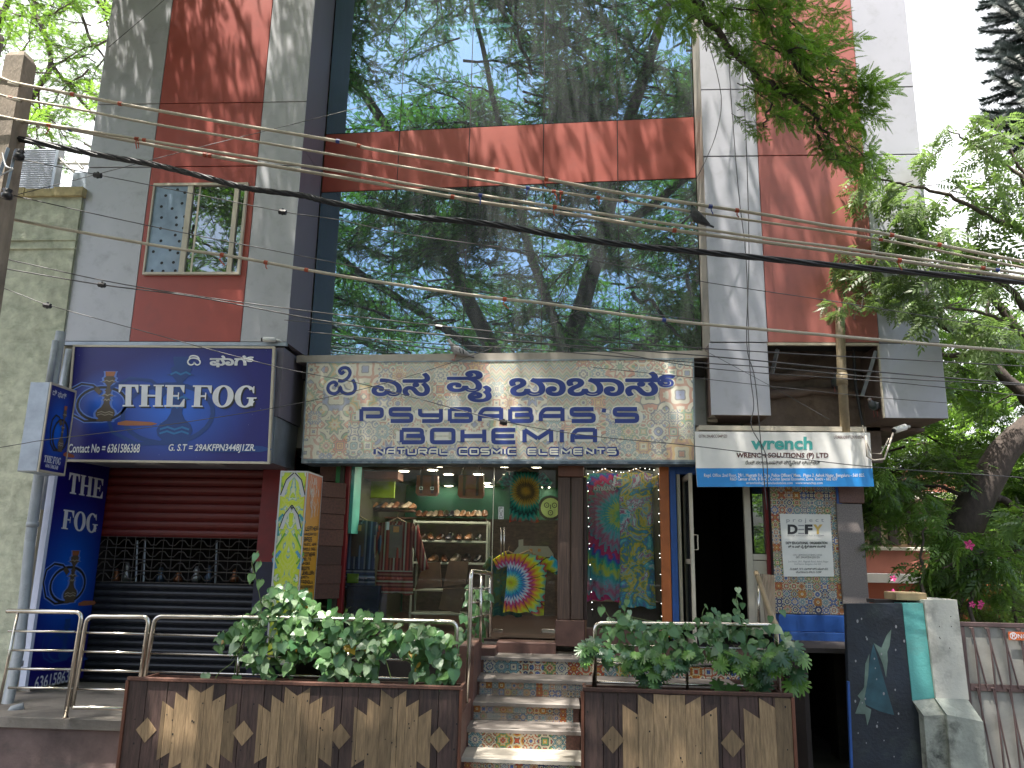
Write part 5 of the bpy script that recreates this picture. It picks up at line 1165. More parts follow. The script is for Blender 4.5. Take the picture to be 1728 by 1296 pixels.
# mask clock, house shaped key board, cushions
ck=thing('mask_clock',FY(12.2).wp(928,858),'round green mask clock with a face design beside the shop post','clock')
Fc=FY(12.2); u,v=Fc.uv(929,857); b=MB(); b.add([],[]); ring=[(u+.19*math.cos(k*.3142),v+.19*math.sin(k*.3142)) for k in range(20)]; b.prism(ring,-.05,0); b.build('rim',MAT['black'],ck,Fc)
ring=[(u+.15*math.cos(k*.3142),v+.15*math.sin(k*.3142)) for k in range(20)]; b=MB(); b.prism(ring,0,.008); b.build('dial',paint('lime_dial',(.30,.42,.16)),ck,Fc)
for dx,dy,r0 in ((-.06,.04,.035),(.06,.04,.035),(0,-.075,.035)): b=MB(); b.ribbon([(u+dx+r0*math.cos(k*.5236),v+dy+r0*math.sin(k*.5236)) for k in range(12)],.012,.010,0,True); b.ribbon([(u+dx-.01,v+dy),(u+dx+.01,v+dy)],.012,.011); b.build('face_ring',[INK['black']],ck,Fc)
b=MB(); b.ribbon([(u,v+.05),(u,v-.02)],.012,.012); b.build('clock_hand',[INK['black']],ck,Fc)
kb=thing('key_board',FY(11.4).wp(907,935),'cream house shaped hook board behind the rainbow shirt','hook board'); Fk2=FY(11.4)
b=MB(); b.prism(fpoly(Fk2,[(866,933),(875,922),(875,911),(883,910),(883,921),(925,922),(934,935),(934,940),(866,940)]),-.02,0); b.build('board',paint('cream_board',(.34,.33,.26)),kb,Fk2)
for px in (896,910): b=MB(); b.prism(fpoly(Fk2,[(px-2.5,931),(px+2.5,931),(px+2.5,926),(px-2.5,926)]),0,.004); b.build('little_window',[INK['orange']],kb,Fk2)
leath=mat('dull_leather_piece',(.13,.075,.045),.5,0,.4,3,bump=.3)
for i,(q,lab) in enumerate(([[(700,995),(745,990),(742,948),(715,950)],'dark folded leather piece standing low in the shop window'],[[(748,990),(786,985),(790,948),(757,946)],'tan leather apron standing right of the folded leather piece'],[[(740,1028),(775,1035),(786,992),(748,993)],'light brown leather sheet low in the shop window beside the stair rail'])):
    F=FY(11.6+.1*i); b=MB(); b.prism(fpoly(F,q),-.06,0); tag(b.build('leather_piece',leath,None,F),lab,'leather piece')
b=MB(); b.bbox(X_(584,1010,11.0),X_(640,1010,11.0),SZ,Z_(610,988,11.0),-.5,0,.01); tag(b.build('denim_stack',mat('dark_denim',(.012,.016,.04),.9,0,.4,4,(1,5,1)),None,FY(11.0)),'stack of dark denim under the navy kurta','clothes stack')
b=MB(); b.bbox(X_(585,975,11.05),X_(604,975,11.05),Z_(600,984,11.05),Z_(600,968,11.05),-.2,0,.01); tag(b.build('green_cushion',mat('green_cloth',(.10,.17,.01),.9),None,FY(11.05)),'small green cloth bundle under the navy kurta','cloth bundle')
b=MB(); b.bbox(X_(990,1060,10.9),X_(1115,1060,10.9),SZ,Z_(1050,1015,10.9),-.4,0,.01); tag(b.build('display_plinth',mat('brown_plinth',(.08,.045,.035),.6),None,FY(10.95)),'brown display plinth under the two dresses','plinth')
b=MB(); b.box(X_(988,900,11.5),X_(1120,900,11.5),11.5,11.52,SZ,CE); tag(b.build('display_screen',mat('dim_back_screen',(.04,.05,.05),.8)),'dim screen behind the dresses in the narrow window','screen')
# fairy lights
fl=thing('fairy_lights',S.wp(1050,795,-.03),'string of tiny white fairy lights around the narrow display window','light string')
path=[]; Fl=S.off(-.04)
for a,c in zip([(1000,1040),(996,960),(993,880),(992,800),(1020,790),(1050,797),(1080,789),(1111,794),(1112,880),(1114,960),(1117,1050)],range(20)): path.append(Fl.pt(*Fl.uv(*a))+Vector((0,0,random.uniform(-.01,.01))))
b=MB(); b.tube(path,.0022,4); b.build('wire',MAT['cableblack'],fl)
bul=MB(); bul.lathe([(0,-.006),(.005,0),(0,.005)],(0,0,0),5); bme=bul.mesh('bulb',[emit('fairy_glow',(1,.97,.9),4)])
for i in range(len(path)-1):
    for k in range(4):
        p=path[i].lerp(path[i+1],(k+random.random()*.7)/4); place(bme,'bulb',fl,Matrix.Translation(p))
# the lit downlights are small; unseen area lights added to brighten the shop
for (x,y,e) in ((-1.6,12.0,17),(-.4,13.4,9),(.9,11.1,4)):
    l=bpy.data.lights.new('shop_fill_light','AREA'); l.size=1.1; l.energy=e; l.color=(1,.85,.66); o=bpy.data.objects.new('shop_fill_light',l); COL.objects.link(o); o.location=(x,y,CE-.06)
# ================================================================ railings
def rail(t,pts,r=.024,name='tube',n=12,rad=.08):
    P3=[Vector(p) for p in pts]; o=[P3[0]]
    for i in range(1,len(P3)-1):
        a=P3[i-1]-P3[i]; c=P3[i+1]-P3[i]; ra=min(rad,a.length*.45,c.length*.45); A_=P3[i]+a.normalized()*ra; C_=P3[i]+c.normalized()*ra
        for k in range(6): q=k/5; o.append(A_*(1-q)**2+P3[i]*2*q*(1-q)+C_*q*q)
    o.append(P3[-1]); b=MB(); b.tube(o,r,n); return b.build(name,MAT['steel'],t,smooth=True)
YR=8.55
rl=thing('steel_railing',P(200,1200,YR),'stainless steel railing with rounded panels in front of the shutter shop','railing')
def Pr(x,y,Y=YR): return P(x,y,Y)
rail(rl,[Pr(12,1031),Pr(139,1033),Pr(110,1212)]); rail(rl,[Pr(30,1034),Pr(-2,1190)],.014)
rail(rl,[Pr(122,1192),Pr(147,1040),Pr(252,1041),Pr(235,1160)]); rail(rl,[Pr(122,1190),Pr(124,1194),Pr(240,1196)],.022)
rail(rl,[Pr(242,1155),Pr(262,1040),Pr(500,1043),Pr(771,1050),Pr(766,1170)])
for ya,yb_ in ((1065,1068),(1097,1100),(1128.5,1132),(1160.5,1163)):
    for a,c in (((14-ya*.0,ya),(126,ya+1)),((128,ya+2),(246,ya+5)),((250,ya+5),(768,ya+19))):
        if ya>1160 and a[0]>200: continue
        rail(rl,[Pr(*a),Pr(*c)],.0125,'rail_bar',8)
for px,a,c in ((404,1095,1152),(588,1100,1160),(412,1043,1095)): rail(rl,[Pr(px,a),Pr(px-4,c)],.016,'post')
b=MB(); b.lathe([(.035,0),(.035,.012),(0,.012)],P(110,1212,YR),12); b.build('foot_flange',MAT['steel'],rl)
rr_=thing('plant_railing',P(1158,1160,8.5),'stainless steel railing carrying vines behind the right planter','railing')
rail(rr_,[Pr(1003,1168,8.4),Pr(1004,1052,8.4),Pr(1309,1055,8.4),Pr(1316,1168,8.4)],.025)
for ya in (1088,1119,1151): rail(rr_,[Pr(1003,ya,8.4),Pr(1310,ya+8,8.4)],.0125,'rail_bar',8)
rail(rr_,[Pr(1158,1088,8.4),Pr(1160,1168,8.4)],.016,'post')
rail(rr_,[Pr(1276,966,10.0),Pr(1285,992,9.5),Pr(1302,1040,8.7),Pr(1310,1056,8.42)],.03,'slanted_handrail').data.materials[0]=MAT['pvcb']
rail(rr_,[Pr(1280,985,9.9),Pr(1281,1060,9.9)],.018,'post')
for k in range(9):
    b=MB(); f=k/8; b.tube([P(1284+f*22,968+f*3,9.95-.03*k),P(1292+f*16,1050,9.95-.1*k)],.008,4); b.build('baluster',mat('cane_bar',(.25,.20,.14),.6) if k==0 else bpy.data.materials['cane_bar'],rr_)
hr=thing('stair_handrail',P(790,1190,8.6),'polished steel handrail standing at the left of the tiled steps','handrail')
rail(hr,[P(786.5,1188,8.75),P(792,1085,8.75),P(795,964,8.75),P(829,968,9.75),P(826,1075,9.9)],.024)
for px,a,c,Y in ((812,968,1083,9.3),(827,968,1075,9.75)): rail(hr,[P(px,a,Y),P(px-1,c,Y)],.016,'post')
for z_,(ya,yb_) in enumerate(((990,992),(1015,1013),(1040,1036))): rail(hr,[P(793,ya+3,8.8),P(826,yb_,9.75)],.009,'rail_bar',6)
# ================================================================ wooden planters
def planter(name,label,F,xL,xR,ytop,ybot,motifs,diamonds,colw,hz,npl,vc,Yd,hd=17.5):
    """xL,xR pixel columns at the top edge; motif heights given in pixels"""
    t=thing(name,F.wp((xL+xR)/2,ybot),label,'planter'); u0=F.uv(xL,ytop)[0]; u1=F.uv(xR,ytop)[0]; vt=F.uv((xL+xR)/2,ytop)[1]; vb=-.0
    px=(u1-u0)/(xR-xL); vcen=F.uv((xL+xR)/2,vc)[1]
    ed=[u0+(u1-u0)*i/npl+(random.uniform(-.02,.02) if 0<i<npl else 0) for i in range(npl+1)]
    for i in range(npl):
        b=MB(); b.bbox(ed[i]+.0025,ed[i+1]-.0025,vb,vt-.035,-.022,random.uniform(-.001,.001),.003); b.build('dark_plank',MAT['woodd'],t,F)
    b=MB(); b.bbox(u0-.015,u1+.015,vt-.033,vt,-.03,.022,.004); b.build('top_rail',MAT['wood'],t,F)
    b=MB(); b.bbox(u0-.03,u0,vb,vt-.034,-.03,.014,.004); b.build('end_post',MAT['woodr'],t,F); b=MB(); b.bbox(u1,u1+.03,vb,vt-.034,-.03,.014,.004); b.build('end_post',MAT['woodr'],t,F)
    c=colw*px
    for mx in motifs:
        um=F.uv(mx,vc)[0]
        for k,(o_,i_) in enumerate(((213,173),(173,137),(133,95))):
            for s in (-1,1):
                xin=um+s*c*k; xout=um+s*c*(k+1); ho,hi=o_*hz*px,i_*hz*px
                xa,xb=min(xin,xout),max(xin,xout)
                if xa>u1-.005 or xb<u0+.005: continue
                def hgt(x): f=(x-xin)/(xout-xin); return hi+(ho-hi)*f
                # cut at plank joints
                cuts=[xa+.0012]+[e for e in ed if xa+.02<e<xb-.02]+[min(xb,u1)-.0012]
                for p_,q_ in zip(cuts[:-1],cuts[1:]):
                    p2,q2=p_+(.0015 if p_!=cuts[0] else 0),q_-(.0015 if q_!=cuts[-1] else 0); z_=random.uniform(.0025,.006)
                    lo=lambda x:max(vb+.005,vcen-hgt(x))
                    b=MB(); b.prism([(p2,lo(p2)),(q2,lo(q2)),(q2,min(vt-.04,vcen+hgt(q2))),(p2,min(vt-.04,vcen+hgt(p2)))],.0015,z_); b.build('inlay_board',MAT['woodl'],t,F)
    for dx in diamonds:
        ud=F.uv(dx,vc)[0]; h=hd*px; b=MB(); b.prism([(ud-h,vcen),(ud,vcen-h*1.12),(ud+h,vcen),(ud,vcen+h*1.12)],.0015,.006); b.build('diamond_inlay',MAT['woodl'],t,F)
    y0=-.55
    for bx,nm in (((u0,u0+.03,vb,vt-.04,y0,-.031),'side_panel'),((u1-.03,u1,vb,vt-.04,y0,-.031),'side_panel'),((u0,u1,vb,vt-.06,y0-.03,y0),'back_panel')):
        b=MB(); b.box(*bx); b.build(nm,MAT['wood'],t,F)
    b=MB(); b.box(u0+.03,u1-.03,vt-.2,vt-.13,y0,-.031); b.build('soil',mat('potting_soil',(.03,.022,.016),.95,bump=1),t,F)
    for i in range(int((u1-u0)*14)):
        u=random.uniform(u0,u1); v=random.uniform(vb+.2,vt-.1); b_=MB(); r_=random.uniform(.004,.009); b_.flat([(u+r_*math.cos(k),v+r_*math.sin(k)*1.3) for k in range(6)],.0065); b_.build('knot',MAT['joint'],t,F)
planter('wooden_planter','long plank planter left of the steps with three pale stepped motifs',FY(8.0),218,776,1150,1300,(332,497,661),(246,410,574,741),21.3,1/2.88,17,1240,.5)
planter('wooden_planter','shorter plank planter right of the steps with one large pale stepped motif',FY(7.9),986,1334,1165,1300,(1131,1338),(1034,1236),26.5,1.22/2.88,12,1252,.5,19.5)
# ================================================================ small things on the facade
def cctv(label,px,py,Y,d,s=1.0):
    t=thing('security_camera',P(px,py,Y),label,'camera'); p=P(px,py,Y); d=Vector(d).normalized(); k=s
    b=MB(); b.tube([p-d*.10*k,p-d*.095*k,p+d*.06*k,p+d*.065*k],[.02*k,.036*k,.036*k,.03*k],12); b.build('body',MAT['white'],t,smooth=True)
    b=MB(); b.tube([p+d*.066*k,p+d*.085*k],.026*k,12); b.build('lens',MAT['black'],t)
    b=MB(); b.tube([p-d*.1*k,p-d*.15*k+Vector((0,0,-.01)),p-d*.17*k+Vector((0,.05,-.02))],.013*k,8); b.build('bracket',MAT['white'],t)
cctv('small white security camera on the top right corner of the blue sign',452,573,9.93,(-1,-.2,-.05))
cctv('white security camera hanging under the far right panel box',1517,724,10.0,(-1,-.3,-.35),1.1)
b=MB(); b.tube([P(1461,735,9.8),P(1463,770,9.8),P(1474,777,9.8),P(1492,775,9.8),P(1500,752,9.9),P(1508,728,10.0)],.012,6); b.tube([P(1456,718,9.9),P(1460,740,9.85),P(1470,765,9.8),P(1486,766,9.8),P(1500,740,9.95)],.008,6)
tag(b.build('camera_cable',MAT['beige'],smooth=True),'loop of beige cable hanging from the camera beside the company board','cable')
# ================================================================ pigeons
def pigeon(label,px,py,Y,face=1,s=1.0,body=(.10,.10,.115),wing=(.07,.07,.08),neck=(.03,.05,.045),turn=0,pitch=0):
    p=P(px,py,Y); t=thing('pigeon',p,label,'pigeon')
    prof=[(-.21,.012,.01,.085),(-.17,.024,.010,.088),(-.12,.028,.018,.095),(-.08,.040,.036,.105),(-.03,.052,.052,.115),(.02,.054,.056,.125),(.06,.044,.048,.145),(.085,.030,.034,.172),(.10,.023,.026,.196),(.112,.022,.024,.214),(.128,.018,.019,.221),(.14,.008,.008,.217),(.158,.003,.003,.211)]
    Mx=Matrix.Translation(p)@Matrix.Rotation(R(turn),4,'Z')@Matrix.Rotation(R(pitch),4,'Y')@Matrix.Diagonal((face*s,s,s,1))
    b=MB(); b.loft([[(x,ry*math.cos(a),z+rz*math.sin(a)) for a in [k*math.pi/5 for k in range(10)]] for x,ry,rz,z in prof])
    m,nt,bb=newmat('plumage'); sp=N(nt,'ShaderNodeSeparateXYZ'); L(nt,coords(nt),sp.inputs[0])
    L(nt,ramp(nt,math_(nt,'MULTIPLY_ADD',sp.outputs[0],2.5,.55),[(0,tuple(x*.5 for x in body)),(.2,body),(.62,body),(.72,neck),(.82,tuple(x*1.1 for x in body)),(.93,(.3,.25,.22))]),bb.inputs['Base Color']); bb.inputs['Roughness'].default_value=.6
    def pl(mb,nm,mt,sm=True): 
        o=place(mb.mesh(nm,[mt],sm),nm,t,Mx); return o
    pl(b,'body',m)
    wm=mat('wing_feathers',wing,.7,0,.3,20,bump=0)
    for sd in (-1,1):
        b=MB(); b.loft([[(x,sd*(y+h*.25*math.cos(a)),z+h*math.sin(a)) for a in [k*math.pi/4 for k in range(8)]] for x,y,z,h in ((-.17,.022,.092,.006),(-.12,.036,.10,.022),(-.05,.048,.112,.038),(.02,.050,.128,.038),(.055,.044,.14,.014))]); pl(b,'wing',wm)
        for w_ in (-.09,-.05): b=MB(); b.loft([[(w_+k*.012+.02*q,sd*(.052+.002*math.sin(q*3)),.085+.05*q) for k in (0,1)]+[(w_+.012+.02*q,sd*.058,.085+.05*q),(w_+.02*q,sd*.058,.085+.05*q)] for q in (0,.5,1)]); pl(b,'wing_bar',MAT['black'],False)
        b=MB(); b.tube([(.0,sd*.02,.07),(.01,sd*.02,.03),(.005,sd*.02,0),(.04,sd*.022,-.002)],.004,5); pl(b,'leg',paint('pink_leg',(.35,.10,.09)) if 'ink' else None)
        b=MB(); b.lathe([(.0045,-.002),(.0045,.002),(0,.003)],(0,0,0),8); o=place(b.mesh('eye',[paint('orange_eye',(.5,.12,.02))]),'eye',t,Mx@Matrix.Translation((.121,sd*.0215,.223))@Matrix.Rotation(R(90*-sd),4,'X'))
    return t
pigeon('dark grey pigeon perched on the pale cables before the right edge of the glass',1166,384,7.0,-1,.95,(.05,.05,.055),(.04,.04,.045),turn=-25,pitch=32)
pigeon('pale grey and white pigeon standing on the ledge above the patterned sign',768,608,10.25,-1,1.15,(.42,.41,.42),(.36,.35,.35),(.2,.2,.2),turn=8,pitch=10)
pigeon('grey pigeon sitting at the lower right corner of the wall opening',1479,702,10.15,-1,1.1,(.16,.18,.22),(.12,.13,.15),turn=50,pitch=-20)
pigeon('dark pigeon half hidden behind the waste pipe in the wall opening',1412,662,10.35,-1,1.05,(.06,.07,.08),(.05,.05,.06),turn=70)
# ================================================================ cables
def cable(name,label,pts,Y0,Y1,r,m,ties=0,group=None,clamps=()):
    """pts: pixels read off the photograph, along a cable strung from depth Y0 (left) to Y1 (right)"""
    xa,xb=pts[0][0],pts[-1][0]; W=[]
    for x,y in pts: f=(x-xa)/(xb-xa) if xb!=xa else 0; W.append(P(x,y,Y0+(Y1-Y0)*f))
    if pts[0][0]<=5: W.insert(0,W[0]+(W[0]-W[1]).normalized()*3)
    if pts[-1][0]>=1700: W.append(W[-1]+(W[-1]-W[-2]).normalized()*3)
    S_=spline(W,5); t=thing(name,W[1],label,'cable',group)
    b=MB(); b.tube(S_,r,6); b.build('strand',m,t,smooth=True)
    for i in range(ties):
        k=random.randrange(3,len(S_)-3); p=S_[k].lerp(S_[k+1],random.random()); d=(S_[k+1]-S_[k]).normalized()
        b=MB(); b.tube([p-d*.018,p+d*.018],r*1.35,6)
        if random.random()<.4: b.tube([p,p+Vector((random.uniform(-.02,.03),-.01,-.05)),p+Vector((random.uniform(-.03,.05),0,-random.uniform(.06,.11)))],.006,4)
        b.build('tie',MAT['tie'] if random.random()<.8 else INK['navy'],t)
    for (x,y) in clamps:
        f=(x-xa)/(xb-xa); p=P(x,y,Y0+(Y1-Y0)*f); b=MB(); b.tube([p-Vector((.035,0,.0)),p+Vector((.035,0,-.01))],.026,7); b.tube([p+Vector((.0,0,.03)),p-Vector((0,0,.035))],.012,5); b.build('clamp',MAT['cableblack'],t)
    return t
# twisted bundle
pts=[(0,228),(150,262),(270,297),(400,326),(560,340+2),(800,380),(1000,412),(1180,427),(1400,446),(1728,478)]
pts=[(0,228),(165,261),(260,278),(350,300),(420,318),(510,330),(560,342),(690,365),(820,377),(950,399),(1080,416),(1200,427),(1400,447),(1728,476)]
W=[P(x,y,6.6+.6*(x/1728)) for x,y in pts]; W.insert(0,W[0]+(W[0]-W[1]).normalized()*3); W.append(W[-1]+(W[-1]-W[-2]).normalized()*3)
S_=spline(W,14); tb_=thing('twisted_cable',W[3],'thick twisted black power cable bundle crossing the whole facade','cable')
for k in range(4):
    q=[]; 
    for i,p in enumerate(S_):
        a=i*.42+k*math.pi/2; q.append(p+Vector((0,math.cos(a),math.sin(a)))*.017)
    b=MB(); b.tube(q,.0135,6); b.build('strand',MAT['cableblack'],tb_,smooth=True)
cable('service_cable','topmost pale cable with red ties, running from the concrete pole',[(0,131),(20,139),(168,168),(235,181),(399,210),(580,240),(630,252),(801,280),(937,305),(1043,325),(1169,344),(1282,361),(1410,383),(1484,393),(1728,442)],6.5,7.2,.0155,MAT['cablepale'],11)
cable('service_cable','second pale cable from the top, thinner and slightly sagging',[(0,160),(13,164),(124,183),(252,208),(410,235),(580,264),(748,293),(819,305),(890,317),(1043,338),(1200,362),(1282,374),(1484,404),(1728,452)],6.4,7.3,.012,MAT['cablepale'],8)
cable('service_cable','third pale cable from the top, where the dark pigeon perches',[(0,196),(34,203),(161,223),(285,243),(450,270),(580,290),(705,313),(854,336),(957,352),(1157,382),(1299,403),(1440,421),(1728,462)],6.5,7.0,.013,MAT['cablepale'],9)
cable('service_cable','fourth pale cable from the top, just above the twisted black bundle',[(0,200),(77,211),(221,238),(322,257),(410,272),(580,300),(756,331),(831,344),(953,360),(1091,382),(1200,397),(1450,430),(1728,470)],6.6,7.1,.0165,MAT['cablepale'],8)
cable('service_cable','lowest pale cable, passing over the window and above the patterned sign',[(0,366),(94,384),(268,415),(393,433),(520,456),(654,478),(827,502),(913,511),(1000,524),(1148,543),(1299,557),(1547,579),(1728,594)],6.8,7.4,.015,MAT['cablepale'],5)
GW=[('thin grey wire running from the pole over the upper part of the left window',[(30,268),(165,295),(252,312),(477,357),(571,371),(697,397),(984,437),(1190,476),(1430,512),(1728,560)],6.6,8.5,.0045,[(165,295),(477,357)]),
('thin grey wire running from the pole bracket over the lower part of the left window',[(23,330),(252,381),(513,433),(700,470),(900,505),(1180,540)],6.6,9.5,.005,[]),
('upper thin dark wire crossing below the left window',[(0,435),(178,474),(336,500),(537,527),(800,556),(1000,575),(1290,594),(1584,610),(1728,618)],7.5,8.2,.006,[]),
('dark wire carrying a black clamp, below the left window',[(0,452),(168,480),(336,502),(580,547),(800,570),(1185,600),(1450,625),(1728,648)],7.5,8.1,.007,[(172,480),(741,551)]),
('faint wire crossing from the pale wall to the blue sign corner',[(0,484),(80,514),(235,557),(463,618),(620,650),(850,711),(1000,736),(1148,750),(1330,772),(1484,789),(1728,806)],7.3,8.0,.0045,[(80,515),(850,712)]),
('thin wire rising from the side lightbox across the blue sign',[(0,755),(80,742),(295,715),(517,678),(700,632),(900,560),(1090,470)],8.6,9.6,.0045,[]),
('dark wire just above the patterned sign, ending right',[(520,560),(700,578),(900,590),(1148,610),(1300,620),(1484,637),(1728,650)],8.6,8.2,.006,[]),
('second dark wire skimming the top of the patterned sign',[(480,540),(700,560),(1000,590),(1200,622),(1480,643),(1728,668)],8.8,8.2,.005,[]),
('lowest dark wire in front of the wall opening',[(1000,620),(1148,635),(1330,655),(1484,671),(1600,680)],9.3,8.8,.004,[]),
('thin diagonal wire at the top left corner',[(183,80),(230,40),(300,-20)],8.5,8.5,.004,[]),
('long thin diagonal wire rising over the top floor glass',[(23,330),(160,295),(339,248),(580,188),(669,161),(917,90),(1150,12),(1200,-6)],6.7,9.2,.0035,[]),
('faint wire crossing from the beige frame down to the company board',[(1190,592),(1298,650),(1400,708)],9.6,9.4,.003,[])]
for lab,pts,a,c,r,cl in GW: cable('overhead_wire','%s'%lab,pts,a,c,r,MAT['cablegrey'],0,None,cl)
for lab,pts,Y in (('black wire bowing out in front of the glass right edge',[(1190,60),(1197,75),(1217,161),(1210,220),(1192,268),(1175,302)],9.6),('left of the two long wires hanging before the pale right panel',[(1229,70),(1239,235),(1248,340),(1259,437),(1265,615),(1272,682),(1268,720),(1292,766),(1295,821)],9.5),('right of the two long wires hanging before the pale right panel',[(1252,90),(1259,235),(1264,426),(1260,578),(1274,640),(1285,760),(1294,860)],9.55)):
    W=[P(x,y,Y) for x,y in pts]; W.insert(0,W[0]+Vector((0,-.3,3))); b=MB(); b.tube(spline(W,5),.006,5); tag(b.build('hanging_wire',MAT['cablegrey'],smooth=True),lab,'wire')
# pole
pl_=thing('utility_pole',(P(20,1200,6.6).x,6.6,0),'weathered concrete pole top with steel bracket at the left edge','pole')
pc=P(37,95,6.6); xb_=X_(37,95,6.6)
b=MB(); b.loft([[(xb_+s*wx*.09*k,6.6+wy*.09*k,z) for wx,wy in ((-1,-1),(1,-1),(1,1),(-1,1),) ] for s,k,z in ((1,1.9,0),(1,1.05,pc.z-.05),(1,.75,pc.z+.01))]); b.build('shaft',MAT['pole'],pl_)
for z_ in (X_(0,0,7),):
    b=MB(); b.tube([P(14,250,6.45),P(-6,310,6.45)],.02,4); b.tube([P(26,255,6.45),P(10,325,6.45)],.016,4); b.build('bracket',MAT['galv'],pl_)
for px,py in ((12,328),(32,262)): b=MB(); b.lathe([(0,-.05),(.045,-.04),(.05,0),(.03,.02),(.045,.045),(0,.06)],P(px,py,6.42),8); b.build('insulator',MAT['cableblack'],pl_,smooth=True)
b=MB(); b.tube(spline([P(4,258,6.4),P(10,280,6.38),P(22,285,6.36),P(8,292,6.36),P(-4,300,6.4)],5),.007,5); b.build('loose_wire',INK['lightgrey'],pl_)
# ================================================================ vegetation
def npmesh(name,V,F,mats,mi=None,smooth=False):
    me=bpy.data.meshes.new(name); V=np.asarray(V,dtype=np.float32); F=np.asarray(F,dtype=np.int32); n,k=F.shape
    me.vertices.add(len(V)); me.vertices.foreach_set('co',V.ravel()); me.loops.add(n*k); me.loops.foreach_set('vertex_index',F.ravel())
    me.polygons.add(n); me.polygons.foreach_set('loop_start',np.arange(0,n*k,k,dtype=np.int32)); me.polygons.foreach_set('loop_total',np.full(n,k,dtype=np.int32))
    for m in mats: me.materials.append(m)
    if mi is not None: me.polygons.foreach_set('material_index',np.asarray(mi,dtype=np.int32))
    if smooth: me.polygons.foreach_set('use_smooth',np.ones(n,dtype=bool))
    me.update(calc_edges=True); return me
rng=np.random.default_rng(5)
def pinnate(n,Lg,ll,lw,droop=.25,terminal=True,ang=60):
    """one compound leaf along +x: each leaflet is a pointed kite of 2 quads? one quad with a folded midrib"""
    V=[];F=[]
    def leaflet(base,a,s):
        c,s_=math.cos(a),math.sin(a); d=np.array((c,s_,-.25)); d/=np.linalg.norm(d); q=np.array((-s_,c,0)); up=np.array((0,0,1))
        b0=len(V); V.extend([base,base+d*s*ll*.45+q*lw*s*.5+up*.1*lw,base+d*s*ll-up*.12*ll*s,base+d*s*ll*.45-q*lw*s*.5+up*.1*lw]); F.append((b0,b0+3,b0+2,b0+1))
    for i in range(n):
        t=(i+1)/(n+.3); x=Lg*t; base=np.array((x,0,-droop*Lg*t*t)); s=.65+.35*math.sin(math.pi*min(1,t*1.1))
        for sg in (-1,1): leaflet(base,sg*R(ang)*(1-.25*t)+random.uniform(-.12,.12),s)
    if terminal: leaflet(np.array((Lg,0,-droop*Lg)),0,.9)
    # rachis as a thin strip
    b0=len(V); w_=.0035
    V.extend([np.array((0,w_,0)),np.array((0,-w_,0)),np.array((Lg,-w_*.4,-droop*Lg)),np.array((Lg,w_*.4,-droop*Lg))]); F.append((b0,b0+1,b0+2,b0+3))
    return np.array(V),np.array(F)
def rotm(e): return np.array(Euler(e).to_matrix())
def spray(leafs,nl,Lg,spread=.9,sag=.15,elev=(-.3,.5),scale=(.75,1.15)):
    """a twig along +x set with compound leaves, returned as quads"""
    V=[];F=[];n=0
    for i in range(nl):
        t=(i+.5)/nl; p=np.array((Lg*t,0,-sag*Lg*t*t)); Lf=random.choice(leafs); s=random.uniform(*scale)*(1-.3*t)
        az=(1 if i%2 else -1)*spread*(1-.35*t)+random.uniform(-.35,.35); M=rotm((random.uniform(-.6,.6),-random.uniform(*elev),az))
        v=Lf[0]*s@M.T+p; V.append(v); F.append(Lf[1]+n); n+=len(v)
    return np.vstack(V),np.vstack(F)
def bough(name,leafs,mats,nsp,Lg,nl,sl,sag=.2,**k):
    V=[];F=[];n=0;tw=MB(); pts=[Vector((Lg*i/6,random.uniform(-.04,.04)*Lg*(i>0),-sag*Lg*(i/6)**2+random.uniform(-.02,.02)*Lg*(i>0))) for i in range(7)]
    tw.tube(pts,[.018*(1-i/8)*Lg for i in range(7)],5)
    for i in range(nsp):
        t=.12+.88*(i+.5)/nsp; j=min(5,int(t*6)); p=pts[j].lerp(pts[j+1],t*6-j); az=(1 if i%2 else -1)*random.uniform(.5,1.2)*(1-.5*t); el=random.uniform(-.5,.55)
        v,f=spray(leafs,nl,sl*random.uniform(.7,1.15),**k); M=rotm((random.uniform(-.8,.8),-el,az)); v=v@M.T+np.array(p); V.append(v);F.append(f+n);n+=len(v)
        e=M@np.array((sl*.9,0,-.1*sl)); q=Vector(p)+Vector(e); tw.tube([p,p.lerp(q,.5)+Vector((0,0,.02)),q],[.006*Lg,.004*Lg,.002*Lg],3)
    V=np.vstack(V);F=np.vstack(F); nq=len(F)
    tv=np.array(tw.v); tf=[f for f in tw.f if len(f)==4]; F=np.vstack([F,np.array(tf)+len(V)]); V=np.vstack([V,tv])
    mi=np.concatenate([np.zeros(nq),np.ones(len(tf))]); me=npmesh(name,V,F,mats,mi); return me
LM={'rain':leafmat('rain_tree_leaf',(.022,.060,.014),(.055,.115,.022),.42,.45,(.10,.22,.02)),
    'bright':leafmat('bright_green_leaf',(.035,.095,.015),(.09,.17,.025),.45,.5,(.16,.30,.03)),
    'mango':leafmat('broad_glossy_leaf',(.035,.085,.02),(.09,.17,.045),.4,.35,(.15,.28,.04)),
    'grey':leafmat('greyish_leaf',(.07,.12,.04),(.16,.22,.10),.4,.4,(.16,.26,.06)),
    'dark':leafmat('dense_dark_leaf',(.025,.065,.015),(.07,.13,.025),.4,.5,(.14,.26,.03)),
    'pine':leafmat('dark_pine_needle',(.010,.022,.018),(.02,.04,.03),.1,.5)}
fine=[pinnate(7,.17,.052,.024,.25) for _ in range(3)]
broad=[pinnate(6,.36,.15,.058,.5,ang=72) for _ in range(3)]
oval=[pinnate(4,.24,.13,.055,.3,ang=55) for _ in range(3)]
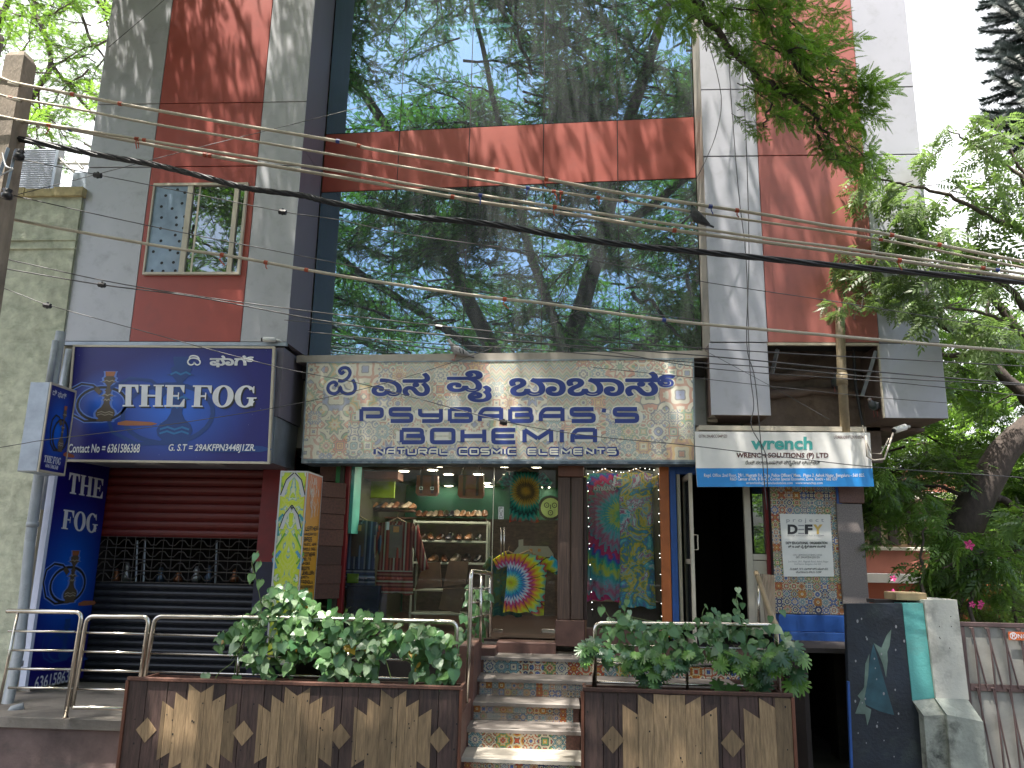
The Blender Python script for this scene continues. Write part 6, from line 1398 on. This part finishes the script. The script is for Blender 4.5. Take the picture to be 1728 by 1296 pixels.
BO={'rain':[bough('bough',fine,[LM['rain'],MAT['bark']],16,1.5,9,.75) for _ in range(4)],
    'bright':[bough('bough',fine,[LM['bright'],MAT['barkl']],14,1.4,9,.7) for _ in range(3)],
    'droop':[bough('bough',broad,[LM['grey'],MAT['barkl']],7,1.1,5,.55,sag=.35,elev=(-.9,.1)) for _ in range(3)],
    'oval':[bough('bough',oval,[LM['mango'],MAT['bark']],12,1.3,7,.6) for _ in range(3)],
    'dark':[bough('bough',oval,[LM['dark'],MAT['bark']],14,1.4,8,.65) for _ in range(3)]}
def put(kind,par,p,yaw,pitch=0,roll=0,s=1):
    return place(random.choice(BO[kind]),'bough',par,Matrix.Translation(p)@Euler((roll,pitch,yaw)).to_matrix().to_4x4()@Matrix.Scale(s,4))
def limbs(t,lines,m,n=10):
    for pts,r0,r1 in lines:
        S_=spline(pts,6); K=len(S_); b=MB(); q=[]
        for i,p in enumerate(S_): q.append(p+Vector((math.sin(i*1.7)*.02,math.cos(i*2.3)*.02,0)))
        b.tube(q,[r0+(r1-r0)*i/(K-1)*1.0 for i in range(K)],n); b.build('limb',m,t,smooth=True)
V3=Vector
# ---- the big street tree overhead and behind the camera: it shades the front and is mirrored in the glass
big=thing('street_tree',(-3.5,-5.5,0),'huge spreading street tree with crown over the picture top, mirrored in the glass','tree')
b=MB(); b.tube(spline([(-3.5,-5.5,0),(-3.4,-5.5,2),(-3.2,-5.3,4.5),(-2.9,-5,6.6)],5),[.62-.018*i for i in range(16)],14); b.build('trunk',MAT['bark'],big,smooth=True)
BR=[([(-2.9,-5,6.4),(-3.8,-3.5,8.5),(-4.6,-1,10.6),(-5.2,2.5,12.6),(-6,6,14)],.34,.08),
    ([(-2.9,-5,6.4),(-1.5,-3,8.8),(-.2,0,11),(.8,3.5,12.8),(2,7,14)],.36,.08),
    ([(-2.9,-5,6.4),(-.5,-5.5,8.6),(2.2,-5,10.2),(5,-4,11.5),(8,-2,12.5)],.3,.07),
    ([(-2.9,-5,6.4),(-5.5,-6,8),(-8.5,-6,9.6),(-11.5,-5,11)],.28,.06),
    ([(-3.8,-3.5,8.5),(-6,-2,9.8),(-8,.5,11),(-9.5,3.5,12.4)],.16,.04),
    ([(-1.5,-3,8.8),(-2.2,-.5,10.8),(-2.4,3,12.6),(-2.5,6.5,14.2)],.18,.04),
    ([(-.2,0,11),(2,1.5,12),(4.2,3.2,12.8),(6,4.5,13)],.15,.04),
    ([(2.2,-5,10.2),(3,-2.5,11.6),(5,0,12.6),(7,2,13)],.15,.04),
    ([(-2.9,-5,6.4),(-3.5,-8,8.4),(-3.2,-11,10)],.25,.06),([(-.5,-5.5,8.6),(1,-8,9.6),(3,-11,10.6)],.2,.05)]
limbs(big,[([V3(p) for p in a],r0,r1) for a,r0,r1 in BR],MAT['bark'])
GAPS=[((-2.2,8.4,1.5),1.7),((.1,8.2,.5),.8),((2.2,8.3,1.5),1.2),((4.4,10,8.2),2.3),((3.3,10,5.5),1.2),((5.3,10,6),1.9),((.3,10.2,4.2),.8)]
def crown_ok(p):
    for g,r in GAPS:
        v=p-Vector(g)
        if (v-SUN*v.dot(SUN)).length<r: return False
    # keep the crown above the lines of sight to the building front
    if p.y>1.0:
        el=(p.z-2.3-.9)/p.y
        if el<.86: return False
    return True
def scatter(kind,par,segs,n,rad,s,ok=lambda p:True,up=.3):
    c=0; tries=0
    while c<n and tries<n*12:
        tries+=1; a=random.choice(segs); k=random.random(); S_=a; i=min(len(S_)-2,int(k*(len(S_)-1))); p=V3(S_[i]).lerp(V3(S_[i+1]),random.random())
        d=V3((random.gauss(0,1),random.gauss(0,1),random.gauss(up,.55))); d.normalize(); q=p+d*rad*random.random()**.6
        if not ok(q): continue
        yaw=math.atan2(d.y,d.x)+random.uniform(-.5,.5); put(kind,par,q,yaw,random.uniform(-.3,.35),random.uniform(-.5,.5),s*random.uniform(.75,1.25)); c+=1
segs=[a[1:] for a,_,_ in BR]
def shade_ok(p):
    if not crown_ok(p): return False
    if p.x>1.3 and p.y>4.2 and random.random()<.9: return False      # the crown is thin towards the right wing
    return True
scatter('rain',big,segs,430,2.5,1.5,shade_ok)
for (cx,cy,cz,n) in ((0,4.4,13.6,34),(-2.2,2.5,13.8,26),(2.2,3.5,13.2,14),(-4.2,7.4,14.3,28),(-1.8,7.6,14.4,30),(.2,7.6,14.8,14),(-6.4,7.8,13.6,26),(-8.5,7.2,12.5,34),(-9,7.8,11.4,40),(-7.2,8.6,12.6,24),(-5,5.5,13,22),(-2,5.4,13,24),(-3,3,12,20),(.3,5,13,16)):
    for _ in range(n):
        p=V3((cx+random.gauss(0,1.2),cy+random.gauss(0,.9),cz+random.gauss(0,.55)))
        if crown_ok(p): put('rain',big,p,random.uniform(0,6.28),random.uniform(-.2,.4),random.uniform(-.4,.4),random.uniform(.9,1.4))
# drooping spray at the upper right of the picture
YH=6.3
def PH(x,y,Y=YH): return P(x,y,Y)
limbs(big,[([PH(1120,-160,5.6),PH(1150,-60,5.9),PH(1180,10),PH(1240,90),PH(1310,150),PH(1370,190),PH(1400,240)],.05,.012),
  ([PH(1330,-180,5.8),PH(1330,-40,6.1),PH(1330,60),PH(1350,120),PH(1400,165)],.04,.012),([PH(1310,150),PH(1295,190),PH(1290,215)],.014,.006),([PH(1350,120),PH(1420,150),PH(1470,150)],.014,.006),([PH(1370,190),PH(1385,250),PH(1420,262)],.014,.006)],MAT['bark'],6)
twig=[bough('bough',fine,[LM['bright'],MAT['bark']],7,.5,6,.34,sag=.3) for _ in range(3)]; BO['twig']=twig
for x,y,s in ((1090,8,.7),(1130,-10,.8),(1150,5,.8),(1180,40,.8),(1210,70,.7),(1215,15,1),(1250,30,1.1),(1240,100,.7),(1265,140,.8),(1255,190,.5),(1285,80,1.1),(1320,60,1.2),(1300,120,1),(1290,165,.9),(1275,215,.5),(1310,200,.7),(1345,100,1.1),(1340,30,1),(1380,20,.7),(1350,150,1.1),(1400,120,.9),(1390,85,.8),(1440,140,1),(1470,150,.9),(1395,180,1),(1420,170,.9),(1385,215,.7),(1405,235,.8),(1440,245,.7),(1460,255,.6),(1415,275,.6),(1350,195,.6),(1240,60,.8),(1300,0,1.1),(1260,-10,1.1),(1200,-20,1)):
    for k in range(2): put('twig',big,PH(x+random.uniform(-12,12)-12,y+random.uniform(-10,10)-8,YH+random.uniform(-.25,.25)),random.uniform(-1.3,1.0),random.uniform(.1,.9),random.uniform(-.6,.6),s*random.uniform(.6,.85))
# ---- tree behind the pale wall, top left
lt=thing('courtyard_tree',(-10.5,15.5,0),'feathery bright green tree behind the pale wall at the upper left','tree')
def PL(x,y,Y=15): return P(x,y,Y)
b=MB(); b.tube(spline([(-14.5,16,0),(-14,16,4),PL(-60,250),PL(-10,60)],5),[.3-.006*i for i in range(16)],10); b.build('trunk',MAT['bark'],lt,smooth=True)
limbs(lt,[([PL(-60,250),PL(20,200),PL(85,110),PL(60,20),PL(30,-60)],.09,.03),([PL(85,110),PL(130,160),PL(180,230)],.06,.02),([PL(-10,60),PL(40,-40),PL(120,-60),PL(220,60)],.08,.02),([PL(110,-60),PL(150,60),PL(190,110)],.05,.015),([PL(20,200),PL(70,250),PL(120,250)],.04,.012),([PL(120,-60),PL(185,-10),PL(215,60)],.05,.015),([PL(85,110),PL(120,100),PL(160,90)],.03,.01)],MAT['bark'],7)
for _ in range(95):
    x=random.uniform(-60,250); y=random.uniform(-120,300)
    if (x-65)**2+(y-95)**2<32**2: continue
    if y>215 and (x<40 or random.random()<.35): continue
    if 20<x<110 and 60<y<120 and random.random()<.6: continue
    put('bright',lt,PL(x,y,random.uniform(13.5,16.5)),random.uniform(0,6.28),random.uniform(-.2,.6),random.uniform(-.5,.5),random.uniform(.7,1.15))
# ---- trees on the right
rt=thing('leaning_tree',P(1575,1010,12.5)-V3((0,0,2)),'large tree with a leaning dark trunk behind the gate on the right','tree')
def PR(x,y,Y=11.4): return P(x,y,Y)
b=MB(); tp=[PR(1560,1120),PR(1590,1000),PR(1618,915),PR(1645,850),PR(1675,795),PR(1700,755),PR(1760,700),PR(1860,600)]
tp.insert(0,V3((tp[0].x-.1,11.4,0)))
S_=spline(tp,5); b.tube(S_,[.31-.004*i for i in range(len(S_))],14); b.build('trunk',MAT['bark'],rt,smooth=True)
limbs(rt,[([PR(1655,840),PR(1690,842),PR(1715,860),PR(1740,870)],.07,.03),([PR(1760,700),PR(1700,640),PR(1640,585),PR(1580,540),PR(1530,500)],.10,.03),([PR(1700,640),PR(1650,600),PR(1600,600),PR(1560,590)],.06,.02),([PR(1800,660),PR(1720,560),PR(1660,480),PR(1640,420)],.09,.03),([PR(1640,850),PR(1610,830),PR(1570,815)],.04,.015),([PR(1860,600),PR(1800,450),PR(1760,300)],.1,.04),([PR(1665,600),PR(1668,520),PR(1690,440)],.04,.02)],MAT['bark'],8)
random.seed(21)
for _ in range(185):
    x=random.uniform(1470,1860); y=random.uniform(430,930)
    if x<1575 and y>862: continue
    if x<1560 and y<560 : continue
    if 1600<x<1720 and 700<y<900 and abs((x-1640)+(y-850)*.6)<62 : Yv=random.uniform(12.9,15)
    else: Yv=random.uniform(11.2,15)
    if (1500<x<1600 and 880<y<930): continue
    if random.random()<.4*(y<720): continue
    put('dark' if random.random()<.55 else 'oval',rt,PR(x,y,Yv),random.uniform(0,6.28),random.uniform(-.2,.5),random.uniform(-.5,.5),random.uniform(.55,1.0))
# drooping pinnate tree in front (branches reach over the wires)
dr=thing('drooping_leaf_tree',P(1760,1200,9.6),'pale green tree with long drooping leaflets in front of the right wing edge','tree')
def PD(x,y,Y=9.3): return P(x,y,Y)
b=MB(); b.tube(spline([V3((PD(1790,1200).x,9.4,0)),PD(1790,900),PD(1770,600),PD(1760,420),PD(1750,260)],5),[.12-.0035*i for i in range(21)],8); b.build('trunk',MAT['barkl'],dr,smooth=True)
limbs(dr,[([PD(1765,560),PD(1680,470),PD(1580,450),PD(1480,430),PD(1420,450)],.045,.008),([PD(1760,400),PD(1680,370),PD(1600,330),PD(1520,310),PD(1470,300)],.04,.008),([PD(1755,330),PD(1700,280),PD(1640,240),PD(1600,220)],.03,.007),([PD(1755,330),PD(1720,280),PD(1690,230),PD(1680,205)],.03,.007),([PD(1765,600),PD(1690,540),PD(1600,520),PD(1520,530)],.03,.008),([PD(1480,430),PD(1460,500),PD(1440,540)],.012,.004),([PD(1660,460),PD(1640,500),PD(1620,520)],.01,.004)],MAT['barkl'],6)
dtw=[bough('bough',broad,[LM['grey'],MAT['barkl']],3,.45,4,.30,sag=.35,elev=(-.9,.1)) for _ in range(4)]; BO['dtw']=dtw
for x,y,s in ((1470,310,.9),(1500,300,.9),(1530,320,.9),(1570,320,1),(1610,330,1.1),(1650,350,1.1),(1690,330,1.1),(1720,370,1.2),(1580,270,.8),(1610,235,.8),(1650,260,.9),(1690,250,1),(1725,260,1),(1690,215,.7),(1560,380,.9),(1600,400,1),(1640,400,1.1),(1690,420,1.2),(1530,400,.8),(1480,400,.9),(1510,380,.7),(1550,430,1),(1450,440,.8),(1425,455,.7),(1600,450,1),(1650,470,1.1),(1700,480,1.2),(1560,480,.7),(1500,470,.8),(1470,490,.7),(1440,520,.6),(1540,520,.6),(1620,520,.9),(1680,540,1.1),(1720,430,1.1),(1725,320,1),(1545,350,.8),(1415,530,.4),(1480,450,.8),(1580,500,.7),(1500,520,.5),(1720,560,1.2),(1540,470,.8)):
    for _ in range(2): put('dtw',dr,PD(x+random.uniform(-14,14),y+random.uniform(-12,8)-8,9.3+random.uniform(-.35,.5)),random.uniform(2.2,4.4) if random.random()<.65 else random.uniform(-1,1),random.uniform(-.1,.5),random.uniform(-.4,.4),s*random.uniform(.7,1.0))
# lower glossy leaves above the mural wall
sb=thing('glossy_shrub',P(1600,1060,10.3)-V3((0,0,1)),'shrub with large glossy drooping leaves above the white gate pillar','shrub')
limbs(sb,[([P(1640,1060,10.6),P(1640,980,10.5),P(1660,930,10.4)],.03,.01),([P(1560,1020,10.4),P(1555,940,10.4),P(1560,890,10.4)],.025,.01),([P(1660,930,10.4),P(1610,950,10.3),P(1590,960,10.2)],.012,.006)],MAT['barkl'],6)
BO['lush']=[bough('bough',[pinnate(5,.36,.20,.06,.5,ang=60) for _ in range(2)],[LM['mango'],MAT['barkl']],3,.4,4,.3,sag=.4,elev=(-.8,.1)) for _ in range(3)]
for x,y,s in ((1600,950,1),(1640,930,1),(1660,950,1),(1690,900,1),(1715,930,1.1),(1700,960,1),(1620,980,.9),(1645,985,1),(1560,850,.7),(1500,830,.6),(1478,930,.5),(1590,910,.9),(1720,880,1),(1490,800,.8),(1560,860,.8),(1530,820,.8),(1600,905,.8),(1680,1000,.6)):
    for _ in range(2): put('lush',sb,P(x+random.uniform(-10,10),y+random.uniform(-14,8)-12,10.3+random.uniform(-.3,.6)),random.uniform(0,6.28),random.uniform(0,.5),random.uniform(-.4,.4),s*random.uniform(.65,.95))
# small flowering bush over the gate
fb=thing('flowering_bush',P(1690,1050,11),'leafy bush with a few pink flowers above the brown gate','bush')
BO['bush']=[bough('bough',[pinnate(5,.16,.055,.03,.3) for _ in range(2)],[leafmat('bush_leaf',(.05,.10,.02),(.13,.20,.05),.4,.45,(.16,.28,.05)),MAT['barkl']],10,.8,7,.4,sag=.4) for _ in range(3)]
limbs(fb,[([P(1715,1120,11),P(1712,1030,11),P(1700,960,11)],.03,.01)],MAT['barkl'],5)
for _ in range(42): put('bush',fb,P(random.uniform(1600,1760),random.uniform(960,1045),11.5+random.uniform(-.5,1.4)),random.uniform(0,6.28),random.uniform(-.2,.6),0,random.uniform(.4,.8))
fm=MB(); 
for k in range(5): a=k*1.257; fm.add([(0,0,0),(.03*math.cos(a-.5),.03*math.sin(a-.5),.012),(.045*math.cos(a),.045*math.sin(a),.004),(.03*math.cos(a+.5),.03*math.sin(a+.5),.012)],[(0,1,2,3)])
fme=fm.mesh('flower',[paint('pink_petal',(.60,.05,.22))])
for x,y,s in ((1505,1003,1.6),(1500,1008,1.2),(1640,1020,1),(1655,1018,1),(1635,920,1.6),(1507,976,1),(1653,1024,.8)): place(fme,'flower',fb,Matrix.Translation(P(x,y,10.0))@Matrix.Rotation(R(80),4,'X')@Matrix.Scale(s,4))
# araucaria at the top right
ar=thing('norfolk_pine',(P(1740,500,17).x,17,0),'dark tiered pine at the top right edge of the sky','tree')
xa=P(1775,100,17).x; b=MB(); b.tube([(xa,17,0),(xa,17,22)],[.3,.12],8); b.build('trunk',MAT['bark'],ar)
nm=MB()
for i in range(90):
    t=i/90; p=V3((t*1.5,0,.25*t*t)); 
    for k in range(7): a=random.uniform(0,6.28); d=V3((.10,.16*math.cos(a),.16*math.sin(a)+.05)); q=V3((0,-math.sin(a),math.cos(a)))*.014; nm.add([p-q,p+q,p+d],[(0,1,2)])
nm.tube([(0,0,0),(1.5,0,.25)],[.03,.008],4,1)
nme=nm.mesh('branch',[LM['pine'],MAT['bark']])
for y in (-60,-20,15,50,90,125,165,200): 
    z=P(1770,y,17).z
    for k in range(30): place(nme,'branch',ar,Matrix.Translation((xa,17,z))@Euler((0,random.uniform(-.22,.3),k*.2094+random.uniform(-.2,.2))).to_matrix().to_4x4()@Matrix.Scale(random.uniform(.75,1.1)*(.85+.0012*y),4))
# ---- foliage further back so the gaps read green rather than empty
bk=thing('far_tree_mass',(11,19,0),'dense green trees far behind the gate','trees',kind='stuff')
random.seed(4)
for _ in range(60):
    x=random.uniform(1500,1950); y=random.uniform(640,1010); put('dark',bk,P(x,y,random.uniform(18.5,21)),random.uniform(0,6.28),random.uniform(-.2,.4),0,random.uniform(1.2,1.9))
# ================================================================ building behind the trees at the right
rb=thing('salmon_building',(P(1580,1000,17).x,17,0),'salmon and cream low building seen through leaves behind the mural wall','building')
salmon=mat('salmon_plaster',(.42,.16,.12),.8,0,.15,2); cream=mat('cream_trim',(.55,.52,.44),.8,0,.1,2)
def bandb(px0,px1,y0,y1,Y,m,nm,dep=.4):
    b=MB(); x0,x1=X_(px0,(y0+y1)/2,Y),X_(px1,(y0+y1)/2,Y); b.bbox(x0,x1,Z_((px0+px1)/2,y1,Y),Z_((px0+px1)/2,y0,Y),-dep,0,.01); b.build(nm,m,rb,FY(Y))
bandb(1440,1660,790,830,17,salmon,'upper_wall'); bandb(1440,1660,830,842,16.9,cream,'cornice'); bandb(1440,1670,842,925,17.3,mat('yellowish_wall',(.36,.30,.20),.8,0,.15,2),'wall')
for px in (1468,1500,1532): bandb(px,px+18,850,920,17.2,MAT['dark'],'window',.2)
bandb(1440,1570,923,929,16.7,cream,'parapet_cap'); bandb(1440,1570,929,968,16.75,salmon,'parapet'); bandb(1440,1570,968,984,16.6,paint('white_awning',(.75,.74,.72)),'awning',.9); bandb(1440,1700,985,1060,16.9,paint('orange_wall',(.42,.09,.03)),'lower_wall')
b=MB(); b.box(X_(1560,1080,9.8),X_(1900,1080,9.8),11.9,12.0,0,1.5); tag(b.build('garden_wall',MAT['orange']),'orange garden wall behind the brown gate','wall')
# building behind top left: corrugated sheet and white box
lb=thing('rear_house',(P(80,300,12.5).x,12.5,0),'white house with a ribbed metal sheet wall behind the pale wall','house')
Y=12.0; x0,x1=X_(8,290,Y),X_(93,290,Y); z0,z1=Z_(50,340,Y)-.4,Z_(50,252,Y)
b=MB(); n=34
for i in range(n):
    za=z0+(z1-z0)*i/n; zb2=z0+(z1-z0)*(i+1)/n; b.add([(x0,Y,za),(x1,Y,za),(x1,Y-.02,(za+zb2)/2),(x0,Y-.02,(za+zb2)/2),(x1,Y,zb2),(x0,Y,zb2)],[(0,1,2,3),(3,2,4,5)])
b.build('ribbed_sheet',mat('ribbed_sheet_paint',(.42,.46,.55),.45,.2,.08,2,bump=0),lb)
b=MB(); b.box(x1,x1+.05,Y-.06,Y+.1,z0,z1); b.build('corner_post',MAT['galv'],lb)
b=MB(); b.box(x1+.05,x1+2,Y+.3,Y+.5,Z_(120,310,Y)-1,Z_(120,308,Y)); b.build('white_wall',mat('pale_house_wall',(.6,.62,.62),.8,0,.1,2),lb)
b=MB(); b.box(x1+.05,x1+2,Y+.4,Y+.6,Z_(120,307,Y),Z_(120,272,Y)); b.build('grey_wall',mat('grey_house_wall',(.20,.24,.28),.8,0,.1,2),lb)
b=MB(); b.tube([P(95,262,Y),P(125,290,Y)],.03,4); b.tube([P(128,270,Y),P(140,285,Y)],.03,4); b.tube([P(93,275,Y),P(150,276,Y)],.03,4); b.build('roof_bracket',MAT['white'],lb)
# ================================================================ planter vines
def heart(name,m,lobes=False):
    b=MB()
    if not lobes:
        out=[(0,0),(-.16,.10),(-.36,.06),(-.46,-.14),(-.38,-.42),(-.18,-.72),(0,-1.0)]; zz=[0,.05,.02,-.05,-.08,-.08,-.16]
        v=[(0,0,0),(0,-.35,-.04),(0,-.7,-.07),(0,-1,-.18)]+[(x,y,z) for (x,y),z in list(zip(out,zz))[1:6]]+[(-x,y,z) for (x,y),z in list(zip(out,zz))[1:6]]
        b.add(v,[(0,4,5,6),(0,6,7,1),(1,7,8,2),(2,8,3),(0,11,10,9),(0,1,12,11),(1,2,13,12),(2,3,13)])
    else:
        pts=[(0,.02),(-.13,.16),(-.30,.20),(-.23,.06),(-.46,.02),(-.50,-.08),(-.26,-.12),(-.55,-.26),(-.52,-.36),(-.24,-.30),(-.46,-.52),(-.40,-.62),(-.18,-.46),(-.26,-.78),(-.16,-.80),(-.06,-.60),(0,-1)]
        for s in (1,-1):
            ring=[(s*x,y,-.12*abs(x)-.12*y*y) for x,y in pts]; mid=[(0,-.15,0),(0,-.3,-.02),(0,-.45,-.04)]
            n0=len(b.v); b.v+= [(0,-.28,.02)]+ring
            for i in range(len(ring)-1):
                f=(n0,n0+1+i,n0+2+i); b.f.append(f if s==1 else f[::-1]); b.m.append(0)
    b.tube([(0,0,0),(0,.18,-.05),(0,.35,-.16)],.012,3,1)
    return b.mesh(name,[m,MAT['stem']])
MAT['stem']=mat('green_stem',(.10,.14,.04),.6,0,.2,4,bump=0)
def vleaf(nm,c,c2,t=.22,r=.38): return leafmat(nm,c,c2,t,r,(.10,.22,.03))
hl=[heart('leaf',vleaf('heart_leaf_%d'%i,*c)) for i,c in enumerate([((.05,.14,.045),(.12,.23,.08)),((.20,.32,.16),(.34,.44,.28)),((.03,.095,.035),(.06,.15,.06)),((.06,.15,.04),(.13,.24,.08))])]  # second colour pair is paler, painting some leaves as sunlit
yl=heart('leaf',vleaf('yellow_leaf',(.40,.22,.02),(.45,.30,.04)))
ll=[heart('leaf',vleaf('cut_leaf_%d'%i,*c),True) for i,c in enumerate([((.03,.09,.02),(.06,.14,.03)),((.07,.17,.025),(.12,.24,.04)),((.02,.07,.035),(.04,.10,.05))])]
def vine(t,meshes,wts,dens,n,size,Yf,nstuff=0,tilt=(20,75)):
    """leaves in a region given by dens(x,y) in picture pixels, on depth function Yf"""
    k=0
    while k<n:
        x,y,ok=dens()
        if not ok: continue
        Yv=Yf(x,y); p=P(x,y,Yv); s=size*random.uniform(.6,1.25)
        me=random.choices(meshes,wts)[0]
        # leaf hangs: -y axis (tip) points down and outward, face towards street and sky
        M=Matrix.Translation(p)@Euler((R(random.uniform(*tilt)),random.gauss(0,.35),random.gauss(0,.55))).to_matrix().to_4x4()@Matrix.Rotation(random.gauss(0,.5),4,'Z')@Matrix.Scale(s,4)
        place(me,'leaf',t,M); k+=1
v1=thing('heart_leaf_vine',P(560,1140,8.35),'bushy heart-leaved vine spilling over the railing behind the left planter','vine')
def d1():
    x=random.uniform(368,775); y=random.uniform(985,1160)
    top=1070-92*math.exp(-((x-480)/62)**2)-38*math.exp(-((x-600)/70)**2)-12*math.exp(-((x-700)/60)**2); top=max(top,0)
    bot=1112+30*math.exp(-((x-560)/110)**2)+22*math.sin(x*.045)+ (28 if 700<x else 0)
    return x,y,(top<y<bot and (random.random()<.95 if y<1110 else random.random()<.7))
def dY(x,y): return 8.42+.28*max(0,(1075-y)/90)+random.uniform(-.16,.16)
vine(v1,hl+[yl],[5,2.6,3,4,.25],d1,300,.13,dY)
vine(v1,hl+[yl],[5,1.0,4,4,.3],d1,420,.11,lambda x,y:dY(x,y)+.15)
for pts in ([(395,1140),(400,1110),(412,1080),(440,1040),(435,990),(425,950),(436,930)],[(362,1150),(370,1135),(395,1115),(400,1090)],[(660,1145),(650,1110),(640,1080)],[(680,1110),(700,1125),(712,1140)],[(690,1060),(720,1050),(745,1045)]):
    b=MB(); b.tube(spline([P(x,y,8.4) for x,y in pts],4),.005,4); b.build('tendril',MAT['stem'],v1)
for x,y in ((347,1143),(432,940),(437,955),(425,975),(440,985),(634,1155),(545,1150),(640,1040),(400,1147)): place(random.choice(hl),'leaf',v1,Matrix.Translation(P(x,y-6,8.35))@Euler((R(65),0,random.uniform(-.5,.5))).to_matrix().to_4x4()@Matrix.Scale(.11,4))
v2=thing('trailing_vine',P(1160,1140,8.3),'trailing heart-leaved vine climbing the railing behind the right planter','vine')
def d2():
    x=random.uniform(1020,1330); y=random.uniform(1010,1140); top=1062-22*math.exp(-((x-1215)/45)**2)-25*math.exp(-((x-1050)/22)**2); bot=1105+14*math.sin(x*.05)
    return x,y,(top-8<y<bot)
vine(v2,hl[:1]+hl[2:]+[hl[1]],[4,3,3,1.2],d2,260,.105,lambda x,y:8.32+random.uniform(-.18,.2))
for x,y in ((1245,992),(1246,1003),(1240,1012),(1253,1018),(1243,1028),(1250,1036),(1258,1046),(1058,1012),(1052,1022),(1062,1030),(1046,1036),(1056,1046),(1015,1025),(1190,1020),(1204,1026),(1210,1032),(1196,1034),(1300,1040),(1320,1030)): place(random.choice(hl),'leaf',v2,Matrix.Translation(P(x,y,8.4))@Euler((R(random.uniform(35,80)),0,random.uniform(-1,1))).to_matrix().to_4x4()@Matrix.Scale(random.uniform(.06,.10),4))
for pts in ([(1246,990),(1243,1015),(1252,1040),(1262,1070)],[(1060,1005),(1055,1030),(1048,1060),(1050,1090)],[(1192,1020),(1185,1040),(1200,1060)],[(1015,1020),(1030,1045),(1050,1075)],[(1170,1055),(1110,1050),(1060,1040)]):
    b=MB(); b.tube(spline([P(x,y,8.4) for x,y in pts],4),.004,4); b.build('tendril',MAT['stem'],v2)
v3=thing('cut_leaf_plant',P(1160,1165,8.25),'split-leaved plant crowding the top of the right planter','plant')
def d3():
    x=random.uniform(985,1350); y=random.uniform(1080,1165); bot=1128+22*math.sin(x*.035+1)+10*math.sin(x*.11); top=1100-18*math.exp(-((x-1000)/25)**2)+(-8 if x>1310 else 0)
    return x,y,(top<y<bot and not(1030<x<1050))
vine(v3,ll,[4,2.2,3],d3,230,.13,lambda x,y:8.18+random.uniform(-.2,.2),tilt=(15,70))
for x,y in ((990,1085),(1003,1078),(1340,1085),(1352,1104),(1345,1130),(1352,1148),(1335,1150),(1290,1150),(1235,1158),(1210,1150)): place(random.choice(ll),'leaf',v3,Matrix.Translation(P(x,y,8.2))@Euler((R(55),0,random.uniform(-.6,.6))).to_matrix().to_4x4()@Matrix.Scale(.19,4))
# small vine by the stair rail
v4=thing('stair_vine',P(785,1080,9.4),'small vine climbing beside the stair handrail','vine')
def d4():
    x=random.uniform(765,835); y=random.uniform(975,1110); return x,y,(abs(x-800+ (y-1040)*.25)<20)
vine(v4,hl[2:],[1,1],d4,60,.11,lambda x,y:9.7+random.uniform(-.2,.2))
# ================================================================ across the street: what the panes mirror
ow=thing('street_wall',(0,-14.5,0),'low wall with black bar fence across the street, mirrored in the shop glass','wall')
b=MB(); b.box(-25,25,-14.6,-14.3,0,1.2); b.build('masonry',MAT['concrete'],ow)
b=MB(); b.box(-25,25,-14.48,-14.42,2.25,2.3); b.build('top_rail',MAT['black'],ow)
b=MB(); b.tube([(0,0,1.2),(0,0,2.25)],.02,5); bm=b.mesh('bar',[MAT['black']])
for i in range(90): place(bm,'bar',ow,Matrix.Translation((-11+i*.25,-14.45,0)))
random.seed(9)
for j,(x,y,h,lab) in enumerate(((-9,-18,7,'left dark tree behind the fence across the street'),(-1,-19,7.5,'middle dark tree behind the fence across the street'),(7,-18,6.5,'right dark tree behind the fence across the street'))):
    t=thing('roadside_tree',(x,y,0),lab,'tree'); b=MB(); b.tube([(x,y,0),(x+.2,y,h*.5),(x,y,h)],[.3,.22,.1],8); b.build('trunk',MAT['bark'],t,smooth=True)
    for _ in range(45):
        d=V3((random.gauss(0,2.4),random.gauss(0,1.3),h*.35+abs(random.gauss(0,.5))*h*.5)); put('dark',t,V3((x,y,0))+d,random.uniform(0,6.28),random.uniform(-.2,.4),0,random.uniform(1.3,2.2))
